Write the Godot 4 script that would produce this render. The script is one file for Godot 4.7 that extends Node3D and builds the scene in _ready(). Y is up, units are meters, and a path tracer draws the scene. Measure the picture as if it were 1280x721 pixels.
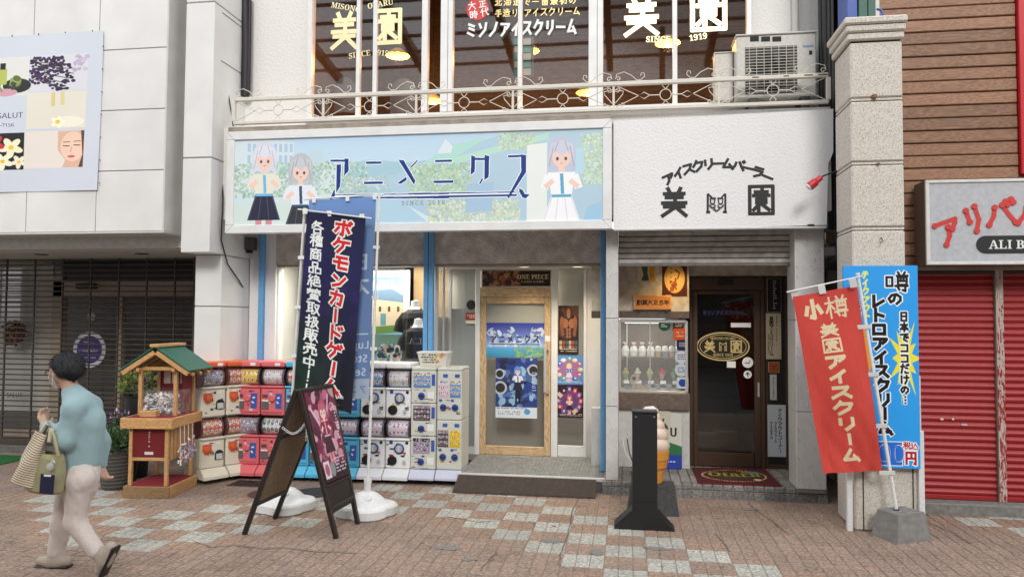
extends Node3D
# A shopping street front: salon with a grille, toy shop, ice cream parlour, red shuttered bar.

const F := 930.0
var cb: Basis
var cpos := Vector3(0, 1.72, 0)
var rng := RandomNumberGenerator.new()
var T := {}      # textures
var M := {}      # materials
var base_of := {}
var names := {}

# ---------------------------------------------------------------- camera rays
func ray(px: float, py: float) -> Vector3:
	return cb * Vector3((px - 640.0) / F, -(py - 360.5) / F, -1.0)
func P(px: float, py: float, z: float) -> Vector3:      # where the line of sight meets the plane z
	var d := ray(px, py)
	return cpos + d * (z / d.z)
func G(px: float, py: float, y := 0.0) -> Vector3:      # where it meets a level plane
	var d := ray(px, py)
	return cpos + d * ((y - cpos.y) / d.y)
func X(px: float, py: float, x: float) -> Vector3:
	var d := ray(px, py)
	return cpos + d * (x / d.x)
func RC(px0: float, py0: float, px1: float, py1: float, z: float) -> Array:   # x0, x1, y0, y1 on a plane z
	var mx := (px0 + px1) / 2.0
	var my := (py0 + py1) / 2.0
	return [P(px0, my, z).x, P(px1, my, z).x, P(mx, py1, z).y, P(mx, py0, z).y]

# ---------------------------------------------------------------- mesh builder
class MB:
	var v := PackedVector3Array()
	var n := PackedVector3Array()
	var uv := PackedVector2Array()
	var c := PackedColorArray()
	var ix := PackedInt32Array()
	var col := Color(1, 1, 1)
	func vert(p: Vector3, nn: Vector3, u := Vector2.ZERO) -> int:
		v.append(p); n.append(nn); uv.append(u); c.append(col)
		return v.size() - 1
	func tri(a: Vector3, b: Vector3, d: Vector3) -> void:
		var nn := (d - a).cross(b - a).normalized()
		var i := vert(a, nn)
		vert(b, nn); vert(d, nn)
		ix.append_array([i, i + 1, i + 2])
	func q(a: Vector3, b: Vector3, d: Vector3, e: Vector3, u0 := Vector2(0, 0), u1 := Vector2(1, 1)) -> void:   # clockwise from the front: TL TR BR BL
		var nn := (e - a).cross(b - a)
		if nn.length_squared() < 1e-14:
			nn = (e - d).cross(b - d) * -1.0
		nn = nn.normalized()
		var i := vert(a, nn, u0)
		vert(b, nn, Vector2(u1.x, u0.y)); vert(d, nn, u1); vert(e, nn, Vector2(u0.x, u1.y))
		ix.append_array([i, i + 1, i + 2, i, i + 2, i + 3])
	func box(ctr: Vector3, s: Vector3, bev := 0.0, B := Basis.IDENTITY) -> void:
		var h := s * 0.5
		bev = minf(bev, minf(h.x, minf(h.y, h.z)) * 0.9)
		for ax in 3:
			for sg in [-1.0, 1.0]:
				var a1 := (ax + 1) % 3
				var a2 := (ax + 2) % 3
				var o := Vector3.ZERO
				o[ax] = h[ax] * sg
				var e1 := Vector3.ZERO
				e1[a1] = h[a1] - bev
				var e2 := Vector3.ZERO
				e2[a2] = (h[a2] - bev) * sg
				q(ctr + B * (o - e1 + e2), ctr + B * (o + e1 + e2), ctr + B * (o + e1 - e2), ctr + B * (o - e1 - e2))
		if bev <= 0.0:
			return
		for ax in 3:
			var a1 := (ax + 1) % 3
			var a2 := (ax + 2) % 3
			for s1 in [-1.0, 1.0]:
				for s2 in [-1.0, 1.0]:
					var p := Vector3.ZERO
					var r := Vector3.ZERO
					p[a1] = h[a1] * s1; p[a2] = (h[a2] - bev) * s2
					r[a1] = (h[a1] - bev) * s1; r[a2] = h[a2] * s2
					var w := Vector3.ZERO
					w[ax] = (h[ax] - bev) * s1 * s2
					q(ctr + B * (r - w), ctr + B * (r + w), ctr + B * (p + w), ctr + B * (p - w))
		for sx in [-1.0, 1.0]:
			for sy in [-1.0, 1.0]:
				for sz in [-1.0, 1.0]:
					var a := ctr + B * Vector3(h.x * sx, (h.y - bev) * sy, (h.z - bev) * sz)
					var b := ctr + B * Vector3((h.x - bev) * sx, h.y * sy, (h.z - bev) * sz)
					var d := ctr + B * Vector3((h.x - bev) * sx, (h.y - bev) * sy, h.z * sz)
					if sx * sy * sz > 0.0: tri(a, d, b)
					else: tri(a, b, d)
	func bx(x0: float, x1: float, y0: float, y1: float, z0: float, z1: float, bev := 0.0) -> void:
		box(Vector3((x0 + x1) / 2, (y0 + y1) / 2, (z0 + z1) / 2), Vector3(absf(x1 - x0), absf(y1 - y0), absf(z1 - z0)), bev)
	func bar(a: Vector3, b: Vector3, w: float, t: float, bev := 0.0, up := Vector3.BACK) -> void:   # a square bar from a to b
		var d := (b - a).normalized()
		if absf(d.dot(up)) > 0.95: up = Vector3.UP
		var s := d.cross(up).normalized()
		box((a + b) / 2, Vector3(w, (b - a).length(), t), bev, Basis(s, d, s.cross(d)))
	func tube(pts: Array, r, sides := 8, caps := true) -> void:
		var m := pts.size()
		var pu := Vector3.ZERO
		var start := v.size()
		for i in m:
			var d: Vector3 = (pts[mini(i + 1, m - 1)] - pts[maxi(i - 1, 0)]).normalized()
			if pu == Vector3.ZERO:
				pu = (Vector3.UP if absf(d.y) < 0.9 else Vector3.RIGHT)
			pu = (pu - d * pu.dot(d)).normalized()
			var s := d.cross(pu)
			var rr: float = r[i] if r is Array else r
			for k in sides + 1:
				var a := TAU * k / sides
				var nn := pu * cos(a) + s * sin(a)
				vert(pts[i] + nn * rr, nn, Vector2(float(k) / sides, float(i) / maxf(1, m - 1)))
		for i in m - 1:
			for k in sides:
				var a := start + i * (sides + 1) + k
				var b := a + sides + 1
				ix.append_array([a, b, b + 1, a, b + 1, a + 1])
		if caps:
			for e in [0, m - 1]:
				var dd: Vector3 = (pts[1] - pts[0]).normalized() * -1.0 if e == 0 else (pts[m - 1] - pts[m - 2]).normalized()
				var ci := vert(pts[e], dd)
				var st := v.size()
				for k in sides + 1:
					vert(v[start + e * (sides + 1) + k], dd)
				for k in sides:
					if e == 0: ix.append_array([ci, st + k, st + k + 1])
					else: ix.append_array([ci, st + k + 1, st + k])
	func lathe(prof: Array, sides := 20, xf := Transform3D.IDENTITY, sx := 1.0, sz := 1.0) -> void:   # prof: Vector2(radius, height), bottom to top
		var m := prof.size()
		for i in m - 1:
			var p0: Vector2 = prof[i]
			var p1: Vector2 = prof[i + 1]
			var nr := Vector2(p1.y - p0.y, p0.x - p1.x).normalized()
			var st := v.size()
			for k in sides + 1:
				var a := TAU * k / sides
				var dir := Vector3(cos(a) * sx, 0, sin(a) * sz)
				var nn := (xf.basis * Vector3(cos(a) * nr.x, nr.y, sin(a) * nr.x)).normalized()
				vert(xf * (dir * p0.x + Vector3.UP * p0.y), nn, Vector2(float(k) / sides, 1.0 - float(i) / (m - 1)))
				vert(xf * (dir * p1.x + Vector3.UP * p1.y), nn, Vector2(float(k) / sides, 1.0 - float(i + 1) / (m - 1)))
			for k in sides:
				var a := st + k * 2
				ix.append_array([a, a + 3, a + 1, a, a + 2, a + 3])
	func prism(poly: Array, z0: float, z1: float, xf := Transform3D.IDENTITY) -> void:    # polygon in x, y, from depth z0 to z1
		var pp := PackedVector2Array(poly)
		if Geometry2D.is_polygon_clockwise(pp): pp.reverse()
		var t := Geometry2D.triangulate_polygon(pp)
		for k in range(0, t.size(), 3):
			var a := pp[t[k]]
			var b := pp[t[k + 1]]
			var d := pp[t[k + 2]]
			if (b - a).cross(d - a) > 0.0:
				var h := b; b = d; d = h
			tri(xf * Vector3(a.x, a.y, z1), xf * Vector3(b.x, b.y, z1), xf * Vector3(d.x, d.y, z1))
			tri(xf * Vector3(a.x, a.y, z0), xf * Vector3(d.x, d.y, z0), xf * Vector3(b.x, b.y, z0))
		for i in pp.size():
			var a := pp[i]
			var b := pp[(i + 1) % pp.size()]
			q(xf * Vector3(a.x, a.y, z1), xf * Vector3(b.x, b.y, z1), xf * Vector3(b.x, b.y, z0), xf * Vector3(a.x, a.y, z0))
	func grid(nu: int, nv: int, f: Callable) -> void:       # f(u, v) -> point, u right, v down
		var st := v.size()
		for j in nv + 1:
			for i in nu + 1:
				var u := float(i) / nu
				var w := float(j) / nv
				var p: Vector3 = f.call(u, w)
				var du: Vector3 = f.call(u + 0.01, w) - f.call(u - 0.01, w)
				var dv: Vector3 = f.call(u, w + 0.01) - f.call(u, w - 0.01)
				vert(p, dv.cross(du).normalized(), Vector2(u, w))
		for j in nv:
			for i in nu:
				var a := st + j * (nu + 1) + i
				ix.append_array([a, a + 1, a + nu + 2, a, a + nu + 2, a + nu + 1])
	func ball(ctr: Vector3, r: Vector3, seg := 10, B := Basis.IDENTITY) -> void:
		var st := v.size()
		var h := seg / 2
		for j in h + 1:
			for k in seg + 1:
				var th := PI * j / h
				var a := TAU * k / seg
				var d := Vector3(sin(th) * cos(a), cos(th), sin(th) * sin(a))
				vert(ctr + B * (d * r), (B * (d / r)).normalized(), Vector2(float(k) / seg, float(j) / h))
		for j in h:
			for k in seg:
				var a := st + j * (seg + 1) + k
				ix.append_array([a, a + seg + 1, a + seg + 2, a, a + seg + 2, a + 1])
	func mesh() -> ArrayMesh:
		var arr := []
		arr.resize(Mesh.ARRAY_MAX)
		arr[Mesh.ARRAY_VERTEX] = v
		arr[Mesh.ARRAY_NORMAL] = n
		arr[Mesh.ARRAY_TEX_UV] = uv
		arr[Mesh.ARRAY_COLOR] = c
		arr[Mesh.ARRAY_INDEX] = ix
		var m := ArrayMesh.new()
		if v.size(): m.add_surface_from_arrays(Mesh.PRIMITIVE_TRIANGLES, arr)
		return m

# ---------------------------------------------------------------- nodes
func numbered(called: String) -> String:
	var k: int = names.get(called, 0)
	names[called] = k + 1
	return called if k == 0 else "%s_%03d" % [called, k]
func tag(o: Node, label: String, category := "", group := "", kind := "") -> Node:
	if label: o.set_meta("label", label)
	if category: o.set_meta("category", category)
	if group: o.set_meta("group", group)
	if kind: o.set_meta("kind", kind)
	return o
func thing(called: String, label: String, category: String, at := Vector3.ZERO, world := true, turn := 0.0, group := "") -> Node3D:
	var o := Node3D.new()
	o.name = numbered(called)
	add_child(o)
	o.position = at
	o.rotation.y = turn
	if world: base_of[o] = at
	tag(o, label, category, group)
	return o
func obj(called: String, m, mat: Material, parent: Node = null) -> MeshInstance3D:
	var o := MeshInstance3D.new()
	o.mesh = m.mesh() if m is MB else m
	o.material_override = mat
	if parent == null:
		o.name = numbered(called)
		add_child(o)
	else:
		o.name = called
		parent.add_child(o, true)
		if base_of.has(parent): o.position = -base_of[parent]
	return o
func struct(called: String, m, mat: Material) -> MeshInstance3D:
	var o := obj(called, m, mat)
	o.set_meta("kind", "structure")
	return o
func B1(ctr: Vector3, s: Vector3, bev := 0.0, B := Basis.IDENTITY) -> MB:
	var b := MB.new()
	b.box(ctr, s, bev, B)
	return b
func BX(x0: float, x1: float, y0: float, y1: float, z0: float, z1: float, bev := 0.0) -> MB:
	var b := MB.new()
	b.bx(x0, x1, y0, y1, z0, z1, bev)
	return b
func PB(px0: float, py0: float, px1: float, py1: float, z: float, depth: float, bev := 0.0) -> MB:   # a box whose front, on plane z, fills a rectangle of the picture
	var r := RC(px0, py0, px1, py1, z)
	return BX(r[0], r[1], r[2], r[3], z - depth, z, bev)
func TU(pts: Array, r, sides := 8) -> MB:
	var b := MB.new()
	b.tube(pts, r, sides)
	return b
func LA(prof: Array, sides := 20, xf := Transform3D.IDENTITY, sx := 1.0, sz := 1.0) -> MB:
	var b := MB.new()
	b.lathe(prof, sides, xf, sx, sz)
	return b
func QD(x0: float, x1: float, y0: float, y1: float, z: float) -> MB:      # a flat print facing +z
	var b := MB.new()
	b.q(Vector3(x0, y1, z), Vector3(x1, y1, z), Vector3(x1, y0, z), Vector3(x0, y0, z))
	return b
func PQ(px0: float, py0: float, px1: float, py1: float, z: float) -> MB:
	var r := RC(px0, py0, px1, py1, z)
	return QD(r[0], r[1], r[2], r[3], z)

# ---------------------------------------------------------------- materials
func ntex(freq: float, oct: int, lo: float, hi: float, sd := 1, type := FastNoiseLite.TYPE_SIMPLEX_SMOOTH, size := 512, normal := 0.0) -> NoiseTexture2D:
	var nz := FastNoiseLite.new()
	nz.noise_type = type
	nz.seed = sd
	nz.frequency = freq
	nz.fractal_octaves = oct
	var t := NoiseTexture2D.new()
	t.width = size; t.height = size
	t.seamless = true
	t.noise = nz
	if normal > 0.0:
		t.as_normal_map = true
		t.bump_strength = normal
	else:
		var g := Gradient.new()
		g.set_color(0, Color(lo, lo, lo)); g.set_color(1, Color(hi, hi, hi))
		t.color_ramp = g
	return t
func mk(c: Color, rough := 0.7, tex = null, sc := 1.0, nrm = null, ns := 0.5, metal := 0.0) -> StandardMaterial3D:   # c: real base colour, linear
	var m := StandardMaterial3D.new()
	var k := c.linear_to_srgb()
	k.a = c.a
	m.albedo_color = k
	m.roughness = rough
	m.metallic = metal
	if tex or nrm:
		m.uv1_triplanar = true
		m.uv1_world_triplanar = true
		m.uv1_scale = Vector3.ONE * sc
	if tex: m.albedo_texture = tex
	if nrm:
		m.normal_enabled = true
		m.normal_texture = nrm
		m.normal_scale = ns
	return m
func pic(img: Image, rough := 0.5, cut := false) -> StandardMaterial3D:
	var m := StandardMaterial3D.new()
	m.albedo_texture = ImageTexture.create_from_image(img)
	m.roughness = rough
	m.texture_repeat = false
	if cut:
		m.transparency = BaseMaterial3D.TRANSPARENCY_ALPHA_SCISSOR
		m.alpha_scissor_threshold = 0.5
	m.cull_mode = BaseMaterial3D.CULL_DISABLED
	return m
func glass(tint := Color(0.9, 0.95, 0.93), alpha := 0.12) -> StandardMaterial3D:
	var m := StandardMaterial3D.new()
	m.transparency = BaseMaterial3D.TRANSPARENCY_ALPHA
	m.albedo_color = Color(tint.r, tint.g, tint.b, alpha)
	m.roughness = 0.02
	m.metallic_specular = 0.6
	return m
func wood_tex(sd: int, vertical: bool) -> ImageTexture:
	var nz := FastNoiseLite.new()
	nz.seed = sd; nz.frequency = 1.0; nz.fractal_octaves = 3
	var im := Image.create(256, 256, false, Image.FORMAT_RGB8)
	for j in 256:
		for i in 256:
			var a := (i if not vertical else j) / 256.0
			var b := (j if not vertical else i) / 256.0
			var w := 0.5 + 0.5 * cos(TAU * a)     # keeps the two ends alike
			var g := nz.get_noise_3d(a * 5.0 * w, b * 42.0, sin(TAU * a) * 1.6) + 0.5 * nz.get_noise_3d(a * 14.0 * w, b * 120.0, 9.0)
			var s := clampf(0.86 + 0.20 * g, 0.3, 1.0)
			im.set_pixel(i, j, Color(s, s * (0.94 + 0.06 * s), s * (0.88 + 0.12 * s)))
	return ImageTexture.create_from_image(im)
func speck_tex(n: int, lo: float, hi: float, sd: int, sz := 256, rmax := 2) -> ImageTexture:
	var im := Image.create(sz, sz, false, Image.FORMAT_RGB8)
	im.fill(Color(hi, hi, hi))
	var r := RandomNumberGenerator.new()
	r.seed = sd
	for k in n:
		var t := r.randf_range(lo, hi)
		im.fill_rect(Rect2i(r.randi_range(0, sz - 3), r.randi_range(0, sz - 3), r.randi_range(1, rmax), r.randi_range(1, rmax)), Color(t, t * 0.98, t * 0.95))
	return ImageTexture.create_from_image(im)
func streak_tex() -> ImageTexture:      # pale stone with short dark flecks
	var im := Image.create(512, 512, false, Image.FORMAT_RGBA8)
	im.fill(Color(0.97, 0.97, 0.965))
	var r := RandomNumberGenerator.new()
	r.seed = 40
	var nz := FastNoiseLite.new()
	nz.frequency = 0.012
	nz.fractal_octaves = 4
	for j in 512:
		for i in 512:
			var n := nz.get_noise_3d(i, j, 0) * (1.0 - i / 512.0) + nz.get_noise_3d(i - 512, j, 0) * (i / 512.0)
			var s := 0.955 + 0.055 * n
			im.set_pixel(i, j, Color(s, s, s * 0.995))
	for k in 240:
		var a := Vector2(r.randf_range(0, 500), r.randf_range(0, 500))
		var d := Vector2(r.randf_range(3, 12), r.randf_range(5, 20)) * (1.0 if r.randf() < 0.8 else -0.5)
		var t := r.randf_range(0.45, 0.85)
		i_line(im, a, a + d, r.randf_range(1.0, 2.2), Color(t, t, t))
	return ImageTexture.create_from_image(im)
func make_materials() -> void:
	T.fine = ntex(0.03, 5, 0.90, 1.0, 3)
	T.blotch = ntex(0.008, 5, 0.93, 1.0, 5)
	T.worn = ntex(0.015, 5, 0.76, 1.0, 8)
	T.stucco = ntex(0.06, 4, 0, 1, 11, FastNoiseLite.TYPE_SIMPLEX, 512, 6.0)
	T.bumpy = ntex(0.12, 3, 0, 1, 12, FastNoiseLite.TYPE_SIMPLEX, 512, 4.0)
	T.woodh = wood_tex(4, false)
	T.woodv = wood_tex(6, true)
	T.granite = speck_tex(5200, 0.6, 1.0, 21, 256, 3)
	T.marble = streak_tex()
	T.pits = speck_tex(900, 0.70, 1.0, 55, 512, 2)
	T.stain = ntex(0.02, 5, 0.6, 1.0, 31)
	M.white_panel = mk(Color(0.76, 0.75, 0.73), 0.45, T.blotch, 0.3)
	M.white_paint = mk(Color(0.70, 0.69, 0.67), 0.5, T.fine, 0.7, T.bumpy, 0.1)
	M.off_white = mk(Color(0.60, 0.58, 0.55), 0.6, T.blotch, 0.6)
	M.stucco = mk(Color(0.76, 0.755, 0.75), 0.9, T.pits, 0.9, T.stucco, 0.2)
	M.stucco_old = mk(Color(0.72, 0.70, 0.67), 0.9, T.pits, 0.8, T.stucco, 0.2)
	M.stucco_tan = mk(Color(0.72, 0.66, 0.61), 0.95, T.worn, 0.7, T.stucco, 0.5)
	M.beige_trim = mk(Color(0.36, 0.30, 0.24), 0.6, T.worn, 0.8)
	M.marble = mk(Color(0.66, 0.65, 0.64), 0.3, T.marble, 1.3)
	M.granite = mk(Color(0.64, 0.595, 0.53), 0.75, T.granite, 2.2, T.bumpy, 0.3)
	M.joint = mk(Color(0.05, 0.045, 0.04), 0.9)
	M.grey_joint = mk(Color(0.22, 0.21, 0.20), 0.9)
	M.dark = mk(Color(0.018, 0.017, 0.016), 0.8)
	M.black = mk(Color(0.012, 0.012, 0.013), 0.45, T.fine, 2.0)
	M.cable = mk(Color(0.015, 0.014, 0.014), 0.6)
	M.bronze = mk(Color(0.075, 0.042, 0.024), 0.4, T.fine, 1.5)
	M.slat = mk(Color(0.075, 0.056, 0.042), 0.5, T.worn, 1.2)
	M.alu = mk(Color(0.62, 0.62, 0.62), 0.35, T.fine, 2.0, null, 0.5, 0.35)
	M.white_metal = mk(Color(0.78, 0.78, 0.77), 0.35, T.blotch, 0.7)
	M.rail_paint = mk(Color(0.72, 0.68, 0.60), 0.55, T.fine, 3.0)
	M.rust_paint = mk(Color(0.34, 0.16, 0.06), 0.85, T.stain, 5.0)
	M.blue_post = mk(Color(0.15, 0.40, 0.72), 0.45, T.fine, 1.2)
	M.pine_h = mk(Color(0.74, 0.42, 0.17), 0.5, T.woodh, 2.2)
	M.pine_v = mk(Color(0.72, 0.41, 0.17), 0.5, T.woodv, 2.2)
	M.oak_v = mk(Color(0.78, 0.56, 0.33), 0.4, T.woodv, 1.3)
	M.oak_h = mk(Color(0.78, 0.56, 0.33), 0.4, T.woodh, 1.3)
	M.siding = []
	for k in 4:
		var t := 0.82 + 0.11 * k
		M.siding.append(mk(Color(0.36 * t, 0.19 * t, 0.108 * t), 0.55, T.woodh, 1.1 + 0.17 * k))
	M.red_shutter = mk(Color(0.36, 0.018, 0.022), 0.42, T.fine, 1.3)
	M.red_trim = mk(Color(0.50, 0.012, 0.018), 0.4)
	M.grey_shutter = mk(Color(0.66, 0.63, 0.58), 0.5, T.worn, 1.0)
	M.concrete = mk(Color(0.27, 0.26, 0.24), 0.95, T.worn, 1.7, T.bumpy, 0.6)
	M.white_plastic = mk(Color(0.78, 0.78, 0.77), 0.38, T.fine, 2.0)
	M.brown_board = mk(Color(0.026, 0.016, 0.012), 0.45, T.woodv, 2.0)
	M.kraft = mk(Color(0.30, 0.21, 0.13), 0.8, T.worn, 2.0)
	M.green_roof = mk(Color(0.016, 0.12, 0.085), 0.5, T.fine, 3.0)
	M.red_felt = mk(Color(0.26, 0.012, 0.022), 0.9, T.fine, 3.0)
	M.red_board = mk(Color(0.20, 0.013, 0.02), 0.6, T.fine, 3.0)
	M.clear = glass(Color(0.9, 0.95, 0.97), 0.10)
	M.pane = glass(Color(0.10, 0.12, 0.115), 0.06)
	M.dark_pane = glass(Color(0.05, 0.04, 0.033), 0.22)
	M.acrylic = glass(Color(0.95, 0.97, 0.97), 0.07)
	M.gold = mk(Color(0.74, 0.60, 0.27), 0.35, null, 1, null, 0, 0.5)
	M.gold_bright = mk(Color(0.88, 0.78, 0.46), 0.3, null, 1, null, 0, 0.85)
	M.ink = mk(Color(0.010, 0.010, 0.011), 0.55)
	M.navy_ink = mk(Color(0.02, 0.06, 0.27), 0.5)
	M.white_ink = mk(Color(0.76, 0.76, 0.74), 0.5)
	M.red_ink = mk(Color(0.55, 0.035, 0.03), 0.5)
	M.leaf = mk(Color(0.055, 0.13, 0.03), 0.6)
	M.leaf.vertex_color_use_as_albedo = true
	M.leaf.albedo_color = Color(1, 1, 1)
	M.tinted = mk(Color(1, 1, 1), 0.7)
	M.tinted.vertex_color_use_as_albedo = true

# ---------------------------------------------------------------- flat print: strokes, shapes and letters drawn into pictures
# every sign is a list of pen strokes; two hexadecimal digits are one point (x, y), y down, on a square of 16
const GLYPH := {
	"ア": "13e3d5a8 867b3f", "イ": "c1852a 868f", "ウ": "8083 2824d4c89c5f", "カ": "14d4ce9d 70682f", "ク": "604418 53d3b94f", "ケ": "403408 34e4 94894f",
	"コ": "23d3dd 2ddd", "ス": "22c2981e 88ee", "ソ": "2256 d1c84f", "テ": "42c2 16e6 867b4f", "ト": "505f 56d9", "ナ": "15e5 80793f", "ニ": "34c4 1ded", "ノ": "c1992f",
	"ミ": "32c4 46c8 2bce", "ム": "712ddc 98ef", "メ": "c1892f 35dc", "モ": "32d2 17e7 626ded", "ラ": "32d2 26d6bb5f", "リ": "4249 c1c97f", "レ": "414ee7", "ロ": "232e 23d3de 2ddd", "ン": "2366 2e9be4",
	"ー": "18e8", "｜": "818e", "ハ": "54491e 93c9fe", "゜": "e1f2e3d2e1", "゛": "b1c3 e0f2", "ホ": "14e4 808f6e 471c b7ec",
	"だ": "1484 502f 96d7 8c9eee b1c3 e0f2", "け": "222e 65f5 b1ba8f", "の": "836a3c184493d6da9e", "で": "13e2867bde b7c9 e6f8", "り": "424957 b1c88f",
	"一": "18e8", "大": "15e5 70761f 76ef", "正": "22d2 828d 87d7 464d 1ded", "時": "121d 12525d 1757 1d5d 73e3 a0a6 66f6 69f9 c6cfae 8b9d", "代": "4007 343f 56e4 90a8defc c0e2",
	"北": "515e 1555 0d5a 919dedea e497", "海": "1133 0527 0e39 7055 62e2 655ddde565 49f9 959d", "番": "c031 2454 d4b4 15e5 8188 8528 85e8 393fdfd939 898f 3cdc", "最": "4045c5c040 42c2 17f7 373e 777f 3979 3b7b 0e7d 99e9cc8f 9aff",
	"初": "3042 04640a 484f 6749 496b 73e3edbd a3996e", "手": "c132 25d5 09f9 828e5d", "各": "6016 52c219 54f9 4a4fcfca4a", "商": "8082 12e2 3365 b3a5 2f25e5efcf 7649 96c9 5a5dbdba5a",
	"品": "5156b6b151 181e6e6818 989efef898", "取": "0181 212c 616f 2464 2868 0d8b 93e3ca8f 95cbff", "扱": "0464 303e1d 0a68 72c2b6e6cb7f 92896f 97ff", "売": "22d2 8085 45c5 1a17e7ea 595c1f a9aefefc", "中": "242adad424 808f",
	"小": "808e5d 351b c5fb", "日": "313ecec131 37c7", "本": "14e4 808f 841c 84fc 5bbb", "円": "2f21d1dfbe 8188 28d8", "業": "6063 9093 2143 d1b3 14e4 4557 b5a7 27d7 39c9 0bfb 878f 7b1f 9bff", "年": "4015 32e2 36d6 464a 0afa 828f",
	"美": "4052 b0a2 23d3 35c5 18e8 8388 2ada 887b1f 8aef", "園": "101fefe010 43b3 8185 35c5 5759a9a757 793d 6b6e 8acd", "創": "5005 50a5 3474 2529797525 2777 290f 3b3f8f8b3b b2ba e0efce",
	"木": "0464 303f 350b 3569", "禾": "6011 0474 414f 450b 4579", "尊": "8092 d0c2 73f3 848a e4ea 84e4 8aea 87e7 a4a6 c4c6 6bfb dadfbe 8c9e", "口": "040b4b4404", "糸": "301345 621867 484f 1a0d 6a7c",
	"貝": "111a6a6111 1464 1767 2a0f 5a7e", "辶": "1133 06362c0e 2c5efe", "賛": "0272 0474 303407 4466 82f2 84f4 b0b487 c4f7 484dcdc848 4aca 4bcb 5d1f adff",
	"首": "6072 c0b2 43f3 a395 656cdcd565 67d7 69d9", "告": "7053 62d2 45f5 a0a5 676bdbd767", "重": "d081 73f3 858aeae585 87e7 b1be 8cfc 7efe", "色": "a083 92d2c4 858dfdfb 85e5e989 b5b9", "反": "81f1 91887f 95e5ca8f a7ff", "兌": "90a2 e0d2 8387e7e383 a79b7f c7cefefb", "入": "91935b 93c8fb",
	"!": "818a 8d8e", "8": "823457876a3d5fcdeb9785c4b282", "…": "8283 8788 8c8d",
}
const JOINED := {"道": ["首", "辶"], "造": ["告", "辶"], "種": ["禾", "重"], "絶": ["糸", "色"], "販": ["貝", "反"], "樽": ["木", "尊"], "噂": ["口", "尊"], "税": ["禾", "兌"], "込": ["入", "辶"],
	"パ": ["ハ", "゜"], "バ": ["ハ", "゛"], "ポ": ["ホ", "゜"], "ド": ["ト", "゛"], "ゲ": ["ケ", "゛"], "ブ": ["ウ", "゛"]}
const FONTS := {"sans": "Droid Sans", "serif": "Droid Serif", "mono": "Droid Sans Mono"}

func strokes(ch: String) -> Array:
	var out := []
	var list: Array = JOINED.get(ch, [ch])
	for g in list:
		if not GLYPH.has(g): continue
		for s: String in GLYPH[g].split(" "):
			var pts := []
			for k in range(0, s.length() - 1, 2):
				pts.append(Vector2(s[k].hex_to_int() / 15.0, s[k + 1].hex_to_int() / 15.0))
			if pts.size() > 1: out.append(pts)
	return out
func im_new(w: int, h: int, c: Color) -> Image:
	var im := Image.create(w, h, false, Image.FORMAT_RGBA8)
	im.fill(c)
	return im
func i_poly(im: Image, pts: Array, c: Color) -> void:
	var ymin := 1e9
	var ymax := -1e9
	for p: Vector2 in pts:
		ymin = minf(ymin, p.y); ymax = maxf(ymax, p.y)
	for y in range(maxi(0, int(ceil(ymin - 0.5))), mini(im.get_height() - 1, int(floor(ymax - 0.5))) + 1):
		var yy := y + 0.5
		var xs := []
		for i in pts.size():
			var a: Vector2 = pts[i]
			var b: Vector2 = pts[(i + 1) % pts.size()]
			if (a.y <= yy) != (b.y <= yy):
				xs.append(a.x + (b.x - a.x) * (yy - a.y) / (b.y - a.y))
		xs.sort()
		for k in range(0, xs.size() - 1, 2):
			var x0 := int(round(xs[k]))
			var x1 := int(round(xs[k + 1]))
			if x1 > x0: im.fill_rect(Rect2i(x0, y, x1 - x0, 1), c)
func i_ell(im: Image, ctr: Vector2, rx: float, ry: float, c: Color, a0 := 0.0) -> void:
	var pts := []
	for k in 20:
		var a := TAU * k / 20.0
		pts.append(ctr + Vector2(cos(a) * rx, sin(a) * ry).rotated(a0))
	i_poly(im, pts, c)
func i_line(im: Image, a: Vector2, b: Vector2, w: float, c: Color, ext := 0.0) -> void:
	var d := (b - a).normalized()
	var s := Vector2(-d.y, d.x) * w * 0.5
	a -= d * ext; b += d * ext
	i_poly(im, [a + s, b + s, b - s, a - s], c)
func i_glyph(im: Image, ch: String, pos: Vector2, size: Vector2, w: float, c: Color, turn := 0.0) -> void:   # pos: the middle
	for s in strokes(ch):
		for k in s.size() - 1:
			var a: Vector2 = pos + ((s[k] - Vector2(0.5, 0.5)) * size).rotated(turn)
			var b: Vector2 = pos + ((s[k + 1] - Vector2(0.5, 0.5)) * size).rotated(turn)
			i_line(im, a, b, w, c, w * 0.3)
			if k > 0: i_ell(im, a, w * 0.5, w * 0.5, c)
func i_col(im: Image, text: String, x: float, y: float, size: float, w: float, c: Color, pitch := 1.12, lean := 0.0, squash := 1.0) -> void:   # a column of writing
	for k in text.length():
		var ch := text[k]
		if ch == "ー": ch = "｜"
		i_glyph(im, ch, Vector2(x + lean * k, y + size * pitch * (k + 0.5)), Vector2(size, size * squash), w, c)
func i_row(im: Image, text: String, x: float, y: float, size: float, w: float, c: Color, pitch := 1.1, squash := 1.0) -> void:
	for k in text.length():
		i_glyph(im, text[k], Vector2(x + size * squash * pitch * (k + 0.5), y), Vector2(size * squash, size), w, c)
func font(f: String, bold: bool) -> SystemFont:
	var s := SystemFont.new()
	s.font_names = PackedStringArray([FONTS[f]])
	if bold: s.font_weight = 700
	return s
func tmesh(text: String, h: float, f := "sans", bold := true, depth := 0.0) -> TextMesh:
	var t := TextMesh.new()
	t.text = text
	t.font = font(f, bold)
	t.font_size = 64
	t.pixel_size = h / 46.0      # h: height of a capital
	t.depth = depth
	t.curve_step = 1.5
	return t
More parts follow.
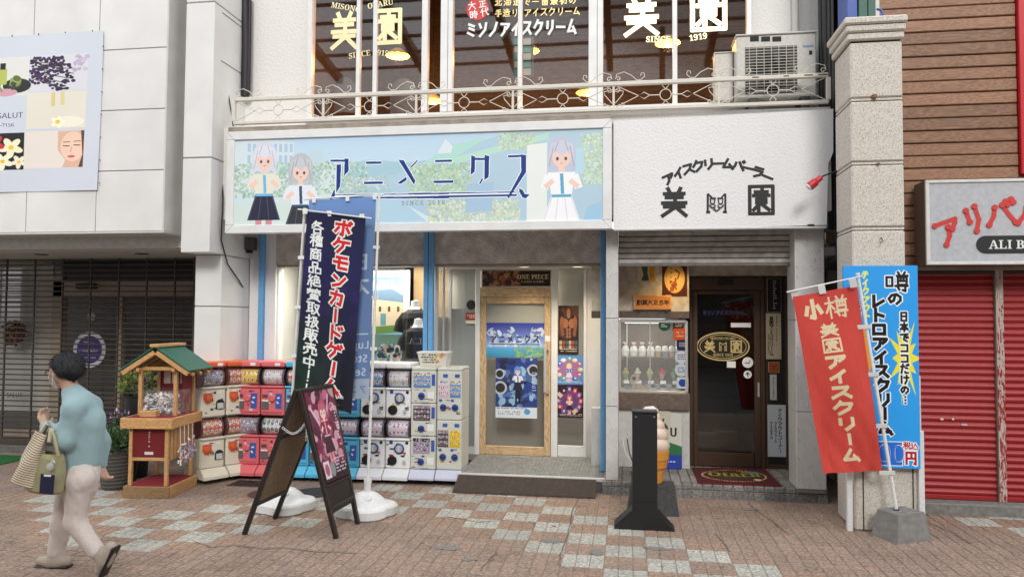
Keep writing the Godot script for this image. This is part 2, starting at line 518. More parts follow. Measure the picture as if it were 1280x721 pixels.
func i_text(im: Image, text: String, x: float, y: float, h: float, c: Color, f := "sans", bold := true, wide := 1.0, mirror := false, turn := 0.0) -> void:   # x, y: middle
	var arr := tmesh(text, h, f, bold).get_mesh_arrays()
	if arr.is_empty(): return
	var vs: PackedVector3Array = arr[Mesh.ARRAY_VERTEX]
	var ids: PackedInt32Array = arr[Mesh.ARRAY_INDEX] if arr[Mesh.ARRAY_INDEX] != null else PackedInt32Array(range(vs.size()))
	if ids.is_empty(): ids = PackedInt32Array(range(vs.size()))
	var sx := (-wide if mirror else wide)
	for k in range(0, ids.size() - 2, 3):
		var t := []
		for j in 3:
			var p := vs[ids[k + j]]
			t.append(Vector2(x, y) + Vector2(p.x * sx, -p.y).rotated(turn))
		if absf((t[1] - t[0]).cross(t[2] - t[0])) > 0.05: i_poly(im, t, c)
func i_grad(im: Image, r: Rect2i, c0: Color, c1: Color) -> void:
	for y in r.size.y:
		im.fill_rect(Rect2i(r.position.x, r.position.y + y, r.size.x, 1), c0.lerp(c1, float(y) / r.size.y))
func i_dabs(im: Image, r: Rect2, n: int, s0: float, s1: float, cols: Array, rg: RandomNumberGenerator, flat := 0.8) -> void:
	for k in n:
		var c: Color = cols[rg.randi() % cols.size()]
		c = c.lerp(Color(1, 1, 1), rg.randf() * 0.15).lerp(Color(0, 0, 0), rg.randf() * 0.15)
		i_ell(im, r.position + Vector2(rg.randf(), rg.randf()) * r.size, rg.randf_range(s0, s1), rg.randf_range(s0, s1) * flat, c, rg.randf() * 3.0)
func i_lines(im: Image, r: Rect2, rows: int, c: Color, rg: RandomNumberGenerator) -> void:     # small print too fine to read
	var h := r.size.y / rows
	for j in rows:
		var x := r.position.x
		while x < r.end.x - 2:
			var w := rg.randf_range(0.3, 1.0) * h
			if rg.randf() < 0.85: im.fill_rect(Rect2i(int(x), int(r.position.y + j * h), maxi(1, int(w)), maxi(1, int(h * 0.55))), c)
			x += w + h * 0.25
func i_figure(im: Image, x: float, y: float, s: float, hair: Color, top: Color, skirt: Color, trim: Color, full := false) -> void:   # a plain drawn figure without a face; y: top of the head, s: height of the head
	var skin := Color(0.93, 0.80, 0.75)
	i_ell(im, Vector2(x, y + s * 0.62), s * 0.52, s * 0.66, hair)
	i_poly(im, [Vector2(x - s * 0.52, y + s * 0.6), Vector2(x + s * 0.52, y + s * 0.6), Vector2(x + s * 0.50, y + s * 1.35), Vector2(x + s * 0.28, y + s * 1.15), Vector2(x - s * 0.28, y + s * 1.15), Vector2(x - s * 0.52, y + s * 1.35)], hair)
	i_ell(im, Vector2(x, y + s * 0.75), s * 0.34, s * 0.38, skin)
	i_poly(im, [Vector2(x - s * 0.46, y + s * 0.75), Vector2(x - s * 0.4, y + s * 0.25), Vector2(x, y + s * 0.12), Vector2(x + s * 0.4, y + s * 0.25), Vector2(x + s * 0.46, y + s * 0.75), Vector2(x + s * 0.2, y + s * 0.55), Vector2(x, y + s * 0.68), Vector2(x - s * 0.2, y + s * 0.53)], hair.lightened(0.15))
	for sg in [-1.0, 1.0]:
		i_ell(im, Vector2(x + sg * s * 0.15, y + s * 0.80), s * 0.05, s * 0.07, hair.darkened(0.6))
		i_line(im, Vector2(x + sg * s * 0.3, y + s * 0.35), Vector2(x + sg * s * 0.45, y + s * 1.1), s * 0.025, hair.darkened(0.2))
		i_line(im, Vector2(x + sg * s * 0.12, y + s * 0.16), Vector2(x + sg * s * 0.24, y + s * 0.52), s * 0.025, hair.darkened(0.2))
	i_line(im, Vector2(x - s * 0.05, y + s * 0.97), Vector2(x + s * 0.05, y + s * 0.97), s * 0.03, Color(0.75, 0.45, 0.45))
	i_poly(im, [Vector2(x - s * 0.1, y + s * 1.08), Vector2(x + s * 0.1, y + s), Vector2(x + s * 0.12, y + s * 1.3), Vector2(x - s * 0.12, y + s * 1.3)], skin)
	i_poly(im, [Vector2(x - s * 0.5, y + s * 1.3), Vector2(x + s * 0.5, y + s * 1.3), Vector2(x + s * 0.36, y + s * 2.2), Vector2(x - s * 0.36, y + s * 2.2)], top)
	for sg in [-1.0, 1.0]:
		i_line(im, Vector2(x + sg * s * 0.46, y + s * 1.4), Vector2(x + sg * s * 0.62, y + s * 1.9), s * 0.28, top)
		i_line(im, Vector2(x + sg * s * 0.6, y + s * 1.85), Vector2(x + sg * s * 0.3, y + s * 1.6), s * 0.18, skin)
	i_line(im, Vector2(x, y + s * 1.35), Vector2(x + s * 0.04, y + s * 2.1), s * 0.12, trim)
	i_poly(im, [Vector2(x - s * 0.36, y + s * 2.15), Vector2(x + s * 0.36, y + s * 2.15), Vector2(x + s * 0.7, y + s * 3.2), Vector2(x - s * 0.7, y + s * 3.2)], skirt)
	for f in [-0.35, -0.12, 0.12, 0.35]: i_line(im, Vector2(x + f * s, y + s * 2.25), Vector2(x + f * s * 1.9, y + s * 3.2), s * 0.03, skirt.lerp(Color(0.6, 0.65, 0.75), 0.35))
	i_line(im, Vector2(x - s * 0.36, y + s * 2.17), Vector2(x + s * 0.36, y + s * 2.17), s * 0.1, trim)
	if full:
		for sg in [-1.0, 1.0]:
			i_line(im, Vector2(x + sg * s * 0.2, y + s * 3.2), Vector2(x + sg * s * 0.22, y + s * 5.0), s * 0.24, skirt.darkened(0.4))
	else:
		for sg in [-1.0, 1.0]:
			i_line(im, Vector2(x + sg * s * 0.22, y + s * 3.2), Vector2(x + sg * s * 0.22, y + s * 4.2), s * 0.26, Color(0.80, 0.55, 0.58))

# letters as raised strokes: ox, oy = middle of the letter, on plane z
func glyph_mesh(mb: MB, ch: String, ctr: Vector3, size: Vector2, w: float, turn := 0.0, depth := 0.002) -> void:
	var k0 := 0
	for s in strokes(ch):
		for k in s.size() - 1:
			var a: Vector2 = ((s[k] - Vector2(0.5, 0.5)) * size).rotated(turn)
			var b: Vector2 = ((s[k + 1] - Vector2(0.5, 0.5)) * size).rotated(turn)
			var d := (b - a).normalized()
			a -= d * w * 0.35; b += d * w * 0.35
			var sd := Vector2(-d.y, d.x) * w * 0.5
			var zz := depth + 0.0002 * (k0 % 24)
			k0 += 1
			var o := ctr + Vector3(0, 0, zz)
			mb.q(o + Vector3(a.x - sd.x, -(a.y - sd.y), 0), o + Vector3(b.x - sd.x, -(b.y - sd.y), 0), o + Vector3(b.x + sd.x, -(b.y + sd.y), 0), o + Vector3(a.x + sd.x, -(a.y + sd.y), 0))
func text_mesh(mb: MB, text: String, ctr: Vector3, h: float, f := "sans", bold := true, wide := 1.0, turn := 0.0) -> void:
	var arr := tmesh(text, h, f, bold).get_mesh_arrays()
	if arr.is_empty(): return
	var vs: PackedVector3Array = arr[Mesh.ARRAY_VERTEX]
	var ids = arr[Mesh.ARRAY_INDEX]
	if ids == null or ids.is_empty(): ids = PackedInt32Array(range(vs.size()))
	var st := mb.v.size()
	for p in vs:
		var t := Vector2(p.x * wide, p.y).rotated(turn)
		mb.vert(ctr + Vector3(t.x, t.y, 0.0), Vector3.BACK)
	for i in ids: mb.ix.append(st + i)

# ================================================================ the scene
func _ready() -> void:
	rng.seed = 20
	cb = Basis.from_euler(Vector3(deg_to_rad(2.3), deg_to_rad(8.8), deg_to_rad(0.35)))
	var cam := Camera3D.new()
	cam.name = "camera"
	cam.transform = Transform3D(cb, cpos)
	cam.fov = rad_to_deg(2.0 * atan(360.5 / F))
	cam.near = 0.05
	cam.far = 300.0
	cam.current = true
	add_child(cam)
	var env := Environment.new()
	env.background_mode = Environment.BG_SKY
	var sm := ProceduralSkyMaterial.new()
	sm.sky_top_color = Color(0.86, 0.875, 0.895)
	sm.sky_horizon_color = Color(0.90, 0.90, 0.90)
	sm.ground_bottom_color = Color(0.35, 0.34, 0.33)
	sm.ground_horizon_color = Color(0.6, 0.6, 0.6)
	sm.sky_curve = 0.2
	var sky := Sky.new()
	sky.sky_material = sm
	env.sky = sky
	env.background_energy_multiplier = 1.15
	env.tonemap_mode = Environment.TONE_MAPPER_LINEAR
	env.tonemap_exposure = 2.0
	env.sdfgi_enabled = true
	env.ssao_enabled = true
	env.ssil_enabled = true
	var we := WorldEnvironment.new()
	we.name = "world"
	we.environment = env
	add_child(we)
	var sun := DirectionalLight3D.new()
	sun.name = "sun"
	sun.light_energy = 0.36
	sun.light_angular_distance = 16.0
	sun.light_color = Color(1.0, 0.985, 0.965)
	sun.shadow_enabled = true
	sun.rotation_degrees = Vector3(-33, 12, 0)
	add_child(sun)

	make_materials()
	make_ground()
	make_opposite_side()
	make_salon()
	make_main_building()
	make_right_building()
	make_toy_shop()
	make_parlour()
	make_machines()
	make_street_things()
	make_person()

# ---------------------------------------------------------------- ground and paving
func brick_mesh(sx: float, sz: float, tilt: Vector2) -> ArrayMesh:
	var b := MB.new()
	brick_into(b, Vector3.ZERO, sx, sz, tilt)
	return b.mesh()
func brick_into(b: MB, o: Vector3, sx: float, sz: float, tilt: Vector2) -> void:
	var c := 0.003
	var hx := sx * 0.5
	var hz := sz * 0.5
	var t := []
	var e := []
	for s in [Vector2(-1, -1), Vector2(1, -1), Vector2(1, 1), Vector2(-1, 1)]:
		t.append(o + Vector3(s.x * (hx - c), tilt.x * s.x + tilt.y * s.y, s.y * (hz - c)))
		e.append(o + Vector3(s.x * hx, -0.008, s.y * hz))
	b.q(t[0], t[1], t[2], t[3])
	for k in 4:
		var j := (k + 1) % 4
		b.q(t[j], t[k], e[k], e[j])
func make_ground() -> void:
	var g := MB.new()
	g.q(Vector3(-45, -0.15, -30), Vector3(45, -0.15, -30), Vector3(45, -0.15, 40), Vector3(-45, -0.15, 40))
	struct("road", g, mk(Color(0.15, 0.148, 0.145), 0.95, T.worn, 0.8, T.bumpy, 0.6))
	var s := MB.new()
	s.bx(-14, 9, -0.16, -0.006, -11.5, -2.6)
	var pave := struct("pavement", s, mk(Color(0.43, 0.35, 0.285), 0.95, T.worn, 2.0))
	var kerb := MB.new()
	for k in 23:
		kerb.bx(-14.0 + k, -13.01 + k, -0.16, 0.0, -2.6, -2.42, 0.012)
	struct("kerb", kerb, M.concrete)
	var white := {}
	for a in [[0, 0], [0, 2], [0, 4], [1, -1], [1, 1], [1, 3], [2, -2], [2, 0], [2, 2], [3, -1], [3, 1], [4, 0], [4, -2], [5, -1], [6, -2], [7, -3], [5, -3], [3, -3],
			[-1, 1], [-1, 3], [-1, 5], [-2, 2], [-2, 4], [-2, 6], [-3, 3], [-3, 5], [-4, 4], [-4, 6], [-5, 3], [-5, 5], [-6, 2], [-6, 4], [-6, 6], [-7, 1], [-7, 3], [-7, 5], [-8, 0], [-8, 2], [-8, 4],
			[-9, -1], [-9, 1], [-9, 3], [-10, -2], [-10, 0], [-10, 2], [-11, -1], [-11, 1], [-12, 0], [-12, -2], [-13, -1], [-13, 1], [-14, 0], [-14, 2], [-15, 1], [-15, 3], [-16, 2], [-16, 4],
			[13, 4], [13, 6], [14, 5], [14, 3], [12, 5], [15, 4]]:
		white[Vector2i(a[0], a[1])] = true
	var rg := RandomNumberGenerator.new()
	rg.seed = 77
	var list := []
	var cw := 0.299
	var rh := 0.272
	for c in range(-30, 24):
		for r in range(-9, 12):
			var w := white.has(Vector2i(c, r))
			var tone := rg.randf_range(0.9, 1.08)
			var by_white := 1.0 if white.has(Vector2i(c + 1, r)) or white.has(Vector2i(c - 1, r)) else 0.0
			for i in 3:
				for j in 3:
					var x := -0.757 + cw * (c + (i + 0.5) / 3.0)
					var z := -5.52 - rh * (r + (j + 0.5) / 3.0)
					z += (x + 0.9) * (0.026 if x < -0.9 else 0.004)
					if z < -7.55 and x > -4.2 and x < 1.9: continue
					if z < -7.3 and x > 2.55: continue
					list.append([x, z, w, tone * rg.randf_range(0.92, 1.06), rg.randf(), Vector2(x, z + 1.0).length(), Vector2(rg.randf_range(-1, 1), rg.randf_range(-1, 1)) * 0.0016, by_white])
	var near := []
	for k in list.size():
		var p := Vector3(list[k][0], 0, list[k][1]) - cpos
		var q := cb.inverse() * p
		var sx := 640.0 + F * q.x / -q.z
		var sy := 360.5 - F * q.y / -q.z
		if sx > 4 and sx < 1276 and sy < 716 and q.z < 0.0: near.append([q.length(), k])
	near.sort_custom(func(a, b): return a[0] < b[0])
	var single := {}
	for k in mini(300, near.size()): single[near[k][1]] = true
	var brown_m := []
	var white_m := []
	for k in 5:
		var t := 0.84 + 0.08 * k
		brown_m.append(mk(Color(0.46 * t, 0.32 * t, 0.24 * t).lerp(Color(0.43, 0.33, 0.265), 0.2 * (k % 3)), 0.85, T.stain, 3.0, T.bumpy, 0.35))
		white_m.append(mk(Color(0.64 * t, 0.615 * t, 0.54 * t), 0.8, T.stain, 3.0, T.bumpy, 0.35))
	var shapes := []
	for k in 4: shapes.append(brick_mesh(cw / 3.0 - 0.003, rh / 3.0 - 0.003, Vector2(rg.randf_range(-1, 1), rg.randf_range(-1, 1)) * 0.0009))
	var rest := MB.new()
	var rest_w := MB.new()
	for k in list.size():
		var a = list[k]
		var t: float = a[3]
		if single.has(k):
			var o := MeshInstance3D.new()
			o.name = "white_tile" if a[2] else "brick"
			o.mesh = shapes[k % 4]
			var ti := clampi(int((t - 0.80) / 0.07), 0, 4)
			o.material_override = white_m[ti] if a[2] else brown_m[ti]
			o.position = Vector3(a[0], 0, a[1])
			pave.add_child(o, true)
			continue
		var b := rest_w if a[2] else rest
		var tint: float = a[4]
		b.col = Color(0.64, 0.615, 0.54) * t if a[2] else (Color(0.51, 0.335, 0.235) if a[7] > 0.5 else Color(0.46, 0.325, 0.25)).lerp(Color(0.43, 0.33, 0.265), 0.4 * tint) * t
		brick_into(b, Vector3(a[0], 0, a[1]), cw / 3.0 - 0.003, rh / 3.0 - 0.003, a[6])
	for pair in [[rest, "brown_bricks"], [rest_w, "white_tiles"]]:
		var m := mk(Color(1, 1, 1), 0.85, T.stain, 3.0, T.bumpy, 0.35)
		m.vertex_color_use_as_albedo = true
		var o := obj(pair[1], pair[0], m, pave)
		o.set_meta("kind", "stuff")
	# old cracks and mortar repairs
	rg.seed = 88
	var mort := mk(Color(0.27, 0.255, 0.23), 0.95, T.worn, 4.0)
	for a in [[556, 684, 22, 5], [690, 676, 16, 6], [820, 685, 20, 4], [745, 690, 10, 7], [586, 699, 12, 3], [940, 636, 14, 4], [1000, 672, 10, 3]]:
		var o := G(a[0], a[1], 0.0035)
		var m := MB.new()
		var pts := []
		for k in 11:
			var an := TAU * k / 11.0
			var rr := rg.randf_range(0.55, 1.0)
			pts.append(o + Vector3(cos(an) * rr * a[2] / 150.0, 0, sin(an) * rr * a[3] / 75.0))
		for k in 11: m.tri(o, pts[k], pts[(k + 1) % 11])
		obj("mortar_patch", m, mort, pave)
	var crm := mk(Color(0.10, 0.08, 0.07), 0.95)
	for line in [[[245, 677], [262, 683], [292, 681], [330, 687], [352, 685], [398, 690], [447, 692]], [[700, 705], [703, 690], [709, 665], [716, 640], [722, 622]], [[935, 628], [950, 640], [965, 652], [985, 668]], [[1140, 645], [1165, 655], [1195, 668], [1214, 680]], [[560, 645], [600, 652], [642, 650]], [[600, 715], [612, 700], [622, 690]], [[895, 667], [903, 678], [912, 690]]]:
		var m := MB.new()
		var pts := []
		for q in line:
			pts.append(G(q[0] + rg.randf_range(-2, 2), q[1] + rg.randf_range(-1, 1), 0.0032))
		for k in pts.size() - 1:
			for j in 3:
				var a0: Vector3 = pts[k].lerp(pts[k + 1], j / 3.0) + Vector3(rg.randf_range(-0.006, 0.006), 0, rg.randf_range(-0.006, 0.006))
				var b0: Vector3 = pts[k].lerp(pts[k + 1], (j + 1) / 3.0)
				m.bar(a0, b0, rg.randf_range(0.004, 0.009), 0.001, 0.0, Vector3.UP)
		obj("crack", m, crm, pave)
	var spots := MB.new()
	for k in 90:
		var o := Vector3(rg.randf_range(-5.5, 3.2), 0.0034, rg.randf_range(-7.0, -4.7))
		var pts := []
		var rr := rg.randf_range(0.008, 0.022)
		for j in 7: pts.append(o + Vector3(cos(TAU * j / 7.0), 0, sin(TAU * j / 7.0)) * rr * rg.randf_range(0.7, 1.1))
		for j in 7: spots.tri(o, pts[j], pts[(j + 1) % 7])
	obj("gum_spots", spots, mk(Color(0.17, 0.14, 0.12), 0.8), pave).set_meta("kind", "stuff")
	# drain grate, manhole cover
	var gc := G(318, 605)
	var gt := thing("drain_grate", "dark iron drain grate in the paving before the pink machines", "grate", gc)
	var fr := MB.new()
	fr.bx(gc.x - 0.24, gc.x + 0.24, -0.008, 0.006, gc.z - 0.13, gc.z + 0.13, 0.003)
	obj("frame", fr, mk(Color(0.05, 0.045, 0.04), 0.7, T.worn, 3.0), gt)
	for k in 9:
		obj("bar", BX(gc.x - 0.22 + k * 0.053, gc.x - 0.205 + k * 0.053, 0.004, 0.012, gc.z - 0.11, gc.z + 0.11), M.black, gt)
	for mm in [[392, 616, 0.20], [337, 617, 0.19]]:
		var mc := G(mm[0], mm[1])
		var lid := MB.new()
		lid.lathe([Vector2(mm[2] + 0.02, -0.01), Vector2(mm[2] + 0.02, 0.003), Vector2(mm[2], 0.004), Vector2(mm[2] - 0.004, 0.001), Vector2(mm[2] - 0.012, 0.001), Vector2(mm[2] - 0.016, 0.005), Vector2(0.0, 0.005)], 28, Transform3D(Basis.IDENTITY, mc))
		var o := obj("manhole_cover", lid, mk(Color(0.06, 0.055, 0.05), 0.75, T.worn, 4.0, T.bumpy, 0.8) if mm[0] == 392 else mk(Color(0.12, 0.06, 0.05), 0.8, T.worn, 4.0, T.bumpy, 0.8))
		tag(o, "round grey iron manhole cover beside the white flag base" if mm[0] == 392 else "round reddish manhole cover under the folding signboard", "manhole cover")
	# doorstep and green mat of the salon
	struct("salon_doorstep", BX(-10.5, -5.1, -0.05, 0.09, -8.75, -8.32, 0.01), mk(Color(0.16, 0.15, 0.145), 0.85, T.worn, 1.5))
	var gm := MB.new()
	var p0 := G(44, 571)
	var p1 := G(34, 597)
	gm.bx(-10.0, p0.x, -0.004, 0.012, p0.z, p1.z, 0.004)
	tag(obj("doormat", gm, mk(Color(0.012, 0.15, 0.03), 0.95, T.fine, 6.0, T.bumpy, 1.0)), "green artificial turf mat in front of the grille", "mat")

# ---------------------------------------------------------------- what the windows mirror: the other side of the street
func make_opposite_side() -> void:
	var t := thing("opposite_building", "dark brown building with louvred upper floor across the street", "building", Vector3(-1, 0, 11.0))
	obj("wall", BX(-26, 24, -0.15, 10.2, 11.0, 15), mk(Color(0.30, 0.265, 0.235), 0.9, T.worn, 0.4), t)
	var lm := mk(Color(0.13, 0.115, 0.10), 0.7)
	for k in 15:
		obj("louvre", BX(-24, 22, 7.4 + k * 0.18, 7.47 + k * 0.18, 10.8, 10.99), lm, t)
	var wm := mk(Color(0.36, 0.33, 0.30), 0.5)
	for k in 7:
		obj("window", BX(-17.0 + k * 5.0, -15.0 + k * 5.0, 5.2, 6.9, 10.94, 11.0), wm, t)
	obj("shopfront", BX(-24, 22, 0.0, 2.7, 10.88, 11.0), mk(Color(0.10, 0.085, 0.075), 0.4), t)
	obj("canopy", BX(-24, 22, 3.1, 3.7, 9.2, 11.0), mk(Color(0.30, 0.27, 0.24), 0.8), t)
	var a := thing("arcade_frame", "dark steel arcade roof frame over the far pavement", "arcade roof", Vector3(-1, 0, 8.5))
	for k in 12:
		obj("rafter", B1(Vector3(-21.0 + k * 3.4, 11.2, 8.2), Vector3(0.22, 0.3, 6.0), 0.0, Basis(Vector3.RIGHT, 0.15)), M.black, a)
	for k in 6:
		obj("purlin", BX(-23, 20, 10.85 + k * 0.17, 10.94 + k * 0.17, 10.4 - 1.0 * k, 10.5 - 1.0 * k), M.black, a)
	for k in 6:
		var x := -19.3 + k * 6.8
		obj("post", TU([Vector3(x, -0.15, 8.0), Vector3(x, 10.9, 8.0)], 0.09), M.black, a)

# ---------------------------------------------------------------- left: the salon
func make_salon() -> void:
	var t := thing("salon_building", "white panelled salon building with a deep fascia over a brown grille", "building", Vector3(-6.5, 0, -8))
	# big fascia made of panels
	var zf := -7.0
	var rx: float = P(207, 150, zf).x
	var yb: float = P(100, 290, zf).y
	obj("fascia_box", BX(-11, rx - 0.012, yb + 0.01, 6.6, zf - 0.3, zf - 0.016), M.grey_joint, t)
	var ys := [yb]
	for py in [213, 137, 61, -16, -95, -175]: ys.append(P(165, py, zf).y)
	var xs := [rx]
	for px in [119, 32, -60, -150]: xs.append(P(px, 250, zf).x)
	xs.append(-10.9)
	var xs2 := [rx]
	for px in [124, 42, -45, -140]: xs2.append(P(px, 20, zf).x)
	xs2.append(-10.9)
	for j in ys.size() - 1:
		var cols = xs if j < 1 else xs2
		for i in cols.size() - 1:
			obj("panel", BX(cols[i + 1] + 0.004, cols[i] - 0.004, ys[j] + 0.004, ys[j + 1] - 0.004, zf - 0.03, zf, 0.004), M.white_panel, t)
	obj("edge_trim", BX(rx - 0.01, rx + 0.008, yb - 0.01, 6.6, zf - 0.3, zf + 0.008, 0.003), M.off_white, t)
	obj("edge_trim", BX(-11, rx + 0.008, yb - 0.02, yb - 0.0005, zf - 0.3, zf + 0.008, 0.003), M.off_white, t)
	# wall behind, beam, soffit
	var wl := MB.new()
	wl.bx(-11, -4.3, 2.47, 6.6, -7.95, -7.34)
	obj("wall", wl, M.stucco, t)
	for py in [17, 77, 198, 265]:
		var y: float = P(215, py, -7.32).y
		obj("block_joint", BX(-4.95, -4.55, y, y + 0.008, -7.345, -7.336), M.grey_joint, t)
	obj("beam", BX(-11, -4.5, 2.455, 2.62, -7.5, -7.33, 0.004), M.white_paint, t)
	obj("soffit", BX(-11, -4.6, 2.44, 2.475, -8.75, -7.5), M.off_white, t)
	for px in [55, 180]:
		var d := P(px, 315.5, -7.85)
		obj("downlight", LA([Vector2(0.0, 2.434), Vector2(0.075, 2.434), Vector2(0.075, 2.442)], 18, Transform3D(Basis.IDENTITY, Vector3(d.x, 0, -7.8))), M.dark, t)
	# column: a box head over a thinner shaft, joints between slabs
	var cx1 := -4.262
	var hx0: float = P(229, 150, -7.08).x
	var yb2: float = P(243, 316, -7.08).y
	var cuts := [yb2, P(245, 197, -7.08).y, P(245, 3, -7.08).y, P(245, -180, -7.08).y, 6.6]
	for k in 4:
		obj("head_slab", BX(hx0, cx1, cuts[k] + 0.005, cuts[k + 1] - 0.005, -8.1, -7.08, 0.006), M.white_panel, t)
	obj("head_core", BX(hx0 + 0.02, cx1 - 0.008, yb2 + 0.05, 6.6, -8.05, -7.1), M.grey_joint, t)
	for py in [35, 93]:
		var y: float = X(303, py, cx1).y
		obj("side_joint", B1(Vector3(cx1 + 0.001, y, -7.6), Vector3(0.006, 0.008, 0.75)), M.grey_joint, t)
	var sx0: float = P(241, 450, -7.34).x
	var ym: float = P(258, 383, -7.34).y
	obj("shaft_slab", BX(sx0, cx1 - 0.01, ym + 0.005, yb2, -8.1, -7.34, 0.006), M.white_panel, t)
	obj("shaft_slab", BX(sx0, cx1 - 0.01, 0.0, ym - 0.005, -8.1, -7.34, 0.006), M.white_panel, t)
	obj("shaft_core", BX(sx0 + 0.01, cx1 - 0.016, 0.0, yb2 + 0.02, -8.1, -7.352), M.grey_joint, t)
	# shop front behind the grille
	var zs := -8.75
	obj("back_wall", BX(-11, -4.9, 0.05, 2.5, -11.2, -11.1), mk(Color(0.24, 0.23, 0.22), 0.9), t)
	obj("side_wall", BX(-4.95, -4.85, 0.05, 2.5, -11.1, -8.1), mk(Color(0.20, 0.19, 0.18), 0.9), t)
	obj("shop_floor", BX(-11, -4.9, 0.04, 0.088, -11.1, -8.75), mk(Color(0.10, 0.095, 0.09), 0.6), t)
	obj("ceiling", BX(-11, -4.9, 2.44, 2.46, -11.1, -8.75), mk(Color(0.3, 0.3, 0.3), 0.9), t)
	var trim := mk(Color(0.40, 0.32, 0.25), 0.5, T.fine, 1.5)
	for a in [[66, 352, 242, 370, 0.05], [145, 370, 150, 548, 0.05], [62, 345, 76, 548, 0.05], [0, 540, 245, 549, 0.06]]:
		obj("door_frame", PB(a[0], a[1], a[2], a[3], zs + 0.02, 0.08), trim, t)
	obj("transom", PB(76, 322, 245, 351, zs, 0.06), M.black, t)
	obj("door_closer", PB(93, 354, 117, 361, zs + 0.09, 0.06, 0.008), M.black, t)
	obj("display_panel", PB(-260, 322, 62, 512, zs - 0.15, 0.03), mk(Color(0.58, 0.58, 0.56), 0.6, T.blotch, 0.5), t)
	obj("curtain", PB(48, 330, 63, 540, zs - 0.1, 0.03), mk(Color(0.62, 0.56, 0.50), 0.8), t)
	obj("plinth", PB(-260, 512, 62, 549, zs + 0.01, 0.3), mk(Color(0.10, 0.095, 0.09), 0.5), t)
	var gl := MB.new()
	gl.bx(-11, -4.95, 0.1, 2.44, zs - 0.05, zs - 0.044)
	obj("shop_glass", gl, M.pane, t)
	# round purple sticker, small disc
	var im := im_new(256, 256, Color(0.80, 0.80, 0.84))
	i_ell(im, Vector2(128, 128), 100, 100, Color(0.23, 0.17, 0.45))
	i_text(im, "SALUT", 150, 132, 22, Color(0.8, 0.78, 0.9), "sans", true)
	i_row(im, "クリム", 40, 132, 20, 3, Color(0.8, 0.78, 0.9))
	var rg := RandomNumberGenerator.new()
	rg.seed = 4
	i_lines(im, Rect2(80, 70, 96, 26), 2, Color(0.7, 0.68, 0.85), rg)
	i_lines(im, Rect2(70, 180, 110, 14), 1, Color(0.7, 0.68, 0.85), rg)
	var c := P(111, 437, zs + 0.0)
	var disc := MB.new()
	var rr := 0.235
	for k in 32:
		var a0 := TAU * k / 32.0
		var a1 := TAU * (k + 1) / 32.0
		var i0 := disc.vert(c, Vector3.BACK, Vector2(0.5, 0.5))
		disc.vert(c + Vector3(cos(a0), sin(a0), 0) * rr, Vector3.BACK, Vector2(0.5 + 0.5 * cos(a0), 0.5 - 0.5 * sin(a0)))
		disc.vert(c + Vector3(cos(a1), sin(a1), 0) * rr, Vector3.BACK, Vector2(0.5 + 0.5 * cos(a1), 0.5 - 0.5 * sin(a1)))
		disc.ix.append_array([i0, i0 + 2, i0 + 1])
	obj("round_sticker", disc, pic(im), t)
	obj("sensor_disc", LA([Vector2(0.055, 0), Vector2(0.055, 0.012), Vector2(0.0, 0.014)], 20, Transform3D(Basis(Vector3.RIGHT, PI / 2), P(114, 396, zs))), M.off_white, t)
	# lettering on the glass at the far left
	var tm := MB.new()
	text_mesh(tm, "SALUT", P(17, 494, zs - 0.02), 0.06, "sans", false)
	obj("window_lettering", tm, M.dark, t)
	# dried wreath in the window
	var wr := MB.new()
	rg.seed = 9
	var wc := P(16, 416, zs + 0.02)
	for k in 150:
		var a := rg.randf() * TAU
		var r := sqrt(rg.randf()) * 0.17
		wr.col = Color(0.16, 0.07, 0.045) * rg.randf_range(0.5, 1.3)
		wr.ball(wc + Vector3(cos(a) * r, sin(a) * r, rg.randf_range(-0.03, 0.03)), Vector3.ONE * rg.randf_range(0.012, 0.028), 6)
	tag(obj("dried_wreath", wr, M.tinted), "bunch of dried reddish brown flowers in the salon window", "wreath")
	# grille
	var g := thing("grille_shutter", "brown metal grille shutter with thin horizontal bars over the salon front", "shutter", Vector3(-7.2, 0.1, -8.4))
	var zg := -8.4
	var gx1: float = P(241, 440, zg).x
	for k in 35:
		var y := 0.17 + k * 0.066
		obj("slat", BX(-11, gx1, y, y + 0.017, zg - 0.008, zg + 0.008, 0.004), M.slat, g)
	for k in 17:
		var x: float = P(216 - k * 35.2, 430, zg).x
		obj("link", BX(x - 0.008, x + 0.008, 0.1, 2.44, zg - 0.014, zg + 0.006), M.slat, g)
	obj("bottom_rail", BX(-11, gx1, 0.092, 0.165, zg - 0.02, zg + 0.02, 0.005), M.slat, g)
	obj("guide", BX(gx1 - 0.005, gx1 + 0.03, 0.09, 2.44, zg - 0.03, zg + 0.03), M.slat, g)
	# hung banner
	var zb := zf + 0.012
	var bi := im_new(640, 640, Color(0.80, 0.82, 0.86))
	draw_salon_banner(bi)
	var bn := thing("wall_banner", "pale banner with flower and face photographs tied to white fascia", "banner", P(40, 238, zb))
	var r1 := RC(-105, 45, 126, 240, zb)
	var cl := MB.new()
	var a0 := Vector3(r1[0], r1[3], zb)
	cl.grid(12, 12, func(u, w): return a0 + Vector3(u * (r1[1] - r1[0]) - 0.02 * w * u, -w * (r1[3] - r1[2]), 0.006 * sin(u * 9.0 + w * 5.0)))
	obj("cloth", cl, pic(bi, 0.6), bn)
	for k in 7:
		obj("eyelet", B1(Vector3(r1[1] + 0.0, r1[2] + (k + 0.3) * (r1[3] - r1[2]) / 7.0, zb + 0.004), Vector3(0.012, 0.006, 0.01)), M.ink, bn)
		obj("eyelet", B1(Vector3(lerpf(r1[0], r1[1], (k + 0.6) / 7.0), r1[3] + 0.0, zb + 0.004), Vector3(0.006, 0.012, 0.01)), M.ink, bn)
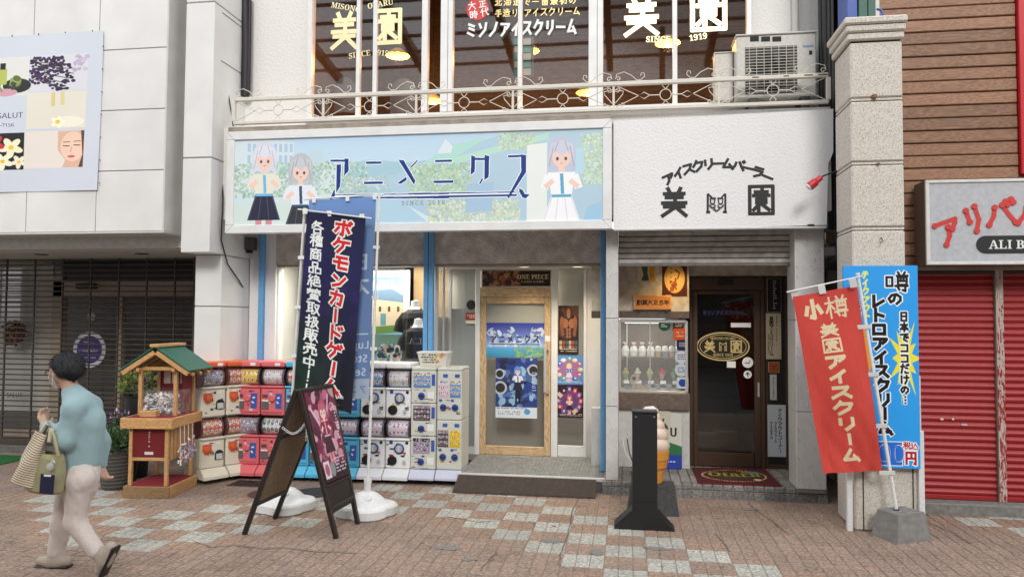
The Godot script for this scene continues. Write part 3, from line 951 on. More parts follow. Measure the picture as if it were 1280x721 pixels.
func draw_salon_banner(im: Image) -> void:
	# 0..640 spans photo x -105..126, y 45..240
	var rg := RandomNumberGenerator.new()
	rg.seed = 2
	var sx := 640.0 / 231.0
	var sy := 640.0 / 195.0
	var bxp := func(x: float, y: float) -> Vector2: return Vector2((x + 105) * sx, (y - 45) * sy)
	# lavender
	var w := func(x0: float, y0: float, x1: float, y1: float, c: Color) -> void:
		var a: Vector2 = bxp.call(x0, y0)
		var b: Vector2 = bxp.call(x1, y1)
		im.fill_rect(Rect2i(Vector2i(a), Vector2i(b - a)), c)
	w.call(39, 72, 109, 117, Color(0.84, 0.84, 0.87))
	for k in 7:
		var a: Vector2 = bxp.call(40, 76 + k * 4)
		var b: Vector2 = bxp.call(92 - absf(k - 3) * 4, 78 + k * 6)
		i_line(im, a, b, 4, Color(0.36, 0.45, 0.22))
		for j in 26:
			var f := rg.randf()
			i_ell(im, a.lerp(b, f) + Vector2(rg.randf_range(-14, 14), rg.randf_range(-12, 12)), rg.randf_range(4, 9), rg.randf_range(3, 7), Color(0.30, 0.16, 0.38).lerp(Color(0.12, 0.05, 0.18), rg.randf()))
	i_dabs(im, Rect2(bxp.call(92, 74), Vector2(48, 60)), 30, 5, 10, [Color(0.80, 0.74, 0.84)], rg)
	# stones and oil
	w.call(-105, 72, 37, 121, Color(0.86, 0.86, 0.84))
	i_ell(im, bxp.call(22, 108), 50, 30, Color(0.10, 0.12, 0.08))
	i_ell(im, bxp.call(8, 116), 42, 16, Color(0.80, 0.60, 0.66))
	i_dabs(im, Rect2(bxp.call(-20, 98), Vector2(130, 50)), 40, 6, 16, [Color(0.35, 0.42, 0.12), Color(0.55, 0.62, 0.25), Color(0.15, 0.2, 0.08)], rg)
	w.call(-2, 86, 9, 106, Color(0.70, 0.74, 0.35))
	w.call(0, 79, 7, 87, Color(0.06, 0.06, 0.06))
	# bottles and bowl
	w.call(36, 118, 108, 163, Color(0.88, 0.86, 0.80))
	w.call(66, 119, 71, 136, Color(0.84, 0.78, 0.55))
	w.call(77, 118, 82, 135, Color(0.86, 0.80, 0.60))
	i_ell(im, bxp.call(88, 155), 50, 22, Color(0.93, 0.91, 0.84))
	for k in 5:
		var a := TAU * k / 5.0
		i_ell(im, bxp.call(74, 155) + Vector2(cos(a), sin(a)) * 12, 13, 8, Color(0.97, 0.95, 0.85), a)
	i_ell(im, bxp.call(74, 155), 8, 8, Color(0.95, 0.75, 0.15))
	# frangipani
	w.call(-105, 167, 34, 213, Color(0.05, 0.05, 0.045))
	for f in [[18, 185, Color(0.95, 0.92, 0.78), 30.0], [8, 202, Color(0.95, 0.93, 0.82), 26.0], [-4, 180, Color(0.80, 0.12, 0.25), 28.0], [-25, 195, Color(0.80, 0.15, 0.3), 28.0], [28, 203, Color(0.93, 0.9, 0.8), 20.0]]:
		for k in 5:
			var a := TAU * k / 5.0 + 0.4
			i_ell(im, bxp.call(f[0], f[1]) + Vector2(cos(a), sin(a)) * f[3] * 0.7, f[3] * 0.75, f[3] * 0.42, f[2], a)
		i_ell(im, bxp.call(f[0], f[1]), f[3] * 0.3, f[3] * 0.3, Color(0.96, 0.75, 0.2))
	# a face with closed eyes
	w.call(35, 166, 106, 212, Color(0.90, 0.86, 0.82))
	var o: Vector2 = bxp.call(92, 190)
	i_poly(im, [o + Vector2(-48, -78), o + Vector2(40, -78), o + Vector2(40, 70), o + Vector2(-30, 70), o + Vector2(-20, 40), o + Vector2(-46, 0)], Color(0.86, 0.70, 0.60))
	i_ell(im, o + Vector2(4, -14), 42, 60, Color(0.93, 0.79, 0.70))
	i_poly(im, [o + Vector2(30, -78), o + Vector2(41, -78), o + Vector2(41, 70), o + Vector2(26, 70), o + Vector2(38, 20)], Color(0.36, 0.22, 0.14))
	for e in [[-18, -18], [18, -20]]:
		i_line(im, o + Vector2(e[0] - 11, e[1]), o + Vector2(e[0] + 11, e[1] + 2), 3.5, Color(0.25, 0.15, 0.12))
		i_line(im, o + Vector2(e[0] - 12, e[1] - 14), o + Vector2(e[0] + 12, e[1] - 16), 3, Color(0.5, 0.34, 0.26))
	i_line(im, o + Vector2(0, -14), o + Vector2(-3, 10), 3, Color(0.80, 0.60, 0.52))
	i_ell(im, o + Vector2(0, 26), 13, 5, Color(0.80, 0.38, 0.38))
	# name and number
	i_text(im, "SALUT", bxp.call(15, 145).x, bxp.call(15, 145).y, 22, Color(0.18, 0.17, 0.32), "sans", false, 1.05)
	i_text(im, "23-7156", bxp.call(8, 157).x, bxp.call(8, 157).y, 14, Color(0.2, 0.2, 0.3), "sans", false)
	i_ell(im, bxp.call(-7, 146), 4, 4, Color(0.18, 0.17, 0.32))

# ---------------------------------------------------------------- right: pillar, wooden wall, red shutters
func make_right_building() -> void:
	var zp := -6.55
	var x0: float = P(1066, 300, zp).x
	var x1: float = P(1132, 300, zp).x
	var zb := -7.02
	var t := thing("stone_pillar", "speckled beige stone pillar with a stepped cap beside the parlour", "pillar", Vector3((x0 + x1) / 2, 0, -6.8))
	var top: float = P(1098, 50, zp).y
	var cuts := [0.0, P(1098, 457, zp).y, P(1098, 370, zp).y, P(1098, 286, zp).y, P(1098, 204, zp).y, P(1098, 124, zp).y, top]
	obj("core", BX(x0 + 0.012, x1 - 0.012, 0, top, zb, zp - 0.012), M.joint, t)
	for k in 6:
		obj("slab", BX(x0, x1, cuts[k] + (0.018 if k else 0.0), cuts[k + 1] - 0.014, zb, zp, 0.012), M.granite, t)
		if k: obj("band", BX(x0 + 0.004, x1 - 0.004, cuts[k] - 0.008, cuts[k] + 0.012, zb + 0.004, zp - 0.004, 0.003), M.granite, t)
	obj("foot", BX(x0 - 0.012, x1 + 0.10, 0, P(1098, 330, zp).y * 0.0 + 1.28, zb - 0.02, zp + 0.02, 0.014), M.granite, t)
	obj("foot_seam", BX(x1 + 0.02, x1 + 0.03, 0, 1.2, zp + 0.018, zp + 0.0225), M.joint, t)
	obj("foot_seam", BX(x0 + 0.05, x0 + 0.06, 0, 1.2, zp + 0.018, zp + 0.0225), M.joint, t)
	var h := top
	for k in 3:
		var e := 0.022 + 0.016 * k
		obj("cap_moulding", BX(x0 - e, x1 + e * 0.6, h + 0.001, h + 0.062, zb - e, zp + e, 0.012), M.granite, t)
		h += 0.064
	for a in [[1093, 121, 0.035], [1098, 205, 0.02]]:
		var p := P(a[0], a[1], zp)
		obj("bolt", B1(p + Vector3(0, 0, 0.01), Vector3(a[2], a[2], 0.03), 0.004), M.rust_paint, t)
	obj("hook", TU([P(1102, 297, zp), P(1102, 297, zp + 0.03), P(1104, 301, zp + 0.035), P(1101, 304, zp + 0.03)], 0.004, 6), M.cable, t)
	# painted post ends on the cap
	var py: float = h
	var pp := thing("painted_post", "blue and green painted steel post standing on the pillar cap", "post", Vector3(x0 + 0.12, py, -6.75))
	obj("blue_face", BX(x0 - 0.0, x0 + 0.085, py + 0.002, py + 2.2, -6.9, -6.62, 0.004), mk(Color(0.012, 0.06, 0.32), 0.4), pp)
	obj("green_face", BX(x0 + 0.09, x0 + 0.16, py + 0.002, py + 2.2, -6.9, -6.6, 0.004), mk(Color(0.03, 0.10, 0.07), 0.5), pp)
	obj("green_face", BX(x0 + 0.164, x0 + 0.225, py + 0.002, py + 2.2, -6.9, -6.6, 0.004), mk(Color(0.03, 0.10, 0.07), 0.5), pp)
	obj("plug", TU([Vector3(x0 + 0.24, py + 0.012, -6.6), Vector3(x0 + 0.275, py + 0.03, -6.58), Vector3(x0 + 0.27, py + 0.08, -6.6), Vector3(x0 + 0.24, py + 0.1, -6.62)], 0.01, 8), mk(Color(0.02, 0.08, 0.4), 0.4), pp)
	# building body with wooden boards
	var b := thing("boarded_building", "brown wooden boarded building with red shutters below", "building", Vector3(3.5, 0, -8))
	var zw := -7.3
	obj("wall_core", BX(2.2, 7, 2.15, 6.8, -9.5, zw - 0.02), M.joint, b)
	obj("pier", BX(2.25, 2.55, 0.0, 2.2, -9.5, zw - 0.0), mk(Color(0.05, 0.045, 0.04), 0.7), b)
	var y := 2.2
	var k2 := 0
	var xe: float = P(1272, 120, zw).x
	while y < 5.9:
		obj("board", BX(2.25, xe, y + 0.004, y + 0.110, zw - 0.02, zw + 0.004 + 0.003 * (k2 % 3), 0.007), M.siding[(k2 * 7 + k2 / 3) % 4], b)
		y += 0.1155
		k2 += 1
	obj("red_corner_post", BX(xe + 0.004, xe + 0.35, P(1272, 219, zw).y, 6.8, zw - 0.1, zw + 0.05, 0.006), M.red_trim, b)
	obj("end_wall", BX(xe + 0.36, 7, P(1272, 219, zw).y, 6.8, zw - 0.1, zw + 0.02), M.white_paint, b)
	obj("board_end", BX(xe + 0.004, 7, 2.2, P(1272, 219, zw).y - 0.002, zw - 0.02, zw), M.siding[1], b)
	obj("lintel", BX(2.5, 7, P(1200, 337, -7.22).y, P(1200, 331.5, -7.22).y, zw - 0.1, -7.2, 0.004), M.beige_trim, b)
	# red shutters
	var zr := -7.36
	var yb := 0.105
	var yt := 2.19
	var pcol: float = P(1249, 480, zr).x
	for side in 2:
		var sxa := P(1146, 480, zr).x if side == 0 else pcol + 0.04
		var sxb := pcol - 0.035 if side == 0 else pcol + 1.6
		var sh := thing("roller_shutter", "closed red roller shutter next to the blue price board" if side == 0 else "closed red roller shutter on the far side of the peeling post", "shutter", Vector3((sxa + sxb) / 2, yb, zr), true, 0.0, "red roller shutters")
		var n := 34
		var prof := []
		var st := (yt - yb) / n
		for q in 7:
			var f := q / 6.0
			prof.append(Vector2(0.004 + 0.012 * sin(PI * minf(1.0, f * 1.15)), f * (st - 0.006)))
		for q in n:
			var m := MB.new()
			var yy := yb + 0.04 + q * st * 0.98
			for i in 6:
				m.q(Vector3(sxa, yy + prof[i + 1].y, zr + prof[i + 1].x), Vector3(sxb, yy + prof[i + 1].y, zr + prof[i + 1].x), Vector3(sxb, yy + prof[i].y, zr + prof[i].x), Vector3(sxa, yy + prof[i].y, zr + prof[i].x))
			m.q(Vector3(sxa, yy + st, zr - 0.008), Vector3(sxb, yy + st, zr - 0.008), Vector3(sxb, yy + prof[6].y, zr + prof[6].x), Vector3(sxa, yy + prof[6].y, zr + prof[6].x))
			obj("slat", m, M.red_shutter, sh)
		obj("bottom_bar", BX(sxa, sxb, yb, yb + 0.04, zr - 0.015, zr + 0.018, 0.004), M.red_shutter, sh)
		obj("backing", BX(sxa, sxb, yb, yt + 0.1, zr - 0.05, zr - 0.02), M.dark, sh)
		if side == 0:
			for lp in [[1206, 531, 0.05, M.alu], [1178, 524, 0.025, M.rail_paint], [1192, 524, 0.02, M.rail_paint]]:
				obj("lock", B1(P(lp[0], lp[1], zr + 0.02), Vector3(lp[2], 0.018, 0.012), 0.003), lp[3], sh)
	var post := MB.new()
	post.bx(pcol - 0.033, pcol + 0.036, yb - 0.01, yt, zr - 0.02, zr + 0.045, 0.006)
	var pim := im_new(64, 512, Color(0.66, 0.62, 0.58))
	var rg := RandomNumberGenerator.new()
	rg.seed = 12
	for q in 520:
		var yy := pow(rg.randf(), 0.8) * 512
		var c := Color(0.55, 0.07, 0.09) if rg.randf() < (0.35 if yy < 250 else 0.55) else Color(0.72, 0.68, 0.64)
		if yy > 210 and yy < 330 and rg.randf() < 0.7: c = Color(0.55, 0.07, 0.09)
		pim.fill_rect(Rect2i(rg.randi_range(-4, 60), int(yy), rg.randi_range(2, 12), rg.randi_range(2, 16)), c)
	var po := thing("shutter_post", "white post with peeling red paint between two red shutters", "post", Vector3(pcol, 0.1, zr))
	obj("bar", post, M.beige_trim, po)
	obj("peeling_face", QD(pcol - 0.029, pcol + 0.032, yb, yt, zr + 0.0485), pic(pim, 0.7), po)
	struct("shutter_step", BX(2.45, 7, -0.05, 0.1, -7.7, -7.2, 0.012), M.concrete)
	# sign box
	var zs := -7.0
	var r := RC(1158, 222.5, 1420, 330.5, zs)
	var s := thing("lightbox_sign", "white lightbox sign with red lettering above the red shutters", "sign", Vector3(r[0] + 0.5, r[2], zs))
	obj("case", BX(r[0], r[1], r[2], r[3], zs - 0.26, zs - 0.02), mk(Color(0.10, 0.07, 0.055), 0.6), s)
	for e in [[r[0], r[1], r[3] - 0.028, r[3]], [r[0], r[1], r[2], r[2] + 0.028], [r[0], r[0] + 0.032, r[2] + 0.028, r[3] - 0.028]]:
		obj("frame", BX(e[0], e[1], e[2], e[3], zs - 0.02, zs + 0.008, 0.004), M.white_paint, s)
	obj("face", BX(r[0] + 0.02, r[1] - 0.02, r[2] + 0.02, r[3] - 0.02, zs - 0.02, zs - 0.004), mk(Color(0.52, 0.53, 0.56), 0.3, T.fine, 1.0), s)
	var k3 := 0
	for l in [["ア", 1186, 287, 27, 31, -0.36], ["リ", 1217, 273, 19, 30, -0.3], ["バ", 1251, 266, 30, 29, -0.1], ["バ", 1290, 266, 30, 29, 0.08]]:
		var lm := MB.new()
		var pc := P(l[1], l[2], zs + 0.0)
		glyph_mesh(lm, l[0], pc, Vector2(l[3], l[4]) / 132.0, 0.038, l[5], 0.0)
		for st in strokes(l[0]):
			for pt in [st[0], st[st.size() - 1]]:
				var q: Vector2 = ((pt - Vector2(0.5, 0.5)) * Vector2(l[3], l[4]) / 132.0).rotated(l[5])
				k3 += 1
				lm.lathe([Vector2(0.025, 0.0), Vector2(0.025, 0.007 + 0.0002 * (k3 % 9)), Vector2(0, 0.007 + 0.0002 * (k3 % 9))], 14, Transform3D(Basis(Vector3.RIGHT, PI / 2), pc + Vector3(q.x, -q.y, 0)))
		obj("letter", lm, M.red_ink, s)
	var pill := MB.new()
	var pl := RC(1221, 294, 1360, 316.5, zs)
	var pts := []
	var hr: float = (pl[3] - pl[2]) / 2
	for k in 13:
		var a := PI / 2 + PI * k / 12.0
		pts.append(Vector2(pl[0] + hr + cos(a) * hr, pl[2] + hr + sin(a) * hr))
	pts.append(Vector2(pl[1], pl[2])); pts.append(Vector2(pl[1], pl[3]))
	pill.prism(pts, zs - 0.004, zs - 0.001)
	obj("name_plate", pill, M.ink, s)
	var ab := MB.new()
	text_mesh(ab, "ALI BABA", P(1277, 305.5, zs + 0.002), 0.075, "serif", true, 1.0)
	obj("lettering", ab, M.white_ink, s)
	# alley between the parlour and the pillar
	var al := thing("alley_wall", "dark narrow gap with meters and pipes between parlour and pillar", "wall", Vector3(1.95, 0, -7.9))
	var alc: Material = M.stucco_old
	obj("back", BX(1.7, 2.3, 0, 6.8, -10.1, -10.0), alc, al)
	obj("side", BX(2.2, 2.26, 0, 6.8, -10.0, -7.05), alc, al)
	obj("roof_slab", BX(1.86, 2.3, 6.4, 6.8, -10.0, -7.4), alc, al)
	var mz := -7.9
	obj("meter_box", PB(1034, 337, 1047, 356, mz, 0.2, 0.01), mk(Color(0.16, 0.15, 0.15), 0.6), al)
	obj("meter_body", LA([Vector2(0.0, -0.09), Vector2(0.05, -0.09), Vector2(0.06, 0.03), Vector2(0.04, 0.09), Vector2(0.0, 0.1)], 16, Transform3D(Basis.IDENTITY, P(1041, 316, mz))), mk(Color(0.20, 0.20, 0.21), 0.5), al)
	obj("label_plate", PB(1033, 290, 1044, 304, mz, 0.05), mk(Color(0.36, 0.25, 0.15), 0.6), al)
	for px in [1026, 1031, 1036, 1041]:
		var a := P(px, 60, -7.6)
		obj("pipe", TU([Vector3(a.x, 2.6 if px > 1034 else 3.7, -7.6), Vector3(a.x, 6.5, -7.6)], 0.018 + 0.006 * (px % 3), 8), mk(Color(0.03, 0.03, 0.03), 0.6), al)

# ---------------------------------------------------------------- the building over both shops
func make_main_building() -> void:
	var t := thing("shop_building", "old white stucco building with wide upstairs windows above both shops", "building", Vector3(-1, 0, -8))
	var zw := -7.75
	var xl := -4.262
	var xr: float = P(1024, 60, zw).x
	var wx0: float = P(384, 80, zw).x
	var wx1: float = P(940, 60, zw).x
	var wy0: float = P(660, 143, zw).y
	var wy1 := 6.35
	obj("wall", BX(xl, wx0, 3.4, 6.8, zw - 0.2, zw), M.stucco_old, t)
	obj("wall", BX(wx1, xr, 3.4, 6.8, zw - 0.2, zw), M.stucco_old, t)
	obj("wall", BX(wx0, wx1, wy1, 6.8, zw - 0.2, zw), M.stucco_old, t)
	obj("wall", BX(wx0, wx1, 3.4, wy0, zw - 0.2, zw - 0.002), M.stucco_old, t)
	obj("corner_pipe", TU([Vector3(wx1 + 0.42, 3.8, zw + 0.04), Vector3(wx1 + 0.42, 6.7, zw + 0.04)], 0.035, 10), M.off_white, t)
	# balcony slab behind the signs
	var yr: float = P(660, 143, -7.25).y      # foot of the railing
	obj("slab", BX(xl, 1.9, 2.75, yr - 0.012, zw - 0.2, -7.32), M.stucco_old, t)
	obj("slab_edge", BX(xl + 0.1, P(764, 140, -7.22).x, yr - 0.105, yr - 0.03, -7.32, -7.22, 0.004), M.beige_trim, t)
	obj("slab_edge", BX(P(766, 140, -7.24).x, 1.87, yr - 0.125, yr - 0.088, -7.32, -7.26, 0.004), M.off_white, t)
	# room upstairs
	var dark_wood := mk(Color(0.17, 0.105, 0.068), 0.6, T.woodh, 0.8)
	obj("room_back", BX(xl, xr, 3.5, 6.6, -11.2, -11.1), dark_wood, t)
	obj("room_floor", BX(xl, xr, 3.55, 3.6, -11.1, zw - 0.2), dark_wood, t)
	obj("room_ceiling", BX(xl, xr, 6.5, 6.56, -11.1, zw - 0.2), dark_wood, t)
	obj("room_side", BX(xl, xl + 0.08, 3.6, 6.5, -11.1, zw - 0.2), dark_wood, t)
	obj("room_side", BX(xr - 0.08, xr, 3.6, 6.5, -11.1, zw - 0.2), dark_wood, t)
	# windows
	var w := thing("upstairs_window", "wide upstairs window row with white frames and gold lettering", "window", Vector3((wx0 + wx1) / 2, wy0, zw))
	var zf := zw + 0.03
	for a in [[384, 389.5, 0.05], [444.5, 449, 0.03], [465, 470, 0.02], [527, 534.5, 0.045], [551, 566, 0.06], [647, 652.5, 0.03], [736, 754, 0.06], [841, 847, 0.03], [934, 940, 0.05]]:
		var x0: float = P(a[0], 80, zf).x
		var x1: float = P(a[1], 80, zf).x
		obj("mullion", BX(x0, x1, wy0 + 0.045, wy1, zf - 0.07, zf + a[2] - 0.03, 0.004), M.white_metal, w)
		if x1 - x0 > 0.1:
			obj("groove", BX((x0 + x1) / 2 + 0.012, (x0 + x1) / 2 + 0.018, wy0 + 0.045, wy1, zf + a[2] - 0.03, zf + a[2] - 0.0285), M.grey_joint, w)
	obj("bottom_frame", BX(wx0, wx1, wy0, wy0 + 0.045, zf - 0.08, zf + 0.025, 0.005), M.white_metal, w)
	obj("top_frame", BX(wx0, wx1, wy1 - 0.06, wy1, zf - 0.09, zf - 0.08), M.white_metal, w)
	for a in [[389.5, 444.5], [449, 465], [470, 527], [566, 647], [652.5, 736], [754, 841], [847, 934]]:
		obj("pane", BX(P(a[0], 80, zf).x, P(a[1], 80, zf).x, wy0 + 0.045, wy1 - 0.02, zf - 0.036, zf - 0.030), M.pane, w)
	# lettering on the glass
	var zl := zf - 0.028
	for l in [["美", 430, 38, 38, 46, M.gold_bright], ["園", 484.5, 33, 38, 42, M.gold_bright], ["美", 802, 20, 44, 46, M.gold_bright], ["園", 886, 14, 44, 44, M.gold_bright]]:
		var g := MB.new()
		glyph_mesh(g, l[0], P(l[1], l[2], zl), Vector2(l[3], l[4]) / 118.0, 0.048, 0.0, 0.0)
		obj("gold_letter", g, l[5], w)
	var gs := MB.new()
	for a in [["MISONO", 432, 9, -0.22], ["OTARU", 475, 5, 0.12], ["SINCE", 449, 68, 0.12], ["1919", 476, 66, -0.12], ["SINCE", 823, 49, -0.05], ["1919", 873, 46, 0.12]]:
		text_mesh(gs, a[0], P(a[1], a[2], zl), 0.062, "serif", true, 0.95, a[3])
	obj("gold_writing", gs, M.gold_bright, w)
	var red := MB.new()
	red.lathe([Vector2(0.125, 0), Vector2(0.125, 0.002), Vector2(0, 0.002)], 32, Transform3D(Basis(Vector3.RIGHT, PI / 2), P(597, 11, zl)))
	obj("red_disc", red, M.red_ink, w)
	var wl := MB.new()
	for a in [["大", 590, 7], ["正", 603, 5], ["時", 592, 18], ["代", 606, 15]]:
		glyph_mesh(wl, a[0], P(a[1], a[2], zl + 0.003), Vector2(0.085, 0.085), 0.011, -0.1, 0.0)
	var big := MB.new()
	var shade := MB.new()
	var s := "ミソノアイスクリーム"
	for k in s.length():
		var px := 589.0 + k * 14.0
		var c := P(px, 37 - k * 0.5, zl + 0.002)
		glyph_mesh(big, s[k], c, Vector2(0.098, 0.155), 0.027, 0.06, 0.0)
		glyph_mesh(shade, s[k], c + Vector3(0.014, -0.012, -0.0035), Vector2(0.1, 0.155), 0.034, 0.06, -0.002)
	obj("white_letter", big, M.white_ink, w)
	obj("letter_shadow_print", shade, M.ink, w)
	var gl := MB.new()
	s = "手造りアイスクリーム"
	for k in s.length():
		glyph_mesh(gl, s[k], P(623.0 + k * 10.2 + (6 if k > 2 else 0), 16.5 - k * 0.35, zl), Vector2(0.072, 0.085), 0.010, 0.03, 0.0)
	s = "北海道で一番最初の"
	for k in s.length():
		glyph_mesh(gl, s[k], P(623.0 + k * 11.6, 3.0 - k * 0.35, zl), Vector2(0.075, 0.085), 0.010, 0.03, 0.0)
	obj("gold_line", gl, M.gold, w)
	obj("white_line", wl, M.white_ink, w)
	# lamps seen through the glass
	for a in [[497, 66, -8.9, 1.0, "lit pendant lamp under the gold founding year in the left panes"], [835, 50, -8.9, 1.0, "lit pendant lamp beside the gold founding year in the right panes"], [541, 123, -9.6, 0.7, "lit pendant lamp low in the open gap of the window"], [660, 60, -9.4, 0.5, "dim lit pendant lamp behind the leaded glass panel"], [735, 112, -9.2, 0.6, "lit pendant lamp low beside the widest window jamb"]]:
		pendant(P(a[0], a[1], a[2]), a[3], a[4])
	# leaded glass lantern panel
	var zq := -8.15
	var lt := thing("leaded_glass_panel", "small leaded glass panel of green and cream panes hanging upstairs", "glass panel", P(656, 95, zq))
	for i in 2:
		for j in 5:
			var cc := Color(0.10, 0.30, 0.24) if (i + j) % 2 == 0 else Color(0.5, 0.48, 0.38)
			obj("pane", PB(643.0 + i * 11, 48.0 + j * 9.4, 652.5 + i * 11, 56.0 + j * 9.4, zq, 0.006), mk(cc, 0.2), lt)
	obj("lead_frame", PB(641, 46, 667, 96, zq - 0.008, 0.008), mk(Color(0.1, 0.09, 0.08), 0.5), lt)
	# furniture by the windows
	for a in [[400, 139, 24, 30, "small low grey chair back at the left jamb upstairs"], [432, 120, 30, 44, "taller grey chair back behind the first upstairs pane"], [505, 122, 36, 44, "widest grey chair back under the lit lamp upstairs"]]:
		var o := MB.new()
		var cc := P(a[0], a[1], -8.35)
		var hw: float = a[2] / 210.0
		var hh: float = a[3] / 105.0
		o.grid(10, 8, func(u, v): return Vector3(cc.x + (u - 0.5) * 2.0 * hw, cc.y + hh * 0.5 - v * hh - 0.35 * hh * pow(absf(u - 0.5) * 2.0, 3.0) * (1.0 - v), cc.z + 0.06 * sin(PI * u)))
		tag(obj("chair_back", o, mk(Color(0.16, 0.14, 0.13), 0.6)), a[4], "chair", "chairs behind the upstairs window")
	make_railing(yr)
	make_air_conditioner(yr)
	make_toy_sign()
	make_fascia(yr)
	# cables at the left corner
	var cab := [[[[298, -8], [300, 40], [303, 100], [305, 118]], 0.022], [[[306, -8], [307, 60], [306, 120]], 0.045], [[[312, -8], [311, 70], [310, 118]], 0.02], [[[278, -8], [279, 60], [282, 100], [287, 130], [291, 158]], 0.007], [[[285, -8], [284, 50], [283, 110], [282, 165]], 0.006]]
	for k in cab.size():
		var pts := []
		for q in cab[k][0]: pts.append(P(q[0], q[1], -7.66 if k < 3 else -7.4))
		tag(obj("cable", TU(pts, cab[k][1], 8), M.cable), ["black cable of medium thickness down the stucco corner", "thickest black cable pipe running down the stucco corner", "thin black pipe nearest the stucco wall face", "thin black wire sagging towards the railing end", "thin straight black wire beside the white column"][k], "cable")
	var w2 := [[[281, 165], [276, 172], [278, 250], [276, 300], [284, 330], [299, 352], [305, 362]], [[300, 295], [302, 318], [305, 350], [303, 367], [299, 362], [301, 345]], [[301, 350], [300, 400], [298, 450], [296, 470]]]
	for k in w2.size():
		var pts := []
		for q in w2[k]: pts.append(X(q[0], q[1], -4.245) if k == 0 and q[0] < 300 and q[1] > 200 else P(q[0], q[1], -7.4 if k == 0 and q[0] < 290 else -7.86))
		tag(obj("wire", TU(pts, 0.008, 6), M.cable), ["loose black wire hanging down beside the toy shop sign", "looped black wire under the junction box", "black wire running down the stucco strip"][k], "wire")
	var jb := thing("junction_box", "grey electric junction box under the corner of the toy shop sign", "junction box", P(309, 310, -7.8))
	obj("box", PB(305, 296, 314.5, 312, -7.78, 0.12, 0.006), mk(Color(0.09, 0.085, 0.085), 0.6), jb)
	for k in 3: obj("gland", PB(306.0 + k * 3, 312, 308.0 + k * 3, 316, -7.82, 0.03), M.black, jb)
	obj("coil", TU([P(296, 300, -7.8), P(300, 296, -7.8), P(304, 300, -7.8), P(303, 307, -7.8), P(298, 307, -7.8), P(296, 301, -7.8)], 0.008, 6), M.cable, jb)
func pendant(p: Vector3, k: float, label: String) -> void:
	var t := thing("pendant_lamp", label, "lamp", p, true, 0.0, "lit lamps upstairs")
	var em := StandardMaterial3D.new()
	em.albedo_color = Color(1, 0.8, 0.5)
	em.emission_enabled = true
	em.emission = Color(1.0, 0.66, 0.30)
	em.emission_energy_multiplier = 3.0
	var xf := Transform3D(Basis.IDENTITY, p)
	obj("shade", LA([Vector2(0.15, -0.04), Vector2(0.12, 0.0), Vector2(0.05, 0.05), Vector2(0.02, 0.06)], 18, xf), mk(Color(0.55, 0.38, 0.18), 0.3), t)
	var b := MB.new()
	b.ball(p + Vector3(0, -0.035, 0), Vector3(0.055, 0.045, 0.055), 12)
	obj("bulb", b, em, t)
	obj("cord", TU([p + Vector3(0, 0.05, 0), Vector3(p.x, 6.5, p.z)], 0.006, 6), M.cable, t)
	var l := OmniLight3D.new()
	l.name = "light"
	l.light_color = Color(1.0, 0.72, 0.40)
	l.light_energy = 0.55 * k
	l.light_size = 0.05
	l.omni_range = 8.0
	l.omni_attenuation = 2.0
	l.shadow_enabled = true
	l.position = Vector3(0, -0.12, 0)
	t.add_child(l)
func spiral(c: Vector3, r: float, turns: float, a0: float, dirn: float) -> Array:
	var pts := []
	var n := int(14 * turns)
	for k in n + 1:
		var f := float(k) / n
		var a := a0 + dirn * TAU * turns * f
		pts.append(c + Vector3(cos(a), sin(a), 0) * r * (1.0 - 0.7 * f))
	return pts
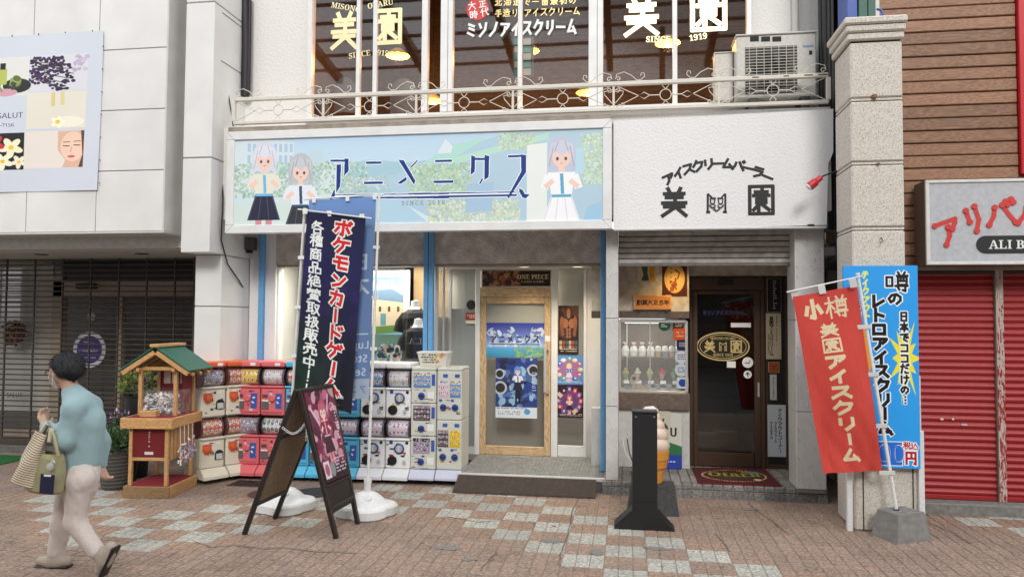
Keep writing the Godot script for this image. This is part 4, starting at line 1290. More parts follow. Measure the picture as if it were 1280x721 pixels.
func make_railing(y0: float) -> void:
	var z := -7.25
	var xa: float = P(292, 140, z).x
	var xb: float = P(1036, 110, z).x
	var y1: float = P(660, 107, z).y
	var t := thing("balcony_railing", "ornamental cream iron railing with diamonds and scrolls along the upstairs ledge", "railing", Vector3((xa + xb) / 2, y0, z))
	obj("top_rail", BX(xa, xb, y1 - 0.042, y1, z - 0.02, z + 0.02, 0.006), M.rail_paint, t)
	obj("bottom_rail", BX(xa, xb, y0, y0 + 0.035, z - 0.018, z + 0.018, 0.005), M.rail_paint, t)
	for k in 5:
		var rx := xb - 0.02 - 0.16 * k * k * 0.25
		obj("rust_patch", B1(Vector3(rx, y1 - 0.018, z + 0.0205), Vector3(0.05 + 0.012 * (k % 3), 0.012, 0.003), 0.001), M.rust_paint, t)
	var n := 6
	var st := (xb - xa) / n
	var ym := (y0 + y1) / 2
	var H := (y1 - y0 - 0.07) / 2
	for k in n + 1:
		var x := xa + st * k
		if k == 0 or k == n:
			obj("end_post", BX(x - 0.02, x + 0.02, y0 + 0.035, y1 - 0.042, z - 0.02, z + 0.02, 0.004), M.rail_paint, t)
		else:
			obj("post", BX(x - 0.011, x + 0.011, y0 + 0.035, y1 - 0.042, z - 0.011, z + 0.011, 0.003), M.rail_paint, t)
			for sg in [-1.0, 1.0]:      # the heart on the post
				var pts := spiral(Vector3(x + sg * 0.04, ym + H * 0.62, z), 0.03, 1.0, (0.0 if sg < 0 else PI), sg)
				pts.reverse()
				pts.append_array([Vector3(x + sg * 0.095, ym + H * 0.45, z), Vector3(x + sg * 0.085, ym + H * 0.15, z), Vector3(x + sg * 0.03, ym - H * 0.45, z), Vector3(x + sg * 0.012, ym - H * 0.6, z)])
				obj("heart_scroll", TU(pts, 0.0045, 6), M.rail_paint, t)
				var q := spiral(Vector3(x + sg * 0.085, ym - H * 0.72, z), 0.024, 1.0, (PI if sg > 0 else 0.0), sg)
				q.reverse()
				q.append(Vector3(x + sg * 0.02, ym - H * 0.95, z))
				obj("foot_scroll", TU(q, 0.0045, 6), M.rail_paint, t)
		for sg in [-1.0, 1.0]:          # scrolls lying on the rail
			if (k == 0 and sg < 0) or (k == n and sg > 0): continue
			var p := spiral(Vector3(x + sg * 0.045, y1 + 0.028, z), 0.026, 1.0, PI if sg > 0 else 0.0, -sg)
			p.reverse()
			for f in [[0.03, 0.075], [0.10, 0.095], [0.17, 0.06], [0.22, 0.012], [0.265, 0.012], [0.30, 0.045], [0.29, 0.08], [0.265, 0.075], [0.262, 0.052]]:
				p.append(Vector3(x + sg * f[0], y1 + f[1], z))
			obj("rail_scroll", TU(p, 0.0045, 6), M.rail_paint, t)
	for k in n:
		var c := Vector3(xa + st * (k + 0.5), ym, z)
		var ring := []
		for j in 17: ring.append(c + Vector3(cos(TAU * j / 16.0), sin(TAU * j / 16.0), 0) * 0.054)
		obj("ring", TU(ring, 0.005, 6), M.rail_paint, t)
		for sg in [-1.0, 1.0]:
			obj("diamond", TU([c + Vector3(0, sg * 0.056, 0), c + Vector3(0.03, sg * 0.09, 0), c + Vector3(0, sg * 0.128, 0), c + Vector3(-0.03, sg * 0.09, 0), c + Vector3(0, sg * 0.056, 0)], 0.0045, 6), M.rail_paint, t)
			obj("link", TU([c + Vector3(sg * 0.056, 0, 0), c + Vector3(sg * 0.15, 0, 0)], 0.006, 6), M.rail_paint, t)
			obj("diamond", TU([c + Vector3(sg * 0.15, 0, 0), c + Vector3(sg * 0.205, 0.032, 0), c + Vector3(sg * 0.26, 0, 0), c + Vector3(sg * 0.205, -0.032, 0), c + Vector3(sg * 0.15, 0, 0)], 0.0045, 6), M.rail_paint, t)
			for s2 in [-1.0, 1.0]:
				obj("brace", TU([c + Vector3(sg * 0.26, 0, 0.003 * s2), c + Vector3(sg * (st * 0.5 - 0.03), s2 * H * 0.93, 0.003 * s2)], 0.0045, 6), M.rail_paint, t)
func make_air_conditioner(y0: float) -> void:
	var z := -7.38
	var r := RC(921, 43, 1021, 121, z)
	var t := thing("air_conditioner", "cream outdoor air conditioner unit standing behind the railing end", "air conditioner", Vector3((r[0] + r[1]) / 2, r[2], z - 0.15))
	var body := mk(Color(0.60, 0.58, 0.53), 0.5, T.fine, 1.5)
	obj("body", BX(r[0], r[1], r[2], r[3], z - 0.3, z, 0.012), body, t)
	obj("lid", BX(r[0] - 0.008, r[1] + 0.008, r[3] + 0.0005, r[3] + 0.018, z - 0.31, z + 0.01, 0.005), body, t)
	var g := RC(932, 58, 997, 117, z)
	obj("fan_opening", BX(g[0], g[1], g[2], g[3], z - 0.002, z + 0.004), mk(Color(0.09, 0.085, 0.08), 0.8), t)
	var gc := Vector3((g[0] + g[1]) / 2, (g[2] + g[3]) / 2, z + 0.006)
	obj("fan_ring", LA([Vector2(0.2, 0), Vector2(0.2, 0.004), Vector2(0.17, 0.004), Vector2(0.17, 0)], 30, Transform3D(Basis(Vector3.RIGHT, PI / 2), gc)), M.black, t)
	for k in 5:
		var a := TAU * k / 5.0
		var m := MB.new()
		m.bar(gc + Vector3(cos(a), sin(a), 0) * 0.03 + Vector3(0, 0, 0.004), gc + Vector3(cos(a + 0.5), sin(a + 0.5), 0) * 0.165 + Vector3(0, 0, 0.004), 0.09, 0.004)
		obj("fan_blade", m, M.dark, t)
	for k in 16:
		var y: float = lerpf(g[2], g[3], (k + 0.5) / 16.0)
		obj("grille_wire", BX(g[0], g[1], y - 0.002, y + 0.002, z + 0.016, z + 0.020), M.rail_paint, t)
	for k in 7:
		var x: float = lerpf(g[0], g[1], (k + 0.5) / 7.0)
		obj("grille_wire", BX(x - 0.002, x + 0.002, g[2], g[3], z + 0.0205, z + 0.0245), M.rail_paint, t)
	for k in 3:
		obj("top_vent", PB(938.0 + k * 14, 45.5, 949.0 + k * 14, 51.5, z + 0.004, 0.006), M.dark, t)
	var lg := MB.new()
	text_mesh(lg, "DAIKIN", P(1011, 57.5, z + 0.003), 0.020, "sans", true, 1.0)
	obj("maker_name", lg, mk(Color(0.03, 0.22, 0.5), 0.5), t)
	obj("handle", PB(1012, 63, 1016, 68, z + 0.004, 0.006, 0.002), M.dark, t)
	for k in 2:
		obj("foot", BX(r[0] + 0.12 + k * 0.48, r[0] + 0.2 + k * 0.48, y0 - 0.01, r[2] - 0.001, z - 0.28, z - 0.02), M.black, t)
	var d := thing("duct_cover", "pale cabinet standing against the air conditioner upstairs", "cabinet", P(905, 128, -7.55))
	obj("case", PB(894, 66, 917, 126, -7.55, 0.17, 0.008), body, d)
	obj("lid", PB(893, 64.5, 917.5, 66, -7.54, 0.19, 0.003), body, d)
func make_toy_sign() -> void:
	var z := -7.2
	var r := RC(282, 165, 765, 287, z)
	r[3] = (P(283, 164.6, z).y + P(765, 148.8, z).y) / 2
	r[2] = (P(281, 292, z).y + P(765, 286, z).y) / 2
	r[0] = P(282, 230, z).x
	r[1] = P(765, 220, z).x
	var t := thing("shop_sign", "long white framed sign with blue angular lettering over a pale town picture", "sign", Vector3((r[0] + r[1]) / 2, r[2], z))
	obj("case", BX(r[0] + 0.01, r[1] - 0.002, r[2] + 0.01, r[3] - 0.01, z - 0.16, z - 0.02), M.off_white, t)
	var f := 0.088
	obj("frame", BX(r[0], r[1], r[3] - f, r[3], z - 0.09, z + 0.006, 0.005), M.white_metal, t)
	obj("frame", BX(r[0], r[1], r[2], r[2] + f, z - 0.09, z + 0.006, 0.005), M.white_metal, t)
	obj("frame", BX(r[0], r[0] + f, r[2] + f + 0.001, r[3] - f - 0.001, z - 0.09, z + 0.0055, 0.005), M.white_metal, t)
	obj("frame", BX(r[1] - f, r[1], r[2] + f + 0.001, r[3] - f - 0.001, z - 0.09, z + 0.0055, 0.005), M.white_metal, t)
	for c in [[r[0], r[2], 1, 1], [r[1], r[2], -1, 1], [r[0], r[3], 1, -1], [r[1], r[3], -1, -1]]:
		var m := MB.new()
		m.bar(Vector3(c[0] + 0.004 * c[2], c[1] + 0.004 * c[3], z + 0.0062), Vector3(c[0] + f * c[2], c[1] + f * c[3], z + 0.0062), 0.003, 0.001)
		obj("mitre", m, M.grey_joint, t)
	var im := im_new(1380, 330, Color(0.80, 0.86, 0.92))
	draw_toy_sign(im)
	obj("picture", QD(r[0] + f, r[1] - f, r[2] + f, r[3] - f, z - 0.012), pic(im, 0.35), t)
	obj("picture_back", BX(r[0] + f - 0.01, r[1] - f + 0.01, r[2] + f - 0.01, r[3] - f + 0.01, z - 0.022, z - 0.016), M.off_white, t)
func draw_toy_sign(im: Image) -> void:
	var W := 1380.0
	var S := func(px: float, py: float) -> Vector2:
		var u := (px - 293.0) / 460.0
		var a := 176.0 - 17.0 * u
		var b := 280.0 - 7.0 * u
		return Vector2(u * W, (py - a) / (b - a) * 330.0)
	var rg := RandomNumberGenerator.new()
	rg.seed = 31
	i_grad(im, Rect2i(0, 0, 1380, 330), Color(0.74, 0.84, 0.92), Color(0.84, 0.90, 0.90))
	# far hills and town
	i_poly(im, [S.call(430, 205), S.call(470, 199), S.call(520, 202), S.call(570, 196), S.call(570, 240), S.call(430, 240)], Color(0.66, 0.79, 0.84))
	i_poly(im, [S.call(293, 178), S.call(330, 174), S.call(372, 178), S.call(372, 245), S.call(293, 245)], Color(0.83, 0.88, 0.90))
	for k in 26:
		i_poly(im, [S.call(310 + (k % 9) * 7, 180 + (k / 9) * 14), S.call(314 + (k % 9) * 7, 180 + (k / 9) * 14), S.call(314 + (k % 9) * 7, 190 + (k / 9) * 14), S.call(310 + (k % 9) * 7, 190 + (k / 9) * 14)], Color(0.68, 0.78, 0.86))
	i_poly(im, [S.call(392, 188), S.call(409, 186), S.call(409, 235), S.call(392, 235)], Color(0.76, 0.84, 0.88))
	i_poly(im, [S.call(407, 204), S.call(432, 202), S.call(432, 235), S.call(407, 235)], Color(0.88, 0.92, 0.92))
	for k in 24: i_line(im, S.call(408, 205 + k * 1.2), S.call(431, 203 + k * 1.2), 1.5, Color(0.74, 0.82, 0.86))
	i_dabs(im, Rect2(S.call(293, 205), Vector2(520, 130)), 900, 3, 8, [Color(0.72, 0.84, 0.76), Color(0.78, 0.88, 0.78), Color(0.66, 0.80, 0.74)], rg)
	i_dabs(im, Rect2(S.call(440, 220), Vector2(260, 50)), 300, 2, 6, [Color(0.80, 0.88, 0.84), Color(0.88, 0.90, 0.86), Color(0.72, 0.82, 0.84)], rg)
	# canal
	i_poly(im, [S.call(470, 240), S.call(500, 240), S.call(545, 277), S.call(470, 280)], Color(0.70, 0.82, 0.88))
	i_poly(im, [S.call(293, 256), S.call(420, 240), S.call(430, 281), S.call(293, 281)], Color(0.82, 0.88, 0.86))
	# warehouse under ivy
	i_poly(im, [S.call(493, 222), S.call(530, 205), S.call(568, 190), S.call(576, 186), S.call(640, 165), S.call(753, 160), S.call(753, 274), S.call(560, 277), S.call(500, 245)], Color(0.70, 0.80, 0.86))
	i_poly(im, [S.call(556, 190), S.call(566, 174), S.call(575, 180), S.call(620, 168), S.call(575, 197), S.call(535, 205)], Color(0.70, 0.86, 0.82))
	i_poly(im, [S.call(555, 191), S.call(565, 173), S.call(574, 182), S.call(572, 190)], Color(0.86, 0.90, 0.92))
	i_poly(im, [S.call(560, 200), S.call(690, 164), S.call(690, 172), S.call(565, 207)], Color(0.72, 0.87, 0.80))
	i_dabs(im, Rect2(S.call(520, 205), Vector2(230, 130)), 900, 2.5, 7, [Color(0.74, 0.86, 0.72), Color(0.80, 0.89, 0.76), Color(0.68, 0.82, 0.70)], rg)
	i_dabs(im, Rect2(S.call(630, 166), Vector2(130, 60)), 320, 2.5, 6, [Color(0.76, 0.87, 0.74), Color(0.82, 0.90, 0.80)], rg)
	i_dabs(im, Rect2(S.call(728, 166), Vector2(75, 180)), 420, 2.5, 7, [Color(0.76, 0.87, 0.76), Color(0.84, 0.91, 0.80)], rg)
	i_dabs(im, Rect2(S.call(545, 250), Vector2(330, 80)), 900, 2.5, 7, [Color(0.86, 0.91, 0.80), Color(0.78, 0.88, 0.76), Color(0.90, 0.92, 0.86)], rg)
	i_poly(im, [S.call(592, 228), S.call(625, 226), S.call(622, 262), S.call(590, 264)], Color(0.66, 0.77, 0.86))
	i_poly(im, [S.call(664, 180), S.call(688, 177), S.call(688, 275), S.call(664, 276)], Color(0.90, 0.92, 0.90))
	i_poly(im, [S.call(720, 184), S.call(731, 183), S.call(731, 214), S.call(720, 215)], Color(0.72, 0.84, 0.90))
	i_poly(im, [S.call(736, 256), S.call(751, 250), S.call(751, 272), S.call(730, 273)], Color(0.62, 0.78, 0.88))
	# three plain figures
	i_figure(im, S.call(333, 178).x, S.call(333, 178).y, 94, Color(0.84, 0.85, 0.90), Color(0.90, 0.89, 0.82), Color(0.17, 0.18, 0.26), Color(0.45, 0.72, 0.88))
	i_figure(im, S.call(381, 192).x, S.call(381, 192).y, 92, Color(0.74, 0.75, 0.77), Color(0.90, 0.91, 0.94), Color(0.22, 0.22, 0.25), Color(0.20, 0.32, 0.45))
	i_figure(im, S.call(705, 170).x, S.call(705, 170).y, 98, Color(0.76, 0.77, 0.84), Color(0.95, 0.95, 0.96), Color(0.95, 0.95, 0.96), Color(0.38, 0.66, 0.78))
	# angular lettering
	var A := func(x: float, y: float) -> Vector2: return S.call(270 + x / 4.24, 130 + y / 4.24)
	var B := func(x: float, y: float) -> Vector2: return S.call(520 + x / 4.24, 130 + y / 4.24)
	var ink := Color(0.10, 0.22, 0.50)
	var halo := Color(0.93, 0.95, 0.97)
	var shapes := [
		[A, [[635, 293], [712, 292], [712, 287], [733, 287], [735, 350], [710, 378], [712, 303], [635, 303]]],
		[A, [[668, 318], [693, 318], [690, 430], [668, 468]]], [A, [[655, 452], [662, 452], [662, 480], [640, 508], [632, 505]]],
		[A, [[828, 302], [912, 301], [912, 312], [828, 314]]], [A, [[820, 407], [920, 406], [920, 418], [820, 420]]],
		[A, [[1003, 293], [1030, 293], [1094, 402], [1087, 422]]], [A, [[1100, 294], [1107, 296], [1070, 335], [1065, 330]]], [A, [[1046, 380], [1047, 398], [1020, 416], [1003, 417], [1003, 411]]],
		[B, [[137, 292], [225, 290], [225, 301], [137, 304]]], [B, [[130, 401], [233, 399], [233, 411], [130, 413]]],
		[B, [[325, 266], [345, 274], [344, 352], [324, 370]]], [B, [[325, 281], [400, 280], [400, 291], [325, 293]]], [B, [[395, 265], [418, 271], [416, 380], [394, 398]]], [B, [[380, 388], [388, 390], [377, 415], [366, 419]]],
		[B, [[515, 267], [585, 264], [585, 275], [515, 278]]], [B, [[580, 261], [607, 266], [606, 355], [520, 492], [512, 488], [582, 352]]], [B, [[572, 438], [590, 450], [600, 470], [625, 472], [606, 493], [590, 488], [572, 458]]],
		[A, [[615, 487], [1272, 484], [1272, 493], [615, 496]]], [B, [[0, 484], [560, 470], [560, 480], [0, 493]]], [A, [[655, 473], [1272, 467], [1272, 471], [655, 478]]], [B, [[0, 466], [550, 457], [550, 462], [0, 471]]],
	]
	for s in shapes:
		var pts := []
		for q in s[1]: pts.append(s[0].call(q[0], q[1]))
		for k in pts.size(): i_line(im, pts[k], pts[(k + 1) % pts.size()], 6, halo)
	for s in shapes:
		var pts := []
		for q in s[1]: pts.append(s[0].call(q[0], q[1]))
		i_poly(im, pts, ink)
	var sc: Vector2 = S.call(538, 252)
	i_text(im, "S I N C E   2 0 1 8", sc.x, sc.y, 15, Color(0.42, 0.46, 0.50), "serif", false, 1.0, false, 0.0)
func make_fascia(yr: float) -> void:
	var z := -7.24
	var t := thing("parlour_fascia", "rough white stucco fascia with black painted parlour name", "sign wall", P(900, 285, z))
	var pts := []
	for q in [[767, 151.5], [1042, 136], [1042, 190], [1039, 198], [1036, 203], [1034, 281], [900, 285], [767, 287.5]]:
		var p := P(q[0], q[1], z)
		pts.append(Vector2(p.x, p.y))
	var m := MB.new()
	m.prism(pts, z - 0.1, z)
	obj("stucco_face", m, M.stucco, t)
	obj("drip_edge", BX(pts[7].x, pts[5].x, pts[6].y - 0.012, pts[6].y + 0.006, z - 0.1, z + 0.006, 0.003), M.white_paint, t)
	obj("chipped_edge", B1(P(1014, 281.5, z + 0.004), Vector3(0.06, 0.02, 0.01), 0.004), M.dark, t)
	var s := "アイスクリームパーラー"
	var n := s.length()
	for k in n:
		var f := float(k) / (n - 1)
		var px := lerpf(836, 960, f)
		var py := 223.0 - 18.0 * (1.0 - pow(f * 2.0 - 1.0, 2.0)) - 2.0 * f
		var turn := lerpf(-0.42, 0.42, f)
		var g := MB.new()
		glyph_mesh(g, s[k], P(px, py, z), Vector2(0.112, 0.10), 0.025, turn, 0.001)
		obj("painted_letter", g, M.ink, t)
	for l in [["美", 843, 252.5, 33, 34, 0.037], ["園", 952, 250, 31, 33, 0.034]]:
		var g := MB.new()
		glyph_mesh(g, l[0], P(l[1], l[2], z), Vector2(l[3], l[4]) / 128.0, l[5], 0.0, 0.001)
		obj("painted_letter", g, M.ink, t)
	# the double gate lamp emblem
	var e := MB.new()
	var k0 := 0
	for sg in [-1.0, 1.0]:
		for l in [[-13, 12, -8, 12, 3.0], [-11, -11, -11, 12, 2.4], [-11, -11, -6, -6, 2.0], [-8, -5, -1, -5, 2.2], [-8, -5, -7, 2, 1.4], [-2, -5, -3, 2, 1.4], [-7, 2, -3, 2, 2.0], [-9, 3, -6, 7, 1.8], [-6, 7, -2, 6, 1.8], [-2, 6, -2, 3, 1.5], [-4, 8, 0, 11, 1.8]]:
			var a := P(896.0 + sg * l[0], 253.0 + l[1], z)
			var b := P(896.0 + sg * l[2], 253.0 + l[3], z)
			k0 += 1
			e.bar(a + Vector3(0, 0, 0.0015 + 0.0003 * k0), b + Vector3(0, 0, 0.0015 + 0.0003 * k0), l[4] / 128.0, 0.0004)
	obj("lamp_emblem", e, M.ink, t)
	# red spot lamp on an arm
	var rp := P(1017, 229, -6.95)
	var l := thing("spot_lamp", "small red spot lamp on a black arm pointing at the white fascia", "lamp", rp)
	var dirn := (P(1012, 233, -6.95) - P(1027, 221, -6.95)).normalized()
	var sx := dirn.cross(Vector3.BACK).normalized()
	var xf := Transform3D(Basis(sx, dirn, sx.cross(dirn)), P(1027, 221.5, -6.95))
	obj("housing", LA([Vector2(0.0, 0.0), Vector2(0.024, 0.0), Vector2(0.027, 0.05), Vector2(0.038, 0.065), Vector2(0.040, 0.128), Vector2(0.034, 0.13)], 18, xf), M.red_trim, l)
	obj("bulb", LA([Vector2(0.034, 0.12), Vector2(0.030, 0.145), Vector2(0.0, 0.152)], 16, xf), M.white_plastic, l)
	obj("arm", TU([P(1027, 221, -6.95), P(1037, 217, -6.97), P(1046, 214, -7.0)], 0.008, 8), M.cable, l)

# ---------------------------------------------------------------- toy shop
func poster(seed_: int, w: int, h: int, bg: Color, cols: Array, n := 90, s0 := 4.0, s1 := 22.0) -> Image:   # a plain colourful print, no known picture
	var im := im_new(w, h, bg)
	var rg := RandomNumberGenerator.new()
	rg.seed = seed_
	i_dabs(im, Rect2(0, 0, w, h), n, s0, s1, cols, rg)
	return im
func make_toy_shop() -> void:
	var zf := -7.93
	var xa := -4.262
	var t := thing("toy_shop", "toy shop with blue posts, display window and recessed entrance", "shop", Vector3(-2.2, 0, -8))
	obj("stucco_strip", BX(xa, P(343, 400, zf).x, 0.0, 2.75, zf - 0.2, zf), M.stucco, t)
	var ly: float = P(540, 330, zf).y
	obj("lintel", BX(P(343, 400, zf).x, P(752, 400, zf).x, ly, 2.75, zf - 0.22, zf), M.stucco_tan, t)
	obj("lintel_lip", BX(P(343, 400, zf).x, P(752, 400, zf).x, ly - 0.022, ly - 0.001, zf - 0.22, zf - 0.02, 0.004), M.beige_trim, t)
	for a in [[320.5, 326.5], [528, 540], [750.5, 757]]:
		var x0: float = P(a[0], 440, zf + 0.06).x
		var x1: float = P(a[1], 440, zf + 0.06).x
		obj("blue_post", BX(x0, x1, 0.0 if a[0] < 600 else 0.13, 2.66, zf - 0.02, zf + 0.06, 0.006), M.blue_post, t)
		if x1 - x0 > 0.08:
			obj("groove", BX((x0 + x1) / 2 - 0.004, (x0 + x1) / 2 + 0.004, 0.3, 2.66, zf + 0.06, zf + 0.0615), M.joint, t)
	# display window
	var zg := zf - 0.08
	var gx0: float = P(345, 400, zg).x
	var gx1: float = P(528, 400, zg).x
	obj("window_frame", BX(gx0 - 0.01, gx0 + 0.03, 0.35, ly - 0.022, zg - 0.03, zg + 0.03, 0.004), M.white_metal, t)
	obj("window_frame", BX(gx0, gx1, 0.35, 0.40, zg - 0.03, zg + 0.03, 0.004), M.white_metal, t)
	obj("stall_riser", BX(xa, gx1 + 0.1, 0.0, 0.35, zg - 0.1, zg + 0.04), M.stucco, t)
	obj("window_glass", BX(gx0 + 0.03, gx1, 0.4, ly - 0.022, zg - 0.004, zg + 0.002), M.pane, t)
	# room behind
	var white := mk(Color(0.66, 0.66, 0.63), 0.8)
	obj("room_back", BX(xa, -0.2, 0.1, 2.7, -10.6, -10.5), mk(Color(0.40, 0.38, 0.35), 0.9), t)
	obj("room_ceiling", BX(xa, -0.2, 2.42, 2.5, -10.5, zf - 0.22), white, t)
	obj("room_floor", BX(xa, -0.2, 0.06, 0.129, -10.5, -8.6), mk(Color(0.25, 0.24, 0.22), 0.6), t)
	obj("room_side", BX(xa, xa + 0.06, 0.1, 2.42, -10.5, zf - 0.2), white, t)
	obj("display_floor", BX(xa + 0.06, gx1, 0.35, 0.42, -9.0, zg - 0.03), white, t)
	obj("display_partition", BX(gx0 + 0.02, P(447, 400, -8.95).x, 0.42, 2.42, -9.0, -8.95), mk(Color(0.66, 0.68, 0.60), 0.8), t)
	obj("display_partition", BX(P(447, 400, -8.95).x, P(515, 400, -8.95).x, 0.42, 2.42, -9.05, -9.0), mk(Color(0.13, 0.13, 0.13), 0.8), t)
	obj("tan_panel", PB(506, 330, 560, 460, -9.0, 0.04), mk(Color(0.48, 0.34, 0.18), 0.7), t)
	obj("pillar_box", PB(384, 345, 398, 470, -8.9, 0.1), M.off_white, t)
	obj("spot_can", LA([Vector2(0.0, 0.0), Vector2(0.035, 0.0), Vector2(0.035, 0.09), Vector2(0.0, 0.09)], 14, Transform3D(Basis(Vector3.RIGHT, 0.6), P(352, 335, -8.2))), M.black, t)
	# lights inside, as the bright window and the two downlights show
	room_light(t, Vector3(-3.4, 2.40, -8.45), Vector2(0.9, 0.3), 1.2, "ceiling_panel")
	room_light(t, Vector3(-2.55, 2.40, -8.5), Vector2(0.5, 0.3), 1.0, "ceiling_panel")
	room_light(t, Vector3(-1.1, 2.40, -9.2), Vector2(0.9, 0.3), 1.1, "ceiling_panel")
	# recess with the door
	var zd := -8.65
	var ry := 2.30
	var sx1: float = P(752, 440, zf).x
	obj("recess_soffit", BX(gx1, sx1 + 0.02, ry, ry + 0.1, zd - 0.1, zf - 0.22), M.off_white, t)
	obj("recess_side", BX(sx1, sx1 + 0.06, 0.13, 2.66, zd - 0.1, zf - 0.0), M.stucco, t)
	obj("recess_end", BX(P(731, 440, zd).x, sx1, 0.13, 2.3, zd - 0.1, zd), M.stucco, t)
	for px in [655, 722]:
		var p := P(px, 327, -8.25)
		p.y = ry
		var em := StandardMaterial3D.new()
		em.albedo_color = Color(1, 0.95, 0.85)
		em.emission_enabled = true
		em.emission = Color(1, 0.92, 0.78)
		em.emission_energy_multiplier = 1.4
		var d := thing("downlight", "lit round downlight above the wooden toy shop door" if px == 655 else "lit round downlight above the narrow side window", "lamp", p, true, 0.0, "entrance downlights")
		obj("rim", LA([Vector2(0.06, -0.004), Vector2(0.075, -0.006), Vector2(0.075, 0.0)], 20, Transform3D(Basis.IDENTITY, p)), M.white_metal, d)
		obj("lens", LA([Vector2(0.0, -0.003), Vector2(0.06, -0.003), Vector2(0.06, 0.0)], 20, Transform3D(Basis.IDENTITY, p)), em, d)
		var sl := SpotLight3D.new()
		sl.name = "light"
		sl.light_color = Color(1, 0.92, 0.78)
		sl.light_energy = 0.6
		sl.spot_angle = 62
		sl.spot_range = 6.0
		sl.spot_attenuation = 2.0
		sl.light_size = 0.1
		sl.shadow_enabled = true
		sl.position = Vector3(0, -0.02, 0)
		sl.rotation_degrees = Vector3(-90, 0, 0)
		d.add_child(sl)
	# slanting glass return from the post to the door wall
	var ga := Vector3(P(544, 440, -7.95).x, 0, -7.98)
	var gb := Vector3(P(562, 440, zd).x, 0, zd)
	for f in [[0.0, 0.018], [0.5, 0.012], [1.0, 0.022]]:
		var p := ga.lerp(gb, f[0])
		obj("return_frame", BX(p.x - f[1], p.x + f[1], 0.13, ry, p.z - 0.02, p.z + 0.02, 0.004), M.alu, t)
	var rg2 := MB.new()
	rg2.bar(ga + Vector3(0, 1.25, 0), gb + Vector3(0, 1.25, 0), 2.1, 0.006, 0.0, Vector3.UP)
	var ret := MB.new()
	var nn := (gb - ga).normalized()
	ret.box((ga + gb) / 2 + Vector3(0, 1.22, 0), Vector3((gb - ga).length(), 2.14, 0.006), 0.0, Basis(nn, Vector3.UP, nn.cross(Vector3.UP)))
	obj("return_glass", ret, M.pane, t)
	obj("return_panel", B1((ga + gb) / 2 + Vector3(-0.03, 0.95, -0.02), Vector3((gb - ga).length(), 1.55, 0.01), 0.0, Basis(nn, Vector3.UP, nn.cross(Vector3.UP))), mk(Color(0.46, 0.48, 0.48), 0.5), t)
	# panel left of the door
	obj("side_panel", PB(561, 386, 594, 558, zd - 0.03, 0.02), mk(Color(0.44, 0.47, 0.47), 0.45), t)
	obj("side_board", PB(561, 333, 594, 386, zd - 0.08, 0.02), mk(Color(0.50, 0.50, 0.46), 0.7), t)
	obj("side_skirting", PB(561, 558, 594, 567.5, zd + 0.0, 0.05), M.white_metal, t)
	obj("side_glass", PB(561, 333, 594, 558, zd + 0.0, 0.006), M.pane, t)
	var ci := P(589, 381, zd + 0.008)
	obj("black_sticker", LA([Vector2(0.058, 0), Vector2(0.058, 0.002), Vector2(0, 0.002)], 24, Transform3D(Basis(Vector3.RIGHT, PI / 2), ci)), M.ink, t)
	var im := im_new(96, 96, Color(0.60, 0.20, 0.08))
	var rg := RandomNumberGenerator.new()
	rg.seed = 3
	i_lines(im, Rect2(12, 18, 72, 36), 2, Color(0.9, 0.85, 0.8), rg)
	im.fill_rect(Rect2i(0, 66, 96, 30), Color(0.82, 0.80, 0.76))
	obj("orange_sticker", PQ(582, 391, 596, 404.5, zd + 0.010), pic(im), t)
	# transom
	obj("transom_bar", PB(594, 329.5, 735, 334, zd + 0.02, 0.07, 0.004), M.alu, t)
	im = im_new(340, 84, Color(0.10, 0.045, 0.03))
	rg.seed = 8
	i_dabs(im, Rect2(0, 0, 180, 84), 130, 5, 18, [Color(0.32, 0.10, 0.05), Color(0.55, 0.25, 0.10), Color(0.12, 0.05, 0.03), Color(0.62, 0.42, 0.25)], rg)
	i_text(im, "ONE PIECE", 252, 34, 24, Color(0.86, 0.78, 0.60), "serif", true, 0.86)
	i_text(im, "CARD GAME", 252, 60, 11, Color(0.8, 0.7, 0.5), "serif", true, 1.2)
	obj("transom_poster", PQ(603.5, 338.5, 688, 357.5, zd + 0.001), pic(im), t)
	obj("transom_glass", PB(601, 334, 689, 359, zd + 0.0, 0.01), M.pane, t)
	# aluminium jambs
	for a in [[593.5, 599.5, 333, 569], [689, 697, 333, 571], [729.5, 733.5, 333, 572]]:
		obj("jamb", PB(a[0], a[2], a[1], a[3], zd + 0.03, 0.08, 0.004), M.white_metal, t)
	# sidelight right of the door
	obj("sidelight_glass", PB(697, 334, 730, 558, zd + 0.0, 0.006), M.pane, t)
	obj("sidelight_panel", PB(697, 557, 730, 571, zd + 0.01, 0.05, 0.004), M.white_metal, t)
	obj("sidelight_board", PB(693, 330, 738, 524, zd - 0.13, 0.02), mk(Color(0.76, 0.77, 0.71), 0.8), t)
	var sp := [[698, 382, 723.5, 443, Color(0.16, 0.09, 0.06), [Color(0.55, 0.30, 0.18), Color(0.30, 0.14, 0.09), Color(0.70, 0.48, 0.32), Color(0.08, 0.05, 0.04)], 61], [693, 444, 730, 480.5, Color(0.36, 0.55, 0.78), [Color(0.85, 0.80, 0.55), Color(0.80, 0.35, 0.5), Color(0.25, 0.4, 0.75), Color(0.85, 0.85, 0.9), Color(0.35, 0.65, 0.6)], 62], [694, 481.5, 730, 522, Color(0.18, 0.05, 0.13), [Color(0.75, 0.25, 0.35), Color(0.55, 0.35, 0.65), Color(0.85, 0.7, 0.6), Color(0.12, 0.05, 0.2), Color(0.4, 0.3, 0.6)], 63]]
